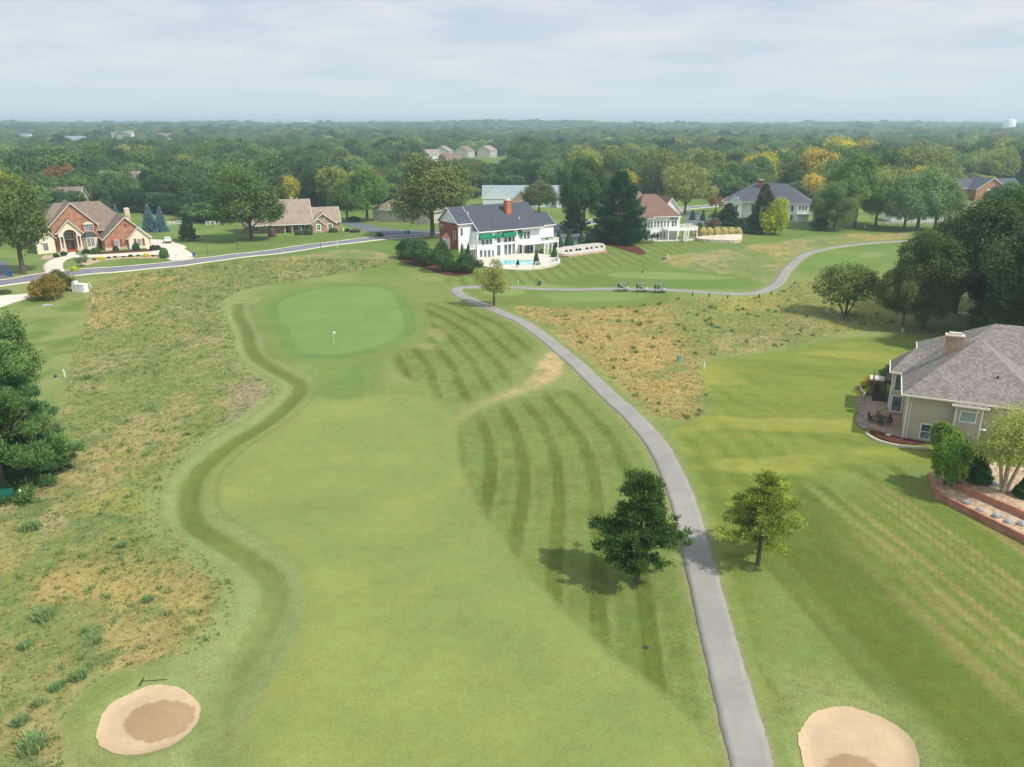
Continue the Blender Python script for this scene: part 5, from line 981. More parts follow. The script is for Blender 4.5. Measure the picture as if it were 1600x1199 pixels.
B.walls(12.0, 17.5, 14, 22, 3.3, M_BRICK_TAN) if False else None

# --- tan roofed ranch house
A = House('ranch_house', Vector((-69.4, 273.8, T(-69.4, 273.8))), R(18.5), 'low brick house with tan shingle roof and white arched windows')
A.gable_wall(.2, 8.3, 0, 9, 3.3, 6.3, M_BRICK_PALE, 'y'); A.gable_roof(.2, 8.3, 0, 11, 3.3, 6.3, M_SH_TAN, 'y', .5)
A.gable_wall(.6, 4.4, -.6, .5, 2.9, 4.7, M_BRICK_PALE, 'y', label='small brick gable bay'); A.gable_roof(.6, 4.4, -.6, 1.5, 2.9, 4.7, M_SH_TAN, 'y', .3)
A.walls(-22, .4, 3, 15, 3.3, M_BRICK_PALE); ra = A.gable_roof(-22, .4, 1.0, 16, 3.3, 10.6, M_SH_TAN, 'x', .5); A.part('wall', MB().profile([(1.0, 3.3), (16, 3.3), (8.5, 10.5)], .15, .4, 'x'), M_WHITE)
A.gable_roof(0, 10.3, 4, 14, 3.3, 7.6, M_SH_TAN, 'x', .5); A.walls(.4, 10.3, 4, 14, 3.3, M_BRICK_PALE); A.part('wall', MB().profile([(4, 3.2), (14, 3.2), (9, 7.5)], 10.1, 10.3, 'x'), M_WHITE)
for x in (-8.6, -6.2, -3.2, -.2): A.part('column', MB().tube([(x, 1.2, -1), (x, 1.2, 3.2)], .12, 8), M_TRIM)
A.win('F', -5.6, .7, 1.6, 1.9, 3.0, (2, 2)); A.win('F', -3.6, .7, 1.6, 1.9, 3.0, (2, 2)); A.box('door', -8.2, -7.2, 2.94, 3.0, .1, 2.3, M_DARKBROWN)
A.win('F', 2.0, .9, 1.1, 1.7, -.6, (2, 2), fr=.3, label='arched window with broad white surround'); A.win('F', 5.9, .7, 1.3, 2.0, 0, (2, 2), fr=.28); A.win('F', -14.5, .8, 1.6, 1.8, 3.0, (2, 2)); A.win('F', -19, .8, 1.6, 1.8, 3.0, (2, 2))
A.part('gable_trim', MB().box(4.2, 5.4, -.08, 0, 4.3, 4.45).box(4.7, 4.85, -.08, 0, 4.45, 5.6), M_TRIM)
dsh = A.part('vent_pipe', MB().tube([(-5.6, 9, 10.0), (-5.6, 9, 12.2)], .08).ball((-5.0, 9, 11.2), .35, 8, .5), M_WHITEPL, ra)
A.box('garden_post', 10.9, 11.2, .2, .5, -1, 1.3, M_TRIM)

# --- beige walled house seen from its side
Dh = House('beige_side_house', Vector((-53.8, 308.4, T(-53.8, 308.4))), R(-22), 'grey beige house with brown hip roof seen from the side, behind the spreading tree')
Dh.walls(0, 26, 0, 16, 4.3, M_BEIGE2); Dh.hip_roof(0, 26, 0, 16, 4.3, 11.5, M_SH_TAN, .7, 14, 10)
for x in (1.2, 2.6, 4.0, 9, 10.3, 11.6): Dh.win('F', x, .5, .7, .6, 0)
Dh.win('F', 7.6, 2.3, .7, 1.5, 0); Dh.win('F', 17, 1.2, 1.4, 1.5, 0)

# --- pale grey roofed house behind
E = House('grey_roof_house', Vector((-12.9, 362, T(-12.9, 362))), R(0), 'pale grey roofed house with brick gable, behind the white house')
E.part('wall', MB().profile([(-.2, -1.5), (12, -1.5), (12, 4.2), (4.2, 8.6), (-.2, 4.2)], 0, .5, 'y'), M_BLUEWHITE, label='pale blue gable wall'); E.walls(0, 36, .5, 14, 4.2, M_BLUEWHITE)
E.gable_roof(0, 36, .5, 14.5, 4.2, 9.0, M_SH_LIGHT, 'x', .6); E.gable_wall(12.8, 21.6, -2.5, 3, 3.4, 7.6, M_BRICK_PALE, 'y', label='pinkish brick gable'); E.gable_roof(12.8, 21.6, -2.5, 7, 3.4, 7.6, M_SH_LIGHT, 'y', .5)
E.gable_roof(0, 8.6, .5, 7, 4.2, 8.6, M_SH_LIGHT, 'y', .4); E.win('F', 16.2, 1.2, 1.6, 1.6, -2.5, (2, 2)); E.win('F', 25, 1.0, 1.8, 1.6, .5, (2, 2)); E.win('F', 31, 1.0, 1.8, 1.6, .5, (2, 2))
E.walls(33, 37.5, -1.5, .6, 3.9, M_WHITE); E.hip_roof(33, 37.5, -1.5, 3, 3.9, 6.2, M_SH_LIGHT, .4)

# --- rose roofed white house with deck
G = House('rose_roof_house', Vector((45.3, 256.3, T(45.3, 256.3))), R(12), 'white two storey house with rose brown roof, white deck and stairs')
q6 = wz(G, 900, 260, 5.333)
G.walls(-4.2, 9.4, 1.2, 15, 7.2, M_WHITE); G.walls(-4.8, .4, 0, 3, 6.9, M_WHITE); G.walls(-13, -4.2, 4, 15, 6.4, M_WHITE)
rg = G.hip_roof(-5, 9.4, .8, 15.6, 7.2, 13.9, M_SH_ROSE, .5, 5.2, 6.0); G.hip_roof(-4.9, .2, -.2, 6, 6.75, 9.6, M_SH_ROSE, .35, axis='y'); G.hip_roof(-13, -3, 4, 15, 6.4, 11, M_SH_ROSE, .5)
G.gable_wall(6.0, 13.0, 8, 17, 8.2, 12.4, M_WHITE, 'y', label='white gable wall of the right wing'); G.gable_roof(6.0, 13.0, 8, 19, 8.2, 12.4, M_SH_ROSE, 'y', .4)
G.hip_roof(-9, 6, 12, 26, 9, 16.4, M_SH_TAUPE, .5); G.walls(-8.5, 5.5, 12.5, 25.5, 9, M_WHITE)
for x in (-4.2, -2.9): G.win('F', x, 3.7, .9, 1.9, 0, (1, 2))
for x in (-1.6, -.6): G.win('F', x, 3.9, .7, 1.8, 0, (1, 2))
for x in (-4.0, -2.4): G.win('F', x, 0, .9, 2.2, 0, trim=M_BRICK_PALE)
for i in range(5): G.win('F', 1.0 + i * 1.15, 4.0, .65, 1.8, 1.2, (1, 2)); G.win('F', 1.0 + i * 1.15, .5, .65, 1.8, 1.2, (1, 2)) if i < 4 else None
G.win('F', 7.1, 4.0, .8, 1.9, 1.2); G.win('F', 8.1, 4.0, .8, 1.9, 1.2); G.part('awning', MB().box(6.3, 9.2, .6, 1.2, 6.3, 6.5), M_GREENAWN)
gd = G.part('deck', MB().box(4.2, 14.6, -3.0, 1.15, 3.1, 3.35), M_TRIM); G.railing('railing', [(4.3, 1.0), (4.3, -2.95), (10.3, -2.95)], 3.35, M_TRIM, parent=gd); G.railing('railing', [(11.8, -2.95), (14.5, -2.95), (14.5, 1.1)], 3.35, M_TRIM, parent=gd); G.railing('railing', [(9.5, 1.2), (14.5, 1.2)], 3.35, M_TRIM, 1.4, parent=gd)
for x in (4.5, 7.6, 10.7, 14.4): G.box('post', x - .13, x + .13, -2.9, -2.64, -1.5, 3.1, M_TRIM, gd)
for x in (11.8, 13.2, 14.4): G.box('post', x - .2, x + .2, -.5, -.1, -1.5, 3.1, M_BRICK_PALE, gd)
G.stairs(11.0, -3.0, 3.3, 9.0, -6.2, .1, 1.3, M_TRIM); G.box('patio', 0, 14, -3.5, 1.2, -1, .1, M_CONC)
slab('stone_planter', [(1087, 369), (1150, 366), (1161, 366), (1158, 374), (1150, 376), (1088, 373.6)], T(60, 262) - 1, T(60, 262) + .9, M_STONE, 'low curved stone wall below the cream flowering shrubs', 'wall')

# --- slate roofed house on the right
S = House('slate_roof_house', Vector((106, 308.1, T(106, 308.1))), R(-20), 'white house with dark slate hip roof, brick chimney and deck')
S.walls(-21, 8.0, 3, 18, 6.6, M_WHITE); rs = S.hip_roof(-24, 8.0, 1.5, 20, 6.6, 13.4, M_SH_DBLUE, .6, 11, 10); S.walls(-1.5, 8.0, 0, 3, 6.6, M_WHITE); S.hip_roof(-1.5, 8.0, 0, 10, 6.6, 9.5, M_SH_DBLUE, .55)
S.chimney(rs, -11.6, -10.2, 8, 9.4, 8, 14.6, M_BRICK_RED)
S.gable_wall(-22.5, -17, 0, 4, 6.2, 8.6, M_WHITE, 'y'); S.gable_roof(-22.5, -17, 0, 7, 6.2, 8.6, M_SH_DBLUE, 'y', .35)
for x in (-21, -19.2): S.win('F', x, 3.2, .8, 2.3, 0)
for x in (-1, 1.4): S.win('F', x, 3.8, 1.0, 2.1, 0); S.win('F', x, .3, 1.0, 2.1, 0)
for x in (4.3, 5.4, 6.5): S.win('F', x, 4.2, .7, 1.8, 0)
sd_ = S.part('deck', MB().box(3.6, 11.5, -3.2, -.02, 3.0, 3.25), M_TRIM); S.railing('railing', [(3.7, -.1), (3.7, -3.1), (11.4, -3.1), (11.4, 0)], 3.25, M_TRIM, parent=sd_)
for x in (3.8, 8.2, 11.3): S.box('post', x - .12, x + .12, -3.1, -2.86, -1.5, 3.0, M_TRIM, sd_)
S.part('satellite_dish', MB().ball((-18.5, -.6, 8.2), .45, 10, .4), M_WHITEPL)

# --- far right brick house and its neighbour
K8 = House('brick_bungalow', Vector((227.3, 395.8, T(227, 396))), R(8), 'brick bungalow with slate roof and arched window, far right')
K8.gable_wall(1.2, 17.5, 0, 10, 5.6, 10.6, M_BRICK_TAN, 'y'); K8.gable_roof(1.2, 17.5, 0, 14, 5.6, 10.6, M_SH_DBLUE, 'y', .6); K8.walls(-2, 30, 6, 18, 5.6, M_BRICK_TAN); K8.gable_roof(-2, 30, 6, 18, 5.6, 9.6, M_SH_DBLUE, 'x', .6)
K8.win('F', 6.6, 1.6, 3.4, 2.6, 0, (3, 2), fr=.2); K8.part('arch_hood', MB().profile([(6.5 + 1.8 + 1.9 * math.cos(math.pi * i / 8), 4.35 + 1.1 * math.sin(math.pi * i / 8)) for i in range(9)], -.1, 0, 'y'), M_TRIM)
K8.win('F', 12.5, 1.8, 1.2, 1.7, 0)
J = House('garden_house', at(1392, 347), R(-5), 'white house mostly hidden behind the three grey green trees')
J.walls(0, 34, 0, 10, 3.6, M_WHITE); J.hip_roof(0, 34, 0, 10, 3.6, 7.6, M_SH_TAUPE, .6)
for i in range(7): J.win('F', 2 + i * 4.6, .8, 1.8, 1.7, 0, (2, 1))
J.part('patio_wall', MB().box(-8, 30, -6, -5.7, -1, .7), M_STONE)
Jg = House('white_gatehouse', at(1487, 338), R(0), 'small white gabled outbuilding right of the three grey green trees', 'outbuilding')
Jg.gable_wall(0, 3.6, 0, 4, 3.0, 6.5, M_WHITE, 'y'); Jg.gable_roof(0, 3.6, 0, 4, 3.0, 6.5, M_SH_TAUPE, 'y', .3); Jg.win('F', 1.2, 1.0, 1.0, 1.2, 0)

# --- beige house at the right edge
N = House('beige_house', Vector((45.8, 85.4, T(45.8, 85.4))), R(-25), 'beige sided house with grey shingle roof and brick chimney, right foreground')
N.walls(0, 26, 0, 13.2, 5.45, M_BEIGE); rn = N.hip_roof(0, 13.0, 0, 13.2, 5.45, 11.3, M_SH_GREY, .75, trim=M_CREAMTRIM)
N.hip_roof(11.0, 26, 0, 10, 5.46, 9.2, M_SH_GREY, .74, trim=M_CREAMTRIM); N.walls(3, 26, 13.2, 24, 6.6, M_BEIGE); N.hip_roof(2.0, 24, 10.0, 24.5, 5.47, 10.9, M_SH_GREY, .74, 8, 8, trim=M_CREAMTRIM)
N.walls(4.9, 7.4, -.7, .2, 5.1, M_BEIGE); N.hip_roof(4.9, 7.4, -.7, 3.4, 5.1, 6.75, M_SH_GREY, .45, trim=M_CREAMTRIM, axis='y', hx0=1.7)
N.walls(-1.6, .2, 8.6, 13.0, 5.4, M_BEIGE); N.hip_roof(-1.6, 5, 8.6, 13.0, 5.46, 8.3, M_SH_GREY, .45, trim=M_CREAMTRIM, hx0=2.4)
N.chimney(rn, 3.2, 5.0, 6.1, 7.1, 7.0, 11.3, M_BRICK_PALE)
for x in (-.02, 4.86, 7.44): N.box('corner_board', x - .09, x + .09, -.74 if x > 1 else -.05, -.68 if x > 1 else .02, -1, 5.1, M_TRIM)
N.box('corner_board', -.06, -.003, -.05, .1, -1, 5.3, M_TRIM); N.part('downspout', MB().tube([(.35, -.12, -.5), (.35, -.12, 5.2)], .06, 8), M_CREAMTRIM)
N.win('F', 1.75, .35, .95, 1.75, 0, (1, 2)); N.win('F', 5.35, 3.3, 1.5, 1.15, -.7, glass=M_STAINED, label='leaded glass window')
N.win('L', 9.3, 3.3, 1.3, 1.9, -1.6); N.win('L', 9.3, .5, 1.3, 2.0, -1.6); N.win('L', 11.0, 3.3, 1.3, 1.9, -1.6); N.win('L', 11.0, .5, 1.3, 2.0, -1.6); N.win('F', -1.35, 3.2, 1.1, 2.0, 8.6); N.win('F', -1.35, .4, 1.1, 2.0, 8.6)
N.part('satellite_dish', MB().ball((7.75, -.5, 2.6), .38, 12, .35).tube([(7.75, -.1, 2.2), (7.75, -.45, 2.5)], .04, 6), M_WHITEPL); N.box('meter_box', 7.6, 8.0, -.2, 0, 1.2, 1.8, M_DARKGREY)
N.part('roof_vent', MB().tube([(8.6, 2.2, 7.4), (8.6, 2.2, 8.2)], .09, 8), M_BLACK, rn)
nd = N.part('upper_deck', MB().box(-2.4, 0, 13.6, 18, 2.6, 2.8), M_DARKBROWN); N.railing('railing', [(0, 18), (-2.35, 18), (-2.35, 14.8)], 2.8, M_BLACK, 1.0, .18, nd); N.stairs(-3.0, 16.6, 2.2, -2.8, 12.4, .1, 1.5, M_DARKBROWN, M_BLACK)
N.box('landing', -4.2, -2.4, 16.0, 18.0, 1.9, 2.1, M_CONC, nd)
zpat = T(42, 90) + .12
slab('patio', [(1338, 628), (1345, 619), (1352, 617), (1385, 621), (1400, 618), (1412, 660), (1413, 685), (1385, 677), (1360, 668), (1346, 659), (1344, 648), (1343, 640)], zpat - .6, zpat, M_PATIO, 'smooth patio slab behind the beige house', kind='structure', sm=False)
slab('paver_border', [(1338, 628), (1345, 620), (1353, 617), (1352, 632), (1351, 645), (1347, 655), (1358, 668), (1352, 672), (1338, 663), (1336, 655), (1343, 642), (1342, 634)], zpat - .6, zpat + .05, M_PAVER, 'curved grey paver border of the patio', kind='structure')
slab('mulch_bed', [(1355, 670), (1385, 677), (1412, 684), (1447, 690), (1446, 695), (1410, 693), (1380, 687), (1362, 678)], zpat - .6, zpat - .02, M_MULCH, 'dark red mulch bed along the beige wall', kind='structure')
def curve_wall(name, l, z0, z1, th, m, label, sm=True):
    P = pts(l, (z0 + z1) / 2 if z1 - z0 > .5 else z1); P = chaikin(P, False, 2) if sm else P; D = np.gradient(P, axis=0); D /= np.hypot(D[:, 0], D[:, 1])[:, None]; Nn = np.stack([-D[:, 1], D[:, 0]], 1) * th / 2
    L_, R_ = P + Nn, P - Nn; n = len(P); V = [(*q, z) for z in (z0, z1) for q in np.vstack([L_, R_])]; Fs = []
    for i in range(n - 1): Fs += [(i, i + 1, 2 * n + i + 1, 2 * n + i), (n + i, 3 * n + i, 3 * n + i + 1, n + i + 1), (2 * n + i, 2 * n + i + 1, 3 * n + i + 1, 3 * n + i)]
    Fs += [(0, 2 * n, 3 * n, n), (n - 1, 2 * n - 1, 4 * n - 1, 3 * n - 1)]
    return tag(MB().add(V, Fs).build(name, m), label, 'wall' if 'wall' in name else 'kerb')
curve_wall('bed_edging', [(1353, 676), (1365, 684), (1380, 690), (1412, 697), (1450, 699)], zpat - .4, zpat + .1, .18, M_CONC, 'pale curved concrete edging of the mulch bed')
curve_wall('retaining_wall', [(1344, 604), (1345, 612), (1352, 618), (1349, 622)], zpat - .4, zpat + .35, .25, M_BRICK_PALE, 'small curved block wall round the yellow shrubs')
zt = T(*flat_at(1480, 775)); P_out = [(1453, 744), (1460, 764), (1468, 781), (1500, 797), (1550, 822), (1600, 847), (1680, 888)]
P_in = [(1489, 762), (1530, 780), (1570, 797), (1610, 815), (1680, 846)]
curve_wall('retaining_wall', P_out, zt - .6, zt + .75, .28, M_TIMBER, 'outer reddish block retaining wall round the raised bed', False)
curve_wall('retaining_wall', P_in, zt - .2, zt + 1.15, .26, M_TIMBER, 'inner reddish block retaining wall behind the boulders', False)
slab('raised_bed', [(1454, 743), (1461, 763), (1469, 780), (1501, 795.5), (1551, 820.5), (1600, 845.5), (1680, 886), (1700, 760), (1600, 742), (1530, 728), (1480, 728)], zt - .5, zt + .5, M_GRAVEL, 'mulch and gravel bed held by the outer wall', kind='structure', sm=False, zs=zt + .07)
slab('raised_bed', [(1490, 761), (1570, 794), (1680, 842), (1700, 760), (1600, 738), (1530, 725), (1495, 735)], zt - .2, zt + .95, M_GRAVEL, 'upper mulch bed behind the inner wall', kind='structure', sm=False, zs=zt + .45)
for o in list(bpy.data.objects):
    if o.parent is None and o.get('label') in ('pale airy birch in the raised bed', 'dark conical evergreen behind the inner retaining wall', 'dark conical evergreen cut by the right edge'): o.location.z = zt + .95
    if o.parent is None and o.get('label') == 'large bright green shrub at the corner of the retaining wall': o.location.z = zt + .3
def rock_mesh(seed):
    r = np.random.default_rng(seed); b = MB().ball((0, 0, 0), 1, 10, .7); V = np.array(b.v); V *= 1 + .22 * (fbm(V[:, 0] * 1.3 + seed, V[:, 1] * 1.3 + V[:, 2] * 2, seed, 2)[:, None] - .5) * 2; b.v = [tuple(v) for v in V]; return b.mesh('boulder')
for i, (u, v, s_, wd_) in enumerate([(1509, 785, .42, 'pale boulder in the raised bed nearest the wall corner'), (1531, 797, .38, 'dark boulder in the raised bed'), (1558, 806, .46, 'broad grey boulder in the middle of the raised bed'), (1576, 815, .42, 'rugged boulder right of the broad grey one'), (1597, 819, .45, 'boulder at the right edge of the raised bed'), (1555, 763, .5, 'pale boulder behind the birch trunk')]):
    p = Vector((*flat_at(u, v, zt + .6), zt + (.6 if i < 5 else 1.0))); o = link('boulder', rock_mesh(60 + i), M_ROCK); o.location = p; o.scale = (s_, s_ * .8, s_); tag(o, wd_, 'boulder', 'boulders in the raised bed')

# ------------------------------------------------------------------ distant buildings
def simple_house(name, p, yaw, L, Dp, he, hr, wm, rm, label, cat='house', group=None, wins=True):
    h = House(name, p, yaw, label, cat, group); h.gable_wall(0, L, 0, Dp, he, hr, wm, 'x', -1); h.gable_roof(0, L, 0, Dp, he, hr, rm, 'x', .4)
    if wins:
        for i in range(int(L / 4)): h.win('F', 1.5 + i * 4, .9, 1.3, 1.5, 0, fr=.1); h.win('F', 1.5 + i * 4, he - 2.2, 1.3, 1.4, 0, fr=.1) if he > 5 else None
        h.win('L', Dp * .35, he * .45, 1.6, 1.5, 0)
    return h
def flat_z(u, v, z): x, y = flat_at(u, v, z); return Vector((x, y, T(x, y)))
GS = 'apartment and town houses beyond the woods'
for u, v, L, Dp, he, hr, yw, wm, rm, lb in [(662, 252, 22, 12, 7, 11, -20, M_WHITE, M_SH_TAN, 'pale house with tan roof, leftmost of the group beyond the woods'), (697, 254, 20, 12, 5, 8, -15, M_BRICK_PALE, M_SH_ROSE, 'low reddish roofed house in front of the group beyond the woods'), (702, 250, 17, 14, 9, 14, 25, M_BEIGE2, M_SH_TAN, 'tall cream gabled house in the group beyond the woods'), (731, 248, 24, 13, 8, 13, 20, M_BEIGE2, M_SH_TAUPE, 'cream house with brown roof in the middle of the group beyond the woods'), (766, 247, 24, 13, 8, 13, 18, M_BEIGE2, M_SH_TAN, 'cream gabled house at the right of the group beyond the woods'), (778, 240, 26, 16, 12, 17, 30, M_BLUEWHITE, M_SH_LIGHT, 'tall pale building standing above the group beyond the woods'), (828, 250, 34, 14, 6, 10, 15, M_WHITE, M_SH_LIGHT, 'grey roofed house at the edge of the distant field')]:
    simple_house('distant_house', flat_z(u, v, 0), R(yw + 52), L * .9, Dp * 1.25, he, hr, wm, rm, lb, 'house', GS)
simple_house('distant_house', flat_z(98, 236, 4), R(-12), 30, 16, 14, 22, M_WHITE, M_SH_LIGHT, 'large white house above the trees at the far left', 'house', 'far subdivision houses')
for i, (u, v, L) in enumerate([(28, 227, 34), (60, 228, 22), (2, 236, 26), (176, 225, 22), (192, 224, 24), (186, 230, 20), (243, 222, 18), (250, 227, 30), (268, 223, 26), (212, 219, 20), (140, 221, 24)]):
    simple_house('far_house', flat_z(u, v, 2), R((i * 47) % 90 - 30), L, 14, 12, 19, M_WHITE, [M_SH_LIGHT, M_SH_TAUPE][i % 2], 'tiny white house in the far subdivision on the left, ' + ['at the very left edge row', 'beside the large white house, left', 'cut by the left edge', 'in the middle cluster, left', 'in the middle cluster, right', 'in the middle cluster, lowest', 'in the right cluster, left', 'in the right cluster, widest', 'in the right cluster, right', 'farthest, between two clusters', 'right of the large white house'][i], 'house', 'far subdivision houses', False)
for i, (u, v, L) in enumerate([(1293, 224, 22), (1306, 224, 20), (1320, 223, 18), (1346, 226, 28), (1399, 220, 18), (1236, 238, 22)]):
    simple_house('far_house', flat_z(u, v, 2), R((i * 53) % 60 - 30), L, 13, 10, 16, M_WHITE, [M_SH_TAUPE, M_SH_LIGHT][i % 2], 'tiny pale house among the far trees on the right, ' + ['first from the left', 'second from the left', 'third from the left', 'the widest one', 'the farthest right', 'nearest, behind the yellow trees'][i], 'house', 'far houses on the right', False)
simple_house('half_hidden_house', flat_z(52, 318, 4), R(10), 18, 12, 6, 10, M_BEIGE2, M_SH_TAUPE, 'grey brown roof between trees behind the left edge oak')
simple_house('half_hidden_house', flat_z(150, 302, 4), R(-8), 20, 12, 9, 14, M_BEIGE2, M_SH_TAUPE, 'roof peak showing through the woods behind the brick house')
simple_house('half_hidden_house', flat_z(1000, 300, 5), R(0), 16, 12, 6, 12, M_BEIGE2, M_SH_TAUPE, 'grey roof glimpsed behind the rose roofed house') if False else None
def water_tower(p, r, h, label, thin=False):
    e = empty('water_tower', p, 0, label, 'water tower')
    MB().tube([(0, 0, -5), (0, 0, h * .1), (0, 0, h * .95), (0, 0, h)], [r, r, r, r * .8], 24).build('tank', M_WHITEPL, e, True); MB().tube([(0, 0, h), (0, 0, h + r * .18)], [r * .8, .2], 24).build('dome', M_WHITEPL, e, True)
    MB().box(-.3, .3, -.3, .3, h + r * .1, h + r * .5).box(r * .5, r * .5 + .5, -.3, .3, h, h + r * .45).build('antenna', M_WHITEPL, e)
pw_ = Vector((1567, 2600, 0)); pw_.z = T(1567, 2600); water_tower(pw_, 17, 54 - pw_.z, 'white cylindrical water tower on the horizon at the right')
pw2 = Vector((-1250, 5000, 0)); pw2.z = T(-1250, 5000); water_tower(pw2, 12, 35 + 34 - pw2.z, 'tiny white tower on the horizon left of the centre')

# ------------------------------------------------------------------ small things
def thing(name, u, v, label, cat, rz=0.0, group=None, z=None):
    p = at(u, v)
    if z is not None: p.z = z
    return empty(name, p, rz, label, cat, group)
def wheel(parent, x, y, r, w, hub=True):
    W_ = MB(); n = 16; V = []
    for yy, rr2 in ((-w / 2, r * .85), (-w / 2 + .03, r), (w / 2 - .03, r), (w / 2, r * .85)): V += [(x + rr2 * math.cos(2 * math.pi * k / n), y + yy, r + rr2 * math.sin(2 * math.pi * k / n)) for k in range(n)]
    Fs = [(i * n + k, i * n + (k + 1) % n, (i + 1) * n + (k + 1) % n, (i + 1) * n + k) for i in range(3) for k in range(n)] + [tuple(range(n)), tuple(range(3 * n, 4 * n))]
    o = W_.add(V, Fs).build('wheel', M_BLACK, parent); h = MB()
    for sg in (-1, 1): h.add([(x + r * .55 * math.cos(2 * math.pi * k / 10), y + sg * (w / 2 + .01), r + r * .55 * math.sin(2 * math.pi * k / 10)) for k in range(10)] + [(x, y + sg * (w / 2 + .04), r)], [(k, (k + 1) % 10, 10) for k in range(10)])
    h.build('hub', M_RIM, o); return o
M_RIM = plain('wheel_rim', lin(186, 188, 190), .35, .05, 3, .6, .5)
M_CARTWHITE = plain('cart_body_white', lin(204, 210, 214), .3, .03, 3, .6); M_CARTNAVY = plain('cart_navy', lin(32, 44, 62), .4, .05, 3, .5); M_SEAT = plain('seat_vinyl', lin(70, 72, 76), .5, .1, 3); M_BAG = plain('golf_bag_fabric', lin(34, 40, 54), .7, .15, 6)
M_CLEAR = None
def side_loop(mb, P, y0, y1): return mb.profile(P, y0, y1, 'y')
def make_cart():
    e = empty('golf_cart', (0, 0, 0))
    side_loop(MB(), [(-1.15, .28), (1.1, .28), (1.18, .45), (.55, .42), (.45, .36), (-.2, .36), (-.25, .62), (-1.15, .66)], -.56, .56).build('chassis', M_CARTNAVY, e)
    side_loop(MB(), [(-1.2, .55), (-.35, .45), (-.15, .42), (-.2, .62), (-.75, .82), (-1.18, .8)], -.6, .6).build('rear_body', M_CARTWHITE, e)
    side_loop(MB(), [(.62, .42), (1.2, .38), (1.24, .62), (1.0, .86), (.72, .98), (.62, .9)], -.52, .52).build('front_cowl', M_CARTWHITE, e)
    side_loop(MB(), [(-.55, .78), (-.02, .78), (-.02, .9), (-.45, .92), (-.56, 1.3), (-.68, 1.3), (-.6, .85)], -.5, .5).build('seat', M_SEAT, e)
    p = MB()
    for y in (-.5, .5): p.tube([(.78, y, .95), (.5, y, 1.8)], .022, 6); p.tube([(-.95, y, .8), (-.8, y, 1.8)], .022, 6)
    p.tube([(.66, -.5, 1.3), (.66, .5, 1.3)], .018, 6); p.build('roof_post', M_BLACK, e)
    side_loop(MB(), [(-1.0, 1.78), (-.95, 1.86), (.55, 1.86), (.66, 1.8), (.6, 1.77)], -.58, .58).build('roof', M_CARTROOF, e)
    MB().tube([(.55, .25, .85), (.3, .25, 1.08)], .02, 6).tube([(.3 + .03 * math.cos(a) - .0, .25 + .17 * math.cos(a), 1.08 + .17 * math.sin(a)) for a in (2 * math.pi * k / 10 for k in range(11))], .015, 5, False).build('steering_wheel', M_BLACK, e)
    for x, y in ((-.82, -.46), (-.82, .46), (.86, -.44), (.86, .44)): wheel(e, x, y, .22, .2)
    MB().ball((1.19, -.35, .62), .07, 8).build('headlight', M_TRIM, e); MB().ball((1.19, .35, .62), .07, 8).build('headlight', M_TRIM, e)
    return e
M_CARTROOF = plain('cart_roof_grey', lin(120, 124, 126), .5, .05, 3)
def golf_bag(p, rz, label, group='golf bags on the carts'):
    e = empty('golf_bag', p, rz, label, 'golf bag', group); M = Matrix.Rotation(R(-12), 4, 'Y')
    MB().tube([M @ Vector(q) for q in ((0, 0, 0), (0, 0, .08), (0, 0, .8), (0, 0, .88))], [.11, .13, .13, .15], 10).build('bag', M_BAG, e, True); c = MB()
    for k in range(6): a = k * 1.05; c.tube([M @ Vector((.06 * math.cos(a), .06 * math.sin(a), .8)), M @ Vector((.08 * math.cos(a), .08 * math.sin(a), 1.05))], .01, 5); c.box(*[v for q in ((.08 * math.cos(a) - .03, .08 * math.cos(a) + .05), (.08 * math.sin(a) - .02, .08 * math.sin(a) + .02), (1.03, 1.1)) for v in q], M)
    c.build('clubs', M_RIM, e)
cart0 = make_cart(); carts = []
for i, (u, v, lb) in enumerate([(974, 455.6, 'leftmost of the three white and navy golf carts on the path'), (1003, 456.6, 'middle one of the three white and navy golf carts on the path'), (1031, 457.4, 'rightmost of the three white and navy golf carts on the path')]):
    c = cart0 if i == 0 else copy_tree(cart0); p = at(u, v); p.z += .07; c.location = p; c.rotation_euler = (0, 0, R([-4, -4, -3][i])); tag(c, lb, 'golf cart', 'golf carts parked on the path'); carts.append(c)
    for s_ in (-1, 1): golf_bag(p + Vector((-1.02, s_ * .24, .72)), 0, '%s golf bag strapped behind the %s golf cart' % (['near', 'far'][s_ > 0], ['leftmost', 'middle', 'rightmost'][i]))
# people: one continuous skinned body each, clothes as separate layers
def skin_obj(name, V, E, Rd, m, parent, sub=1, root=0):
    me = bpy.data.meshes.new(name); me.from_pydata(V, E, []); me.update(); o = link(name, me, m, parent); md = o.modifiers.new('skin', 'SKIN'); md.use_smooth_shade = True
    sk = me.skin_vertices[0].data if me.skin_vertices else None
    if sk is None:
        me.skin_vertices
    for i, r in enumerate(Rd): sk[i].radius = (r, r) if not isinstance(r, tuple) else r; sk[i].use_root = (i == root)
    s = o.modifiers.new('sub', 'SUBSURF'); s.levels = sub; s.render_levels = sub; return o
M_SKIN = plain('skin', lin(206, 158, 130), .6, .05, 5); M_SKIN2 = plain('darker_skin', lin(146, 104, 80), .6, .05, 5)
M_ORANGE = plain('orange_fabric', lin(240, 128, 84), .8, .05, 5); M_BLACKF = plain('black_fabric', lin(34, 34, 38), .8, .1, 5); M_WHITEF = plain('white_fabric', lin(238, 240, 242), .8, .04, 5); M_BLUEF = plain('pale_blue_fabric', lin(166, 190, 206), .8, .05, 5); M_BROWNF = plain('dark_brown_fabric', lin(84, 52, 46), .8, .08, 5); M_GREYF = plain('grey_fabric', lin(120, 122, 126), .8, .08, 5); M_HAIR = plain('dark_hair', lin(60, 46, 38), .7, .1, 9)
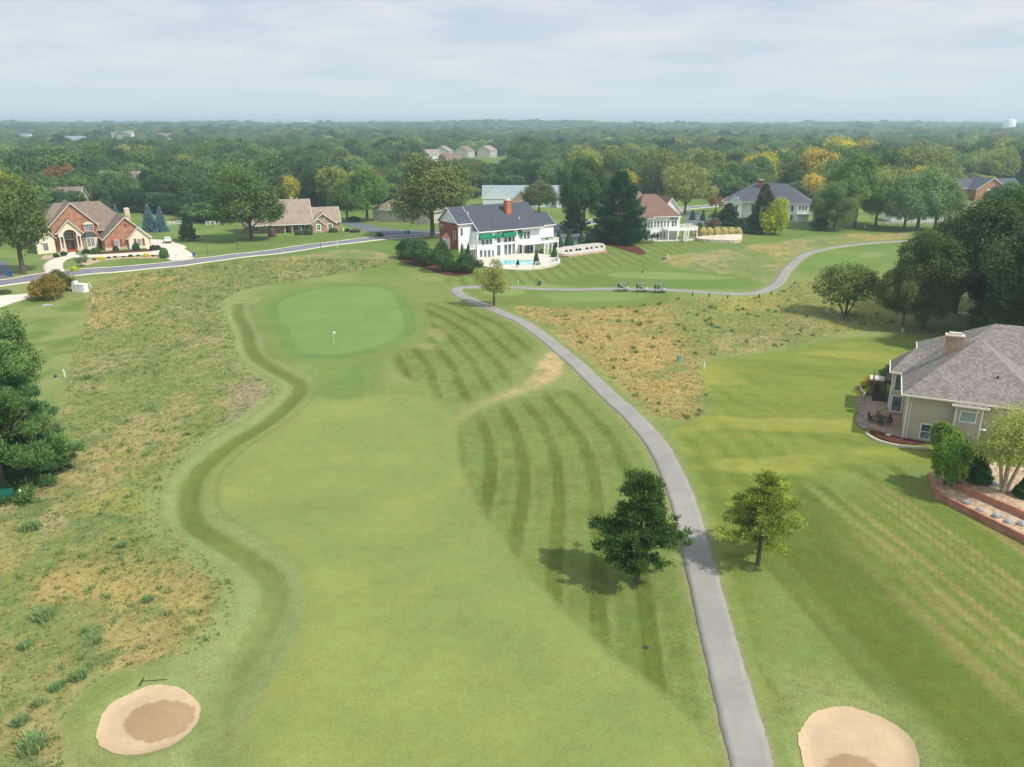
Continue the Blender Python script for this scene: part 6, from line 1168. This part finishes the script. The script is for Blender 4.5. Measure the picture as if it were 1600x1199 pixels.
def person(p, rz, pose, shirt, shorts, cap, skin, label):
    e = empty('person', p, rz, label, 'person')       # faces +x
    if pose == 'sit': J = dict(pel=(-.15, 0, .98), chest=(-.2, 0, 1.38), neck=(-.18, 0, 1.52), head=(-.15, 0, 1.66), top=(-.15, 0, 1.76), sh=(-.2, .19, 1.44), el=(0, .25, 1.2), ha=(.22, .18, 1.14), hip=(-.13, .09, .96), kn=(.28, .12, .94), an=(.38, .12, .52), to=(.55, .13, .47))
    elif pose == 'putt': J = dict(pel=(-.12, 0, .92), chest=(.12, 0, 1.27), neck=(.22, 0, 1.36), head=(.33, 0, 1.40), top=(.42, 0, 1.44), sh=(.12, .18, 1.28), el=(.28, .16, 1.02), ha=(.36, .03, .82), hip=(-.1, .1, .9), kn=(.0, .16, .5), an=(-.06, .18, .09), to=(.12, .2, .04))
    else: J = dict(pel=(0, 0, .95), chest=(0, 0, 1.33), neck=(.01, 0, 1.48), head=(.03, 0, 1.62), top=(.03, 0, 1.72), sh=(0, .19, 1.4), el=(.06, .25, 1.12), ha=(.22, .22, .93), hip=(0, .1, .92), kn=(.02, .12, .5), an=(-.01, .13, .09), to=(.16, .14, .04))
    V = []; E = []; Rr = []; ix = {}
    def add(n, q, r, par=None):
        ix[n] = len(V); V.append(Vector(q)); Rr.append(r)
        if par: E.append((ix[par], ix[n]))
    add('pel', J['pel'], .15); add('chest', J['chest'], (.15, .13), 'pel'); add('neck', J['neck'], .055, 'chest'); add('head', J['head'], .095, 'neck'); add('top', J['top'], .07, 'head')
    for sd, sg in (('l', 1), ('r', -1)):
        f = lambda k: (J[k][0], J[k][1] * sg, J[k][2])
        add('sh' + sd, f('sh'), .065, 'chest'); add('el' + sd, f('el'), .042, 'sh' + sd); h = Vector(f('ha')); d = (h - Vector(f('el'))).normalized(); add('wr' + sd, h - d * .02, .028, 'el' + sd); add('pa' + sd, h + d * .06, (.036, .018), 'wr' + sd)
        sdv = Vector((-d.y, d.x, 0)).normalized() if abs(d.z) < .99 else Vector((0, 1, 0))
        for k, (o_, L) in enumerate(((-.027, .07), (-.009, .082), (.009, .078), (.027, .06))): add('f%s%d' % (sd, k), h + d * (.095) + sdv * o_, .009, 'pa' + sd); add('g%s%d' % (sd, k), h + d * (.085 + L) + sdv * o_ * 1.1 - Vector((0, 0, .02)), .0075, 'f%s%d' % (sd, k))
        add('th' + sd, h + d * .05 + sdv * .05, .011, 'pa' + sd)
        add('hip' + sd, f('hip'), .09, 'pel'); add('kn' + sd, f('kn'), .058, 'hip' + sd); add('an' + sd, f('an'), .038, 'kn' + sd); add('to' + sd, f('to'), (.045, .03), 'an' + sd)
    skin_obj('body', V, E, Rr, skin, e)
    hd = Vector(J['head']); fw = (Vector(J['top']) - hd); fx = Vector((1, 0, -.2)).normalized() if pose != 'putt' else Vector((.3, 0, -1)).normalized()
    MB().box(-.012, .012, -.012, .012, -.02, .03, Matrix.Translation(hd + fx * .1)).build('nose', skin, e)
    MB().ball(hd + fx * .088 + Vector((0, .035, .02)), .012, 6).ball(hd + fx * .088 + Vector((0, -.035, .02)), .012, 6).build('eyes', M_BLACKF, e)
    MB().box(-.004, .006, -.028, .028, -.006, .006, Matrix.Translation(hd + fx * .094 - Vector((0, 0, .045)))).build('mouth', M_SHUTTER, e)
    MB().ball(hd + Vector((-.015, 0, .035)), .102, 10, .85).build('hair', M_HAIR, e, True)
    if cap: MB().ball(hd + Vector((0, 0, .05)), .108, 10, .75).box(.04, .2, -.07, .07, .03, .045, Matrix.Translation(hd)).build('cap', cap, e, True)
    S = []; SE = []; SR = []
    for q, r in ((J['pel'], (.17, .15)), (J['chest'], (.175, .155)), (tuple((Vector(J['chest']) * .45 + Vector(J['neck']) * .55)), .085)): S.append(q); SR.append(r)
    SE = [(0, 1), (1, 2)]
    for sg in (1, -1): a = len(S); S.append((J['sh'][0], J['sh'][1] * sg, J['sh'][2])); m = (Vector(J['sh']) * .4 + Vector(J['el']) * .6); S.append((m.x, m.y * sg, m.z)); SR += [.088, .07]; SE += [(1, a), (a, a + 1)]
    skin_obj('shirt', S, SE, SR, shirt, e)
    S = [tuple(Vector(J['pel']) + Vector((0, 0, .02)))]; SR = [(.175, .155)]; SE = []
    for sg in (1, -1): a = len(S); S.append((J['hip'][0], J['hip'][1] * sg, J['hip'][2])); m = Vector(J['hip']) * .2 + Vector(J['kn']) * .8; S.append((m.x, m.y * sg, m.z)); SR += [.108, .085]; SE += [(0, a), (a, a + 1)]
    skin_obj('shorts', S, SE, SR, shorts, e)
    sh = MB()
    for sg in (1, -1): t_ = Vector((J['to'][0], J['to'][1] * sg, J['to'][2])); a_ = Vector((J['an'][0], J['an'][1] * sg, J['an'][2])); c_ = (t_ + a_) / 2; sh.ball((c_.x + .03, c_.y, t_.z + .01), .085, 8, .6)
    sh.build('shoes', M_WHITEF, e, True); return e
p = at(1004, 430.5); person(p, R(-60), 'putt', M_ORANGE, M_BLACKF, None, M_SKIN, 'golfer in orange shirt and black shorts bending over on the far green')
ps = p + Vector((.1, -.35, 0)); e = empty('golf_club', ps, R(-60), 'golf putter held by the golfer in orange', 'golf club'); MB().tube([(.1, .2, .86), (.3, .2, .03)], .012, 6).build('shaft', M_RIM, e); MB().box(.26, .34, .12, .24, 0, .04).build('club_head', M_DARKGREY, e)
pc = carts[0].location; person(at(969.5, 453.8) + Vector((0, 0, .0)), R(-10), 'stand', M_WHITEF, M_BLACKF, M_WHITEF, M_SKIN, 'person in white shirt and white cap standing behind the leftmost golf cart')
pc = carts[1].location; person(pc + Vector((-.12, -.22, -.05)), R(-4), 'sit', M_BLUEF, M_GREYF, None, M_SKIN, 'person in pale blue shirt sitting in the middle golf cart')
pc = carts[2].location; person(pc + Vector((-.12, -.22, -.05)), R(-3), 'sit', M_BROWNF, M_WHITEF, None, M_SKIN2, 'person in dark brown shirt sitting in the rightmost golf cart')
# flag on the near green
e = thing('flagstick', 522, 537, 'thin white flagstick with small white flag on the near green', 'golf flag', R(20)); MB().tube([(0, 0, -.1), (0, 0, 2.1)], .018, 8).build('pole', M_WHITEPL, e); MB().add([(0, .01, 2.08), (.2, .03, 2.05), (.38, -.02, 1.96), (.37, -.02, 1.72), (.2, .03, 1.72), (0, .01, 1.75), (0, -.01, 2.08), (.2, .01, 2.05), (.38, -.04, 1.96), (.37, -.04, 1.72), (.2, .01, 1.72), (0, -.01, 1.75)], [(0, 1, 4, 5), (1, 2, 3, 4), (6, 11, 10, 7), (7, 10, 9, 8), (0, 6, 7, 1), (1, 7, 8, 2), (2, 8, 9, 3), (3, 9, 10, 4), (4, 10, 11, 5)]).build('flag', M_WHITEF, e)
MB().tube([(0, 0, .004), (0, 0, .012)], .06, 12).build('cup', M_WHITEPL, e)
# stakes
SG = 'white marker stakes'
for u, v, h, w, tl, lb in [(145, 474, 1.2, .12, 18, 'leaning white stake below the utility cabinet'), (102, 589, 1.1, .12, -5, 'white stake on the lawn edge above the left trees'), (36, 782, 1.15, .12, -6, 'white stake beside the green utility box'), (1100, 577, 1.1, .12, 0, 'white stake at the corner of the golden grass'), (810, 444, .9, .12, 0, 'short white stake beside the far cart path'), (527, 387, 1.6, .16, 3, 'white post on the grass edge of the street'), (1044, 405, 1.4, .14, 0, 'white stake on the slope below the white deck'), (1351, 357, 1.0, .16, 0, 'tiny white stake in the shade behind the path curve')]:
    e = thing('marker_stake', u, v, lb, 'stake', 0, SG); M = Matrix.Rotation(R(tl), 4, 'Y'); MB().box(-w / 2, w / 2, -w / 2, w / 2, -.2, h, M).add([M @ Vector(q) for q in ((-w / 2, -w / 2, h), (w / 2, -w / 2, h), (w / 2, w / 2, h), (-w / 2, w / 2, h), (0, 0, h + .1))], [(0, 1, 4), (1, 2, 4), (2, 3, 4), (3, 0, 4)]).build('stake', M_WHITEPL, e)
e = thing('marker_stake', 142, 449, 'leaning white stake with yellow top near the utility cabinet', 'stake'); M = Matrix.Rotation(R(-18), 4, 'Y'); MB().box(-.07, .07, -.07, .07, -.2, .9, M).build('stake', M_WHITEPL, e); MB().ball(M @ Vector((0, 0, 1.05)), .22, 8).build('yellow_top', plain('yellow_plastic', lin(224, 190, 50), .5), e)
PG = 'low wooden posts along the cart path'
for i, (u, v) in enumerate([(1082, 462.5), (1108, 464.5), (1137, 466.5), (1186, 465.5), (1205, 461)]): e = thing('path_post', u, v, 'low dark post below the far cart path, %s from the left' % ['first', 'second', 'third', 'fourth', 'fifth'][i], 'post', 0, PG); MB().tube([(0, 0, -.2), (0, 0, .75), (0, 0, .8)], [.12, .12, .07], 8).build('post', M_DARKBROWN, e)
# lamps
def lamp(u, v, h, label, cat='lamp post'):
    e = thing('lamp_post', u, v, label, cat); MB().tube([(0, 0, -.2), (0, 0, .5), (0, 0, .55), (0, 0, h - .5)], [.1, .1, .06, .05], 10).build('pole', M_TEAL if h > 4 else M_BLACK, e); hd = MB(); z = h - .5
    hd.tube([(0, 0, z), (0, 0, z + .06)], [.09, .2], 8).tube([(0, 0, z + .4), (0, 0, z + .52), (0, 0, z + .6)], [.26, .08, .03], 8).build('lamp_head', M_BLACK, e); MB().tube([(0, 0, z + .06), (0, 0, z + .4)], [.15, .21], 8).build('lamp_glass', M_FGLASS, e)
lamp(325, 398, 5.2, 'tall green street lamp on the lawn by the blue bin'); lamp(371, 391, 2.6, 'short dark lamp post on the lawn left of the big round oak'); lamp(501, 389, 2.4, 'short dark lamp post in front of the street'); lamp(1527, 339, 4.0, 'dark lamp post by the far right street')
def bin_(u, v, label, m=M_BLUEBIN, h=1.1, rz=0.2, group=None):
    e = thing('wheelie_bin', u, v, label, 'bin', rz, group); b = MB(); b.add([(-.24, -.26, .08), (.24, -.26, .08), (.24, .26, .08), (-.24, .26, .08), (-.32, -.34, h - .12), (.32, -.34, h - .12), (.32, .36, h - .12), (-.32, .36, h - .12)], [(0, 3, 2, 1), (4, 5, 6, 7), (0, 1, 5, 4), (1, 2, 6, 5), (2, 3, 7, 6), (3, 0, 4, 7)]).build('body', m, e)
    MB().profile([(-.38, h - .115), (.42, h - .115), (.42, h - .06), (.0, h + .03), (-.38, h - .04)], -.35, .35, 'x').build('lid', m, e)
    for x in (-.27, .2): wheel(e, x + .03, .28, .11, .06)
BG2 = 'blue wheelie bins by the street'
bin_(303, 402, 'blue wheelie bin at the end of the pale driveway', group=BG2, h=1.3); bin_(17, 432, 'blue wheelie bin at the left edge beside the street', group=BG2, h=1.5); bin_(634, 366.5, 'left one of two blue bins by the dark driveway', group=BG2, h=1.3); bin_(638.5, 366.5, 'right one of two blue bins by the dark driveway', m=M_BLUEBIN, group=BG2, h=1.3)
bin_(843, 446, 'dark green bin beside the far cart path', M_TEAL, 1.0); e = thing('bin_post', 839, 446, 'thin green post beside the dark green bin', 'post'); MB().tube([(0, 0, -.1), (0, 0, 1.5)], .05, 8).box(-.15, .15, -.03, .03, 1.3, 1.55).build('post', M_TEAL, e)
def pedestal(name, u, v, h, w, label, m=M_TEAL, cat='utility box'):
    e = thing(name, u, v, label, cat, .3); MB().add([(-w * .5, -w * .4, 0), (w * .5, -w * .4, 0), (w * .5, w * .4, 0), (-w * .5, w * .4, 0), (-w * .5, -w * .4, h * .85), (w * .5, -w * .4, h * .85), (w * .45, w * .35, h), (-w * .45, w * .35, h)], [(0, 3, 2, 1), (4, 5, 6, 7), (0, 1, 5, 4), (1, 2, 6, 5), (2, 3, 7, 6), (3, 0, 4, 7)]).build('housing', m, e); MB().box(-w * .52, w * .52, -w * .42, w * .42, -.1, .06).build('base', M_CONC, e); return e
pedestal('utility_pedestal', 1061, 565, 1.15, .5, 'teal grey utility pedestal in the golden grass', plain('teal_grey_metal', lin(110, 140, 142), .5)); pedestal('utility_box', 12, 782, 1.1, 1.3, 'green utility box under the large left tree'); pedestal('utility_pedestal', 87, 591, .5, .4, 'small dark green box left of the white stake'); pedestal('utility_pedestal', 1410, 519, .8, .4, 'small teal post box in the oak shade', plain('pale_teal', lin(150, 196, 192), .5))
pedestal('irrigation_box', 1037, 406, .5, 1.0, 'low grey green box on the slope beside a white stake', M_DARKGREY)
e = thing('ball_washer', 1218, 795, 'dark teal ball washer on a post, right of the yellowish pine', 'ball washer'); MB().tube([(0, 0, -.1), (0, 0, .8)], .05, 8).build('post', M_DARKGREY, e); MB().tube([(0, 0, .7), (0, 0, 1.15), (0, 0, 1.2)], [.2, .24, .14], 12).build('washer', M_TEAL, e)
e = thing('marker_stake', 1206, 785, 'white stake half hidden behind the top of the yellowish pine', 'stake', 0, SG); MB().box(-.05, .05, -.05, .05, -.2, 1.2).build('stake', M_WHITEPL, e)
e = thing('drain_cover', 1009, 1012, 'small round dark drain cover in the mown grass', 'drain cover'); MB().tube([(0, 0, -.05), (0, 0, .05)], .2, 14).build('cover', M_DARKGREY, e)
# bunker rake
e = thing('bunker_rake', 222, 1066, 'grey bunker rake lying above the left bunker', 'rake', R(4)); MB().tube([(0, 0, .08), (1.6, .1, .06)], .02, 6).build('handle', M_DARKGREY, e); rk = MB().box(-.03, .03, -.4, .3, .04, .12)
for i in range(9): rk.box(-.015, .015, -.38 + i * .08, -.36 + i * .08, -.02, .05)
rk.build('rake_head', M_DARKGREY, e)
# white cabinet by the street corner
e = thing('utility_cabinet', 122, 457, 'white boxy cabinet with rounded hump beside the golden brown bush', 'cabinet', R(-12)); MB().box(-.6, 1.6, 0, 1.4, -.3, 1.7).build('body', M_WHITEPL, e); MB().profile([(-1.5, -.3), (-.6, -.3), (-.6, 2.1), (-.75, 2.35), (-1.1, 2.4), (-1.4, 2.2), (-1.5, 1.7)], .1, 1.2, 'y').build('hump', M_WHITEPL, e); MB().box(-.65, 1.65, -.05, 1.45, 1.7, 1.78).build('lid', M_TRIM, e); MB().box(.2, .24, -.03, 0, .1, 1.6).build('door_gap', M_DARKGREY, e)
e = thing('letter_box', 593, 367, 'white letter box standing in the dark shrub by the street', 'letter box'); MB().box(-.06, .06, -.06, .06, 0, 1.9).build('post', M_TRIM, e); MB().profile([(-.2, 1.85), (.2, 1.85), (.2, 2.1), (.12, 2.22), (-.12, 2.22), (-.2, 2.1)], -.35, .35, 'y').build('box', M_WHITEPL, e)
e = thing('boulder', 58, 462, 'pale rock pile at the end of the left edge drive', 'boulder'); o = link('rocks', rock_mesh(90), M_ROCK, e); o.scale = (1.3, .7, .6)
e = thing('boulder', 74, 477, 'flat pale rock on the lawn below the golden brown bush', 'boulder'); o = link('rocks', rock_mesh(91), M_ROCK, e); o.scale = (1.2, .6, .3)
e = thing('boulder', 278, 401, 'pale and reddish rocks at the driveway mouth', 'boulder'); o = link('rocks', rock_mesh(92), M_STONE, e); o.scale = (1.2, .7, .8)
# vehicles
M_CARWHITE = plain('white_car_paint', lin(236, 238, 240), .25, .02, 2, .7); M_CARBLUE = plain('dark_blue_car_paint', lin(40, 52, 76), .25, .04, 2, .7); M_REDP = plain('tail_lamp_red', lin(170, 30, 30), .3, .05, 3, .6)
def suv(u, v, rz, paint, label, L=4.9, W=1.95, Hh=1.85):
    e = thing('parked_suv', u, v, label, 'car', rz); b = MB(); x0, x1 = -L / 2, L / 2
    lo = [(x0, .35), (x1, .35), (x1 + .02, .75), (x1 - .15, 1.0), (x1 - 1.25, 1.12), (x0 + .1, 1.15), (x0 - .05, .8)]; b.profile(lo, -W / 2, W / 2, 'y'); body = b.build('body', paint, e)
    P = [(x0 + .1, 1.15), (x1 - 1.25, 1.12), (x1 - 2.0, Hh - .08), (x1 - 2.4, Hh), (x0 + .55, Hh), (x0 + .28, Hh - .1)]; V = []
    for sg in (-1, 1): V += [(x, sg * (W / 2 - .04 - .16 * (z - 1.1) / (Hh - 1.1)), z) for x, z in P]
    n = len(P); MB().add(V, [tuple(range(n)), tuple(range(n, 2 * n))[::-1]] + [(i, n + i, n + (i + 1) % n, (i + 1) % n) for i in range(n)]).build('cabin', paint, e)
    g = MB()
    for sg in (-1, 1):
        yq = lambda z: sg * (W / 2 - .03 - .16 * (z - 1.1) / (Hh - 1.1))
        for a, c in ((x0 + .4, x0 + 1.35), (x0 + 1.45, x0 + 2.35), (x0 + 2.45, x1 - 1.65)): g.add([(a, yq(1.2), 1.2), (c, yq(1.2), 1.2), (c - (.3 if c > 0 else 0), yq(Hh - .16), Hh - .16), (a + (.06 if a < x0 + .5 else 0), yq(Hh - .16), Hh - .16)], [(0, 1, 2, 3)])
    g.add([(x0 + .12, -W / 2 + .22, 1.2), (x0 + .12, W / 2 - .22, 1.2), (x0 + .25, W / 2 - .34, Hh - .18), (x0 + .25, -W / 2 + .34, Hh - .18)], [(0, 1, 2, 3)]); g.add([(x1 - 1.27, -W / 2 + .2, 1.18), (x1 - 1.27, W / 2 - .2, 1.18), (x1 - 1.93, W / 2 - .32, Hh - .15), (x1 - 1.93, -W / 2 + .32, Hh - .15)], [(0, 1, 2, 3)]); g.build('window', M_GLASS, e)
    MB().box(x0 - .1, x0 + .1, -W / 2 + .02, W / 2 - .02, .35, .72).build('bumper', M_DARKGREY, e); MB().box(x1 - .1, x1 + .08, -W / 2 + .02, W / 2 - .02, .32, .58).build('bumper', M_DARKGREY, e)
    for sg in (-1, 1): MB().box(x0 - .07, x0 + .15, sg * (W / 2 - .12) - .08, sg * (W / 2 - .12) + .08, .85, 1.12).build('tail_light', M_REDP, e); MB().box(x1 - .12, x1 + .04, sg * (W / 2 - .3) - .18, sg * (W / 2 - .3) + .18, .72, .9).build('headlight', M_TRIM, e); MB().box(x1 - 1.6, x1 - 1.4, sg * (W / 2 + .02) - .12, sg * (W / 2 + .02) + .12, 1.15, 1.32).build('mirror', paint, e)
    MB().box(x0 - .12, x0 - .1, -.26, .26, .78, .92).build('number_plate', M_TRIM, e)
    for x in (x0 + .85, x1 - .9):
        for sg in (-1, 1): wheel(e, x, sg * (W / 2 - .12), .37, .25)
    return e
s_ = suv(262, 380, R(118), M_CARWHITE, 'white four wheel drive parked on the pale driveway, seen from behind'); s_.location.z += .12
c_ = suv(1111, 352, R(20), M_CARBLUE, 'dark blue car behind the brownish shrub by the rose roofed house'); c_.location.z += .1
c_ = suv(1506, 337, R(10), M_CARWHITE, 'white car by the small white outbuilding'); c_.location.z += .1
c_ = suv(1440 - 2, 345, R(5), M_CARBLUE, 'dark car half hidden behind the grey green trees'); c_.location.z += .1
c_ = suv(525, 327, R(20), M_CARWHITE, 'white car glimpsed at the wood edge behind the tan roofed house'); c_.location.z += .1
# patio furniture
tp = Vector((*flat_at(1374, 660, zpat), zpat)); e = empty('patio_table', tp, .3, 'round dark patio table on the smooth patio', 'table'); MB().tube([(0, 0, .7), (0, 0, .74)], .75, 20).build('tabletop', M_DARKBROWN, e)
for k in range(4): a = k * 1.57 + .4; MB().tube([(.5 * math.cos(a), .5 * math.sin(a), 0), (.4 * math.cos(a), .4 * math.sin(a), .7)], .03, 6).build('leg', M_DARKBROWN, e)
def chair():
    e = empty('patio_chair', (0, 0, 0)); MB().box(-.25, .25, -.25, .25, .4, .46).build('seat', M_DARKBROWN, e); b = MB().box(-.25, .25, .22, .26, .46, .55).box(-.25, .25, .26, .30, .88, .95)
    for i in range(5): b.box(-.24 + i * .11, -.2 + i * .11, .235, .28, .5, .9)
    b.build('backrest', M_DARKBROWN, e); MB().box(-.29, -.25, -.22, .24, .62, .66).build('armrest', M_DARKBROWN, e); MB().box(.25, .29, -.22, .24, .62, .66).build('armrest', M_DARKBROWN, e)
    for x in (-.25, .25):
        for y in (-.24, .24): MB().tube([(x, y, 0), (x, y, .64 if y < 0 else .5)], .022, 6).build('leg', M_DARKBROWN, e)
    return e
ch0 = chair()
for i, (a, lb) in enumerate([(0.2, 'on the house side'), (1.3, 'on the far right side'), (2.3, 'on the far left side'), (3.3, 'on the lawn side'), (4.4, 'on the near left side'), (5.4, 'on the near right side')]):
    c = ch0 if i == 0 else copy_tree(ch0); c.location = tp + Vector((1.15 * math.cos(a), 1.15 * math.sin(a), 0)); c.rotation_euler.z = a - math.pi / 2; tag(c, 'dark slatted patio chair at the round table, ' + lb, 'chair', 'patio chairs round the table')
e = empty('stepping_stone', Vector((*flat_at(1388, 680, zpat), zpat + .0)), 0, 'round pale stone in the mulch bed', 'stepping stone'); MB().tube([(0, 0, -.02), (0, 0, .05)], .3, 14).build('stone', M_CONC, e)
for i, (q, lb) in enumerate([((17.2, -2.6), 'dark lounge chair near the patio doors of the pool house'), ((22.6, -2.2), 'dark lounge chair under the deck of the pool house')]):
    w = H.e.matrix_basis @ Vector((q[0], q[1], 0)); c = copy_tree(ch0); c.location = (w.x, w.y, zp); c.rotation_euler.z = .6 + i; tag(c, lb, 'chair', 'pool side chairs')

# ------------------------------------------------------------------ unmown grass: tufts over the native areas
def tufts():
    r = np.random.default_rng(44); Vs = []; Tn = []; Cc = []
    def scatter(P, n, hmin, hmax, blades, cols, dens=None, spread=.25):
        x0, y0 = P.min(0); x1, y1 = P.max(0); y1 = min(y1, 215); x0, x1 = max(x0, -95), min(x1, 110); y0 = max(y0, 30)
        # more of them nearer, where each one shows
        yy = y0 + (y1 - y0) * r.random(n * 3) ** 1.5; xx = r.uniform(x0, x1, n * 3); ok = inside(xx, yy, P) & (np.abs(xx) < .68 * yy + 6); xx, yy = xx[ok][:n], yy[ok][:n]
        if dens is not None: k = r.random(len(xx)) < sst(.38, .6, fbm(xx / 5, yy / 7, dens, 3)); xx, yy = xx[k], yy[k]
        c, _ = seg_dist(xx, yy, CART); k = c > 3.0; xx, yy = xx[k], yy[k]; zc = terrain(xx, yy); m = len(xx); h = r.uniform(hmin, hmax, m) * (1 + yy / 160); ci_ = r.integers(0, len(cols), m)
        i = np.repeat(np.arange(m), blades); a = r.uniform(0, 6.28, len(i)); lean = r.uniform(.2, 1.0, len(i)); L = h[i] * r.uniform(.6, 1.1, len(i)); bx = xx[i] + r.normal(size=len(i)) * spread * h[i]; by = yy[i] + r.normal(size=len(i)) * spread * h[i]
        w = .02 + .035 * h[i] * (1 + yy[i] / 120); px, py = -np.sin(a) * w, np.cos(a) * w; ex, ey = bx + np.cos(a) * L * lean * .7, by + np.sin(a) * L * lean * .7; ez = zc[i] + L * (1 - .35 * lean)
        q = np.stack([np.c_[bx - px, by - py, zc[i] - .02], np.c_[bx + px, by + py, zc[i] - .02], np.c_[ex + px * .3, ey + py * .3, ez], np.c_[ex - px * .3, ey - py * .3, ez]], 1)
        Vs.append(q.reshape(-1, 3)); base = np.array(cols)[ci_][i] * r.uniform(.75, 1.25, (len(i), 1)); Cc.append(base)
    g1, g2, g3, tn, og = lin(150, 170, 108), lin(136, 162, 104), lin(168, 176, 108), lin(208, 194, 142), lin(218, 188, 122)
    scatter(NATIVE_L, 16000, .07, .2, 9, [g1, g2, g3, g3, g3, tn, tn]); scatter(NATIVE_R, 7000, .08, .22, 8, [g3, tn, og, og, g1]); scatter(NATIVE_L, 900, .2, .42, 20, [lin(150, 172, 112), lin(140, 162, 106), lin(158, 176, 112)], 81, .35)
    scatter(NATIVE_R, 260, .2, .42, 18, [lin(104, 128, 84), lin(120, 138, 84)], 83, .35)
    big = pts([(40, 960), (70, 965), (75, 985), (45, 985)]); 
    for (u, v), s in (((55, 1168), .85), ((68, 966), .7), ((50, 822), .75), ((40, 1010), .5), ((125, 1058), .6), ((135, 593), .55), ((90, 1075), .45), ((30, 1130), .5), ((190, 850), .45), ((230, 940), .45), ((60, 1100), .4)):
        p = np.array([[flat_at(u, v)[0] + dx * .5 * s, flat_at(u, v)[1] + dy * .5 * s] for dx, dy in ((-1, -1), (1, -1), (1, 1), (-1, 1))]); scatter(p, 10, .7 * s, 1.0 * s, 60, [lin(148, 176, 122), lin(168, 188, 128)], None, .22)
    V = np.vstack(Vs); Ccat = np.vstack(Cc); m = mesh_np('long_grass_tufts', V, np.arange(len(V)).reshape(-1, 4)); a = m.attributes.new('Col', 'FLOAT_COLOR', 'FACE'); a.data.foreach_set('color', np.c_[Ccat, np.ones(len(Ccat))].astype(np.float32).ravel())
    t = NT('grass_blades'); q = t.n.new('ShaderNodeAttribute'); q.attribute_name = 'Col'; t.out(q.outputs['Color'], .7, .1); tr = t.n.new('ShaderNodeBsdfTranslucent'); t.l.new(q.outputs['Color'], tr.inputs[0]); mx = t.n.new('ShaderNodeMixShader'); mx.inputs[0].default_value = .5; t.l.new(t.b.outputs[0], mx.inputs[1]); t.l.new(tr.outputs[0], mx.inputs[2]); t.l.new(mx.outputs[0], t.n['Material Output'].inputs[0])
    tag(link('long_grass_tufts', m, t.m), 'long unmown grass tufts over the rough areas', 'grass', None, 'stuff')
tufts()
# ------------------------------------------------------------------ haze
HAZE = 0.00025
hz = MB().box(-7500, 7500, -500, 9000, -40, 68).build('haze', None); t = NT('haze_air'); t.n.remove(t.b); pv = t.n.new('ShaderNodeVolumePrincipled'); pv.inputs['Color'].default_value = (.62, .86, 1.0, 1); pv.inputs['Density'].default_value = HAZE; pv.inputs['Anisotropy'].default_value = .2
t.l.new(pv.outputs[0], t.n['Material Output'].inputs['Volume']); hz.data.materials.append(t.m); tag(hz, 'pale blue haze between the near course and the horizon', 'haze', None, 'stuff')
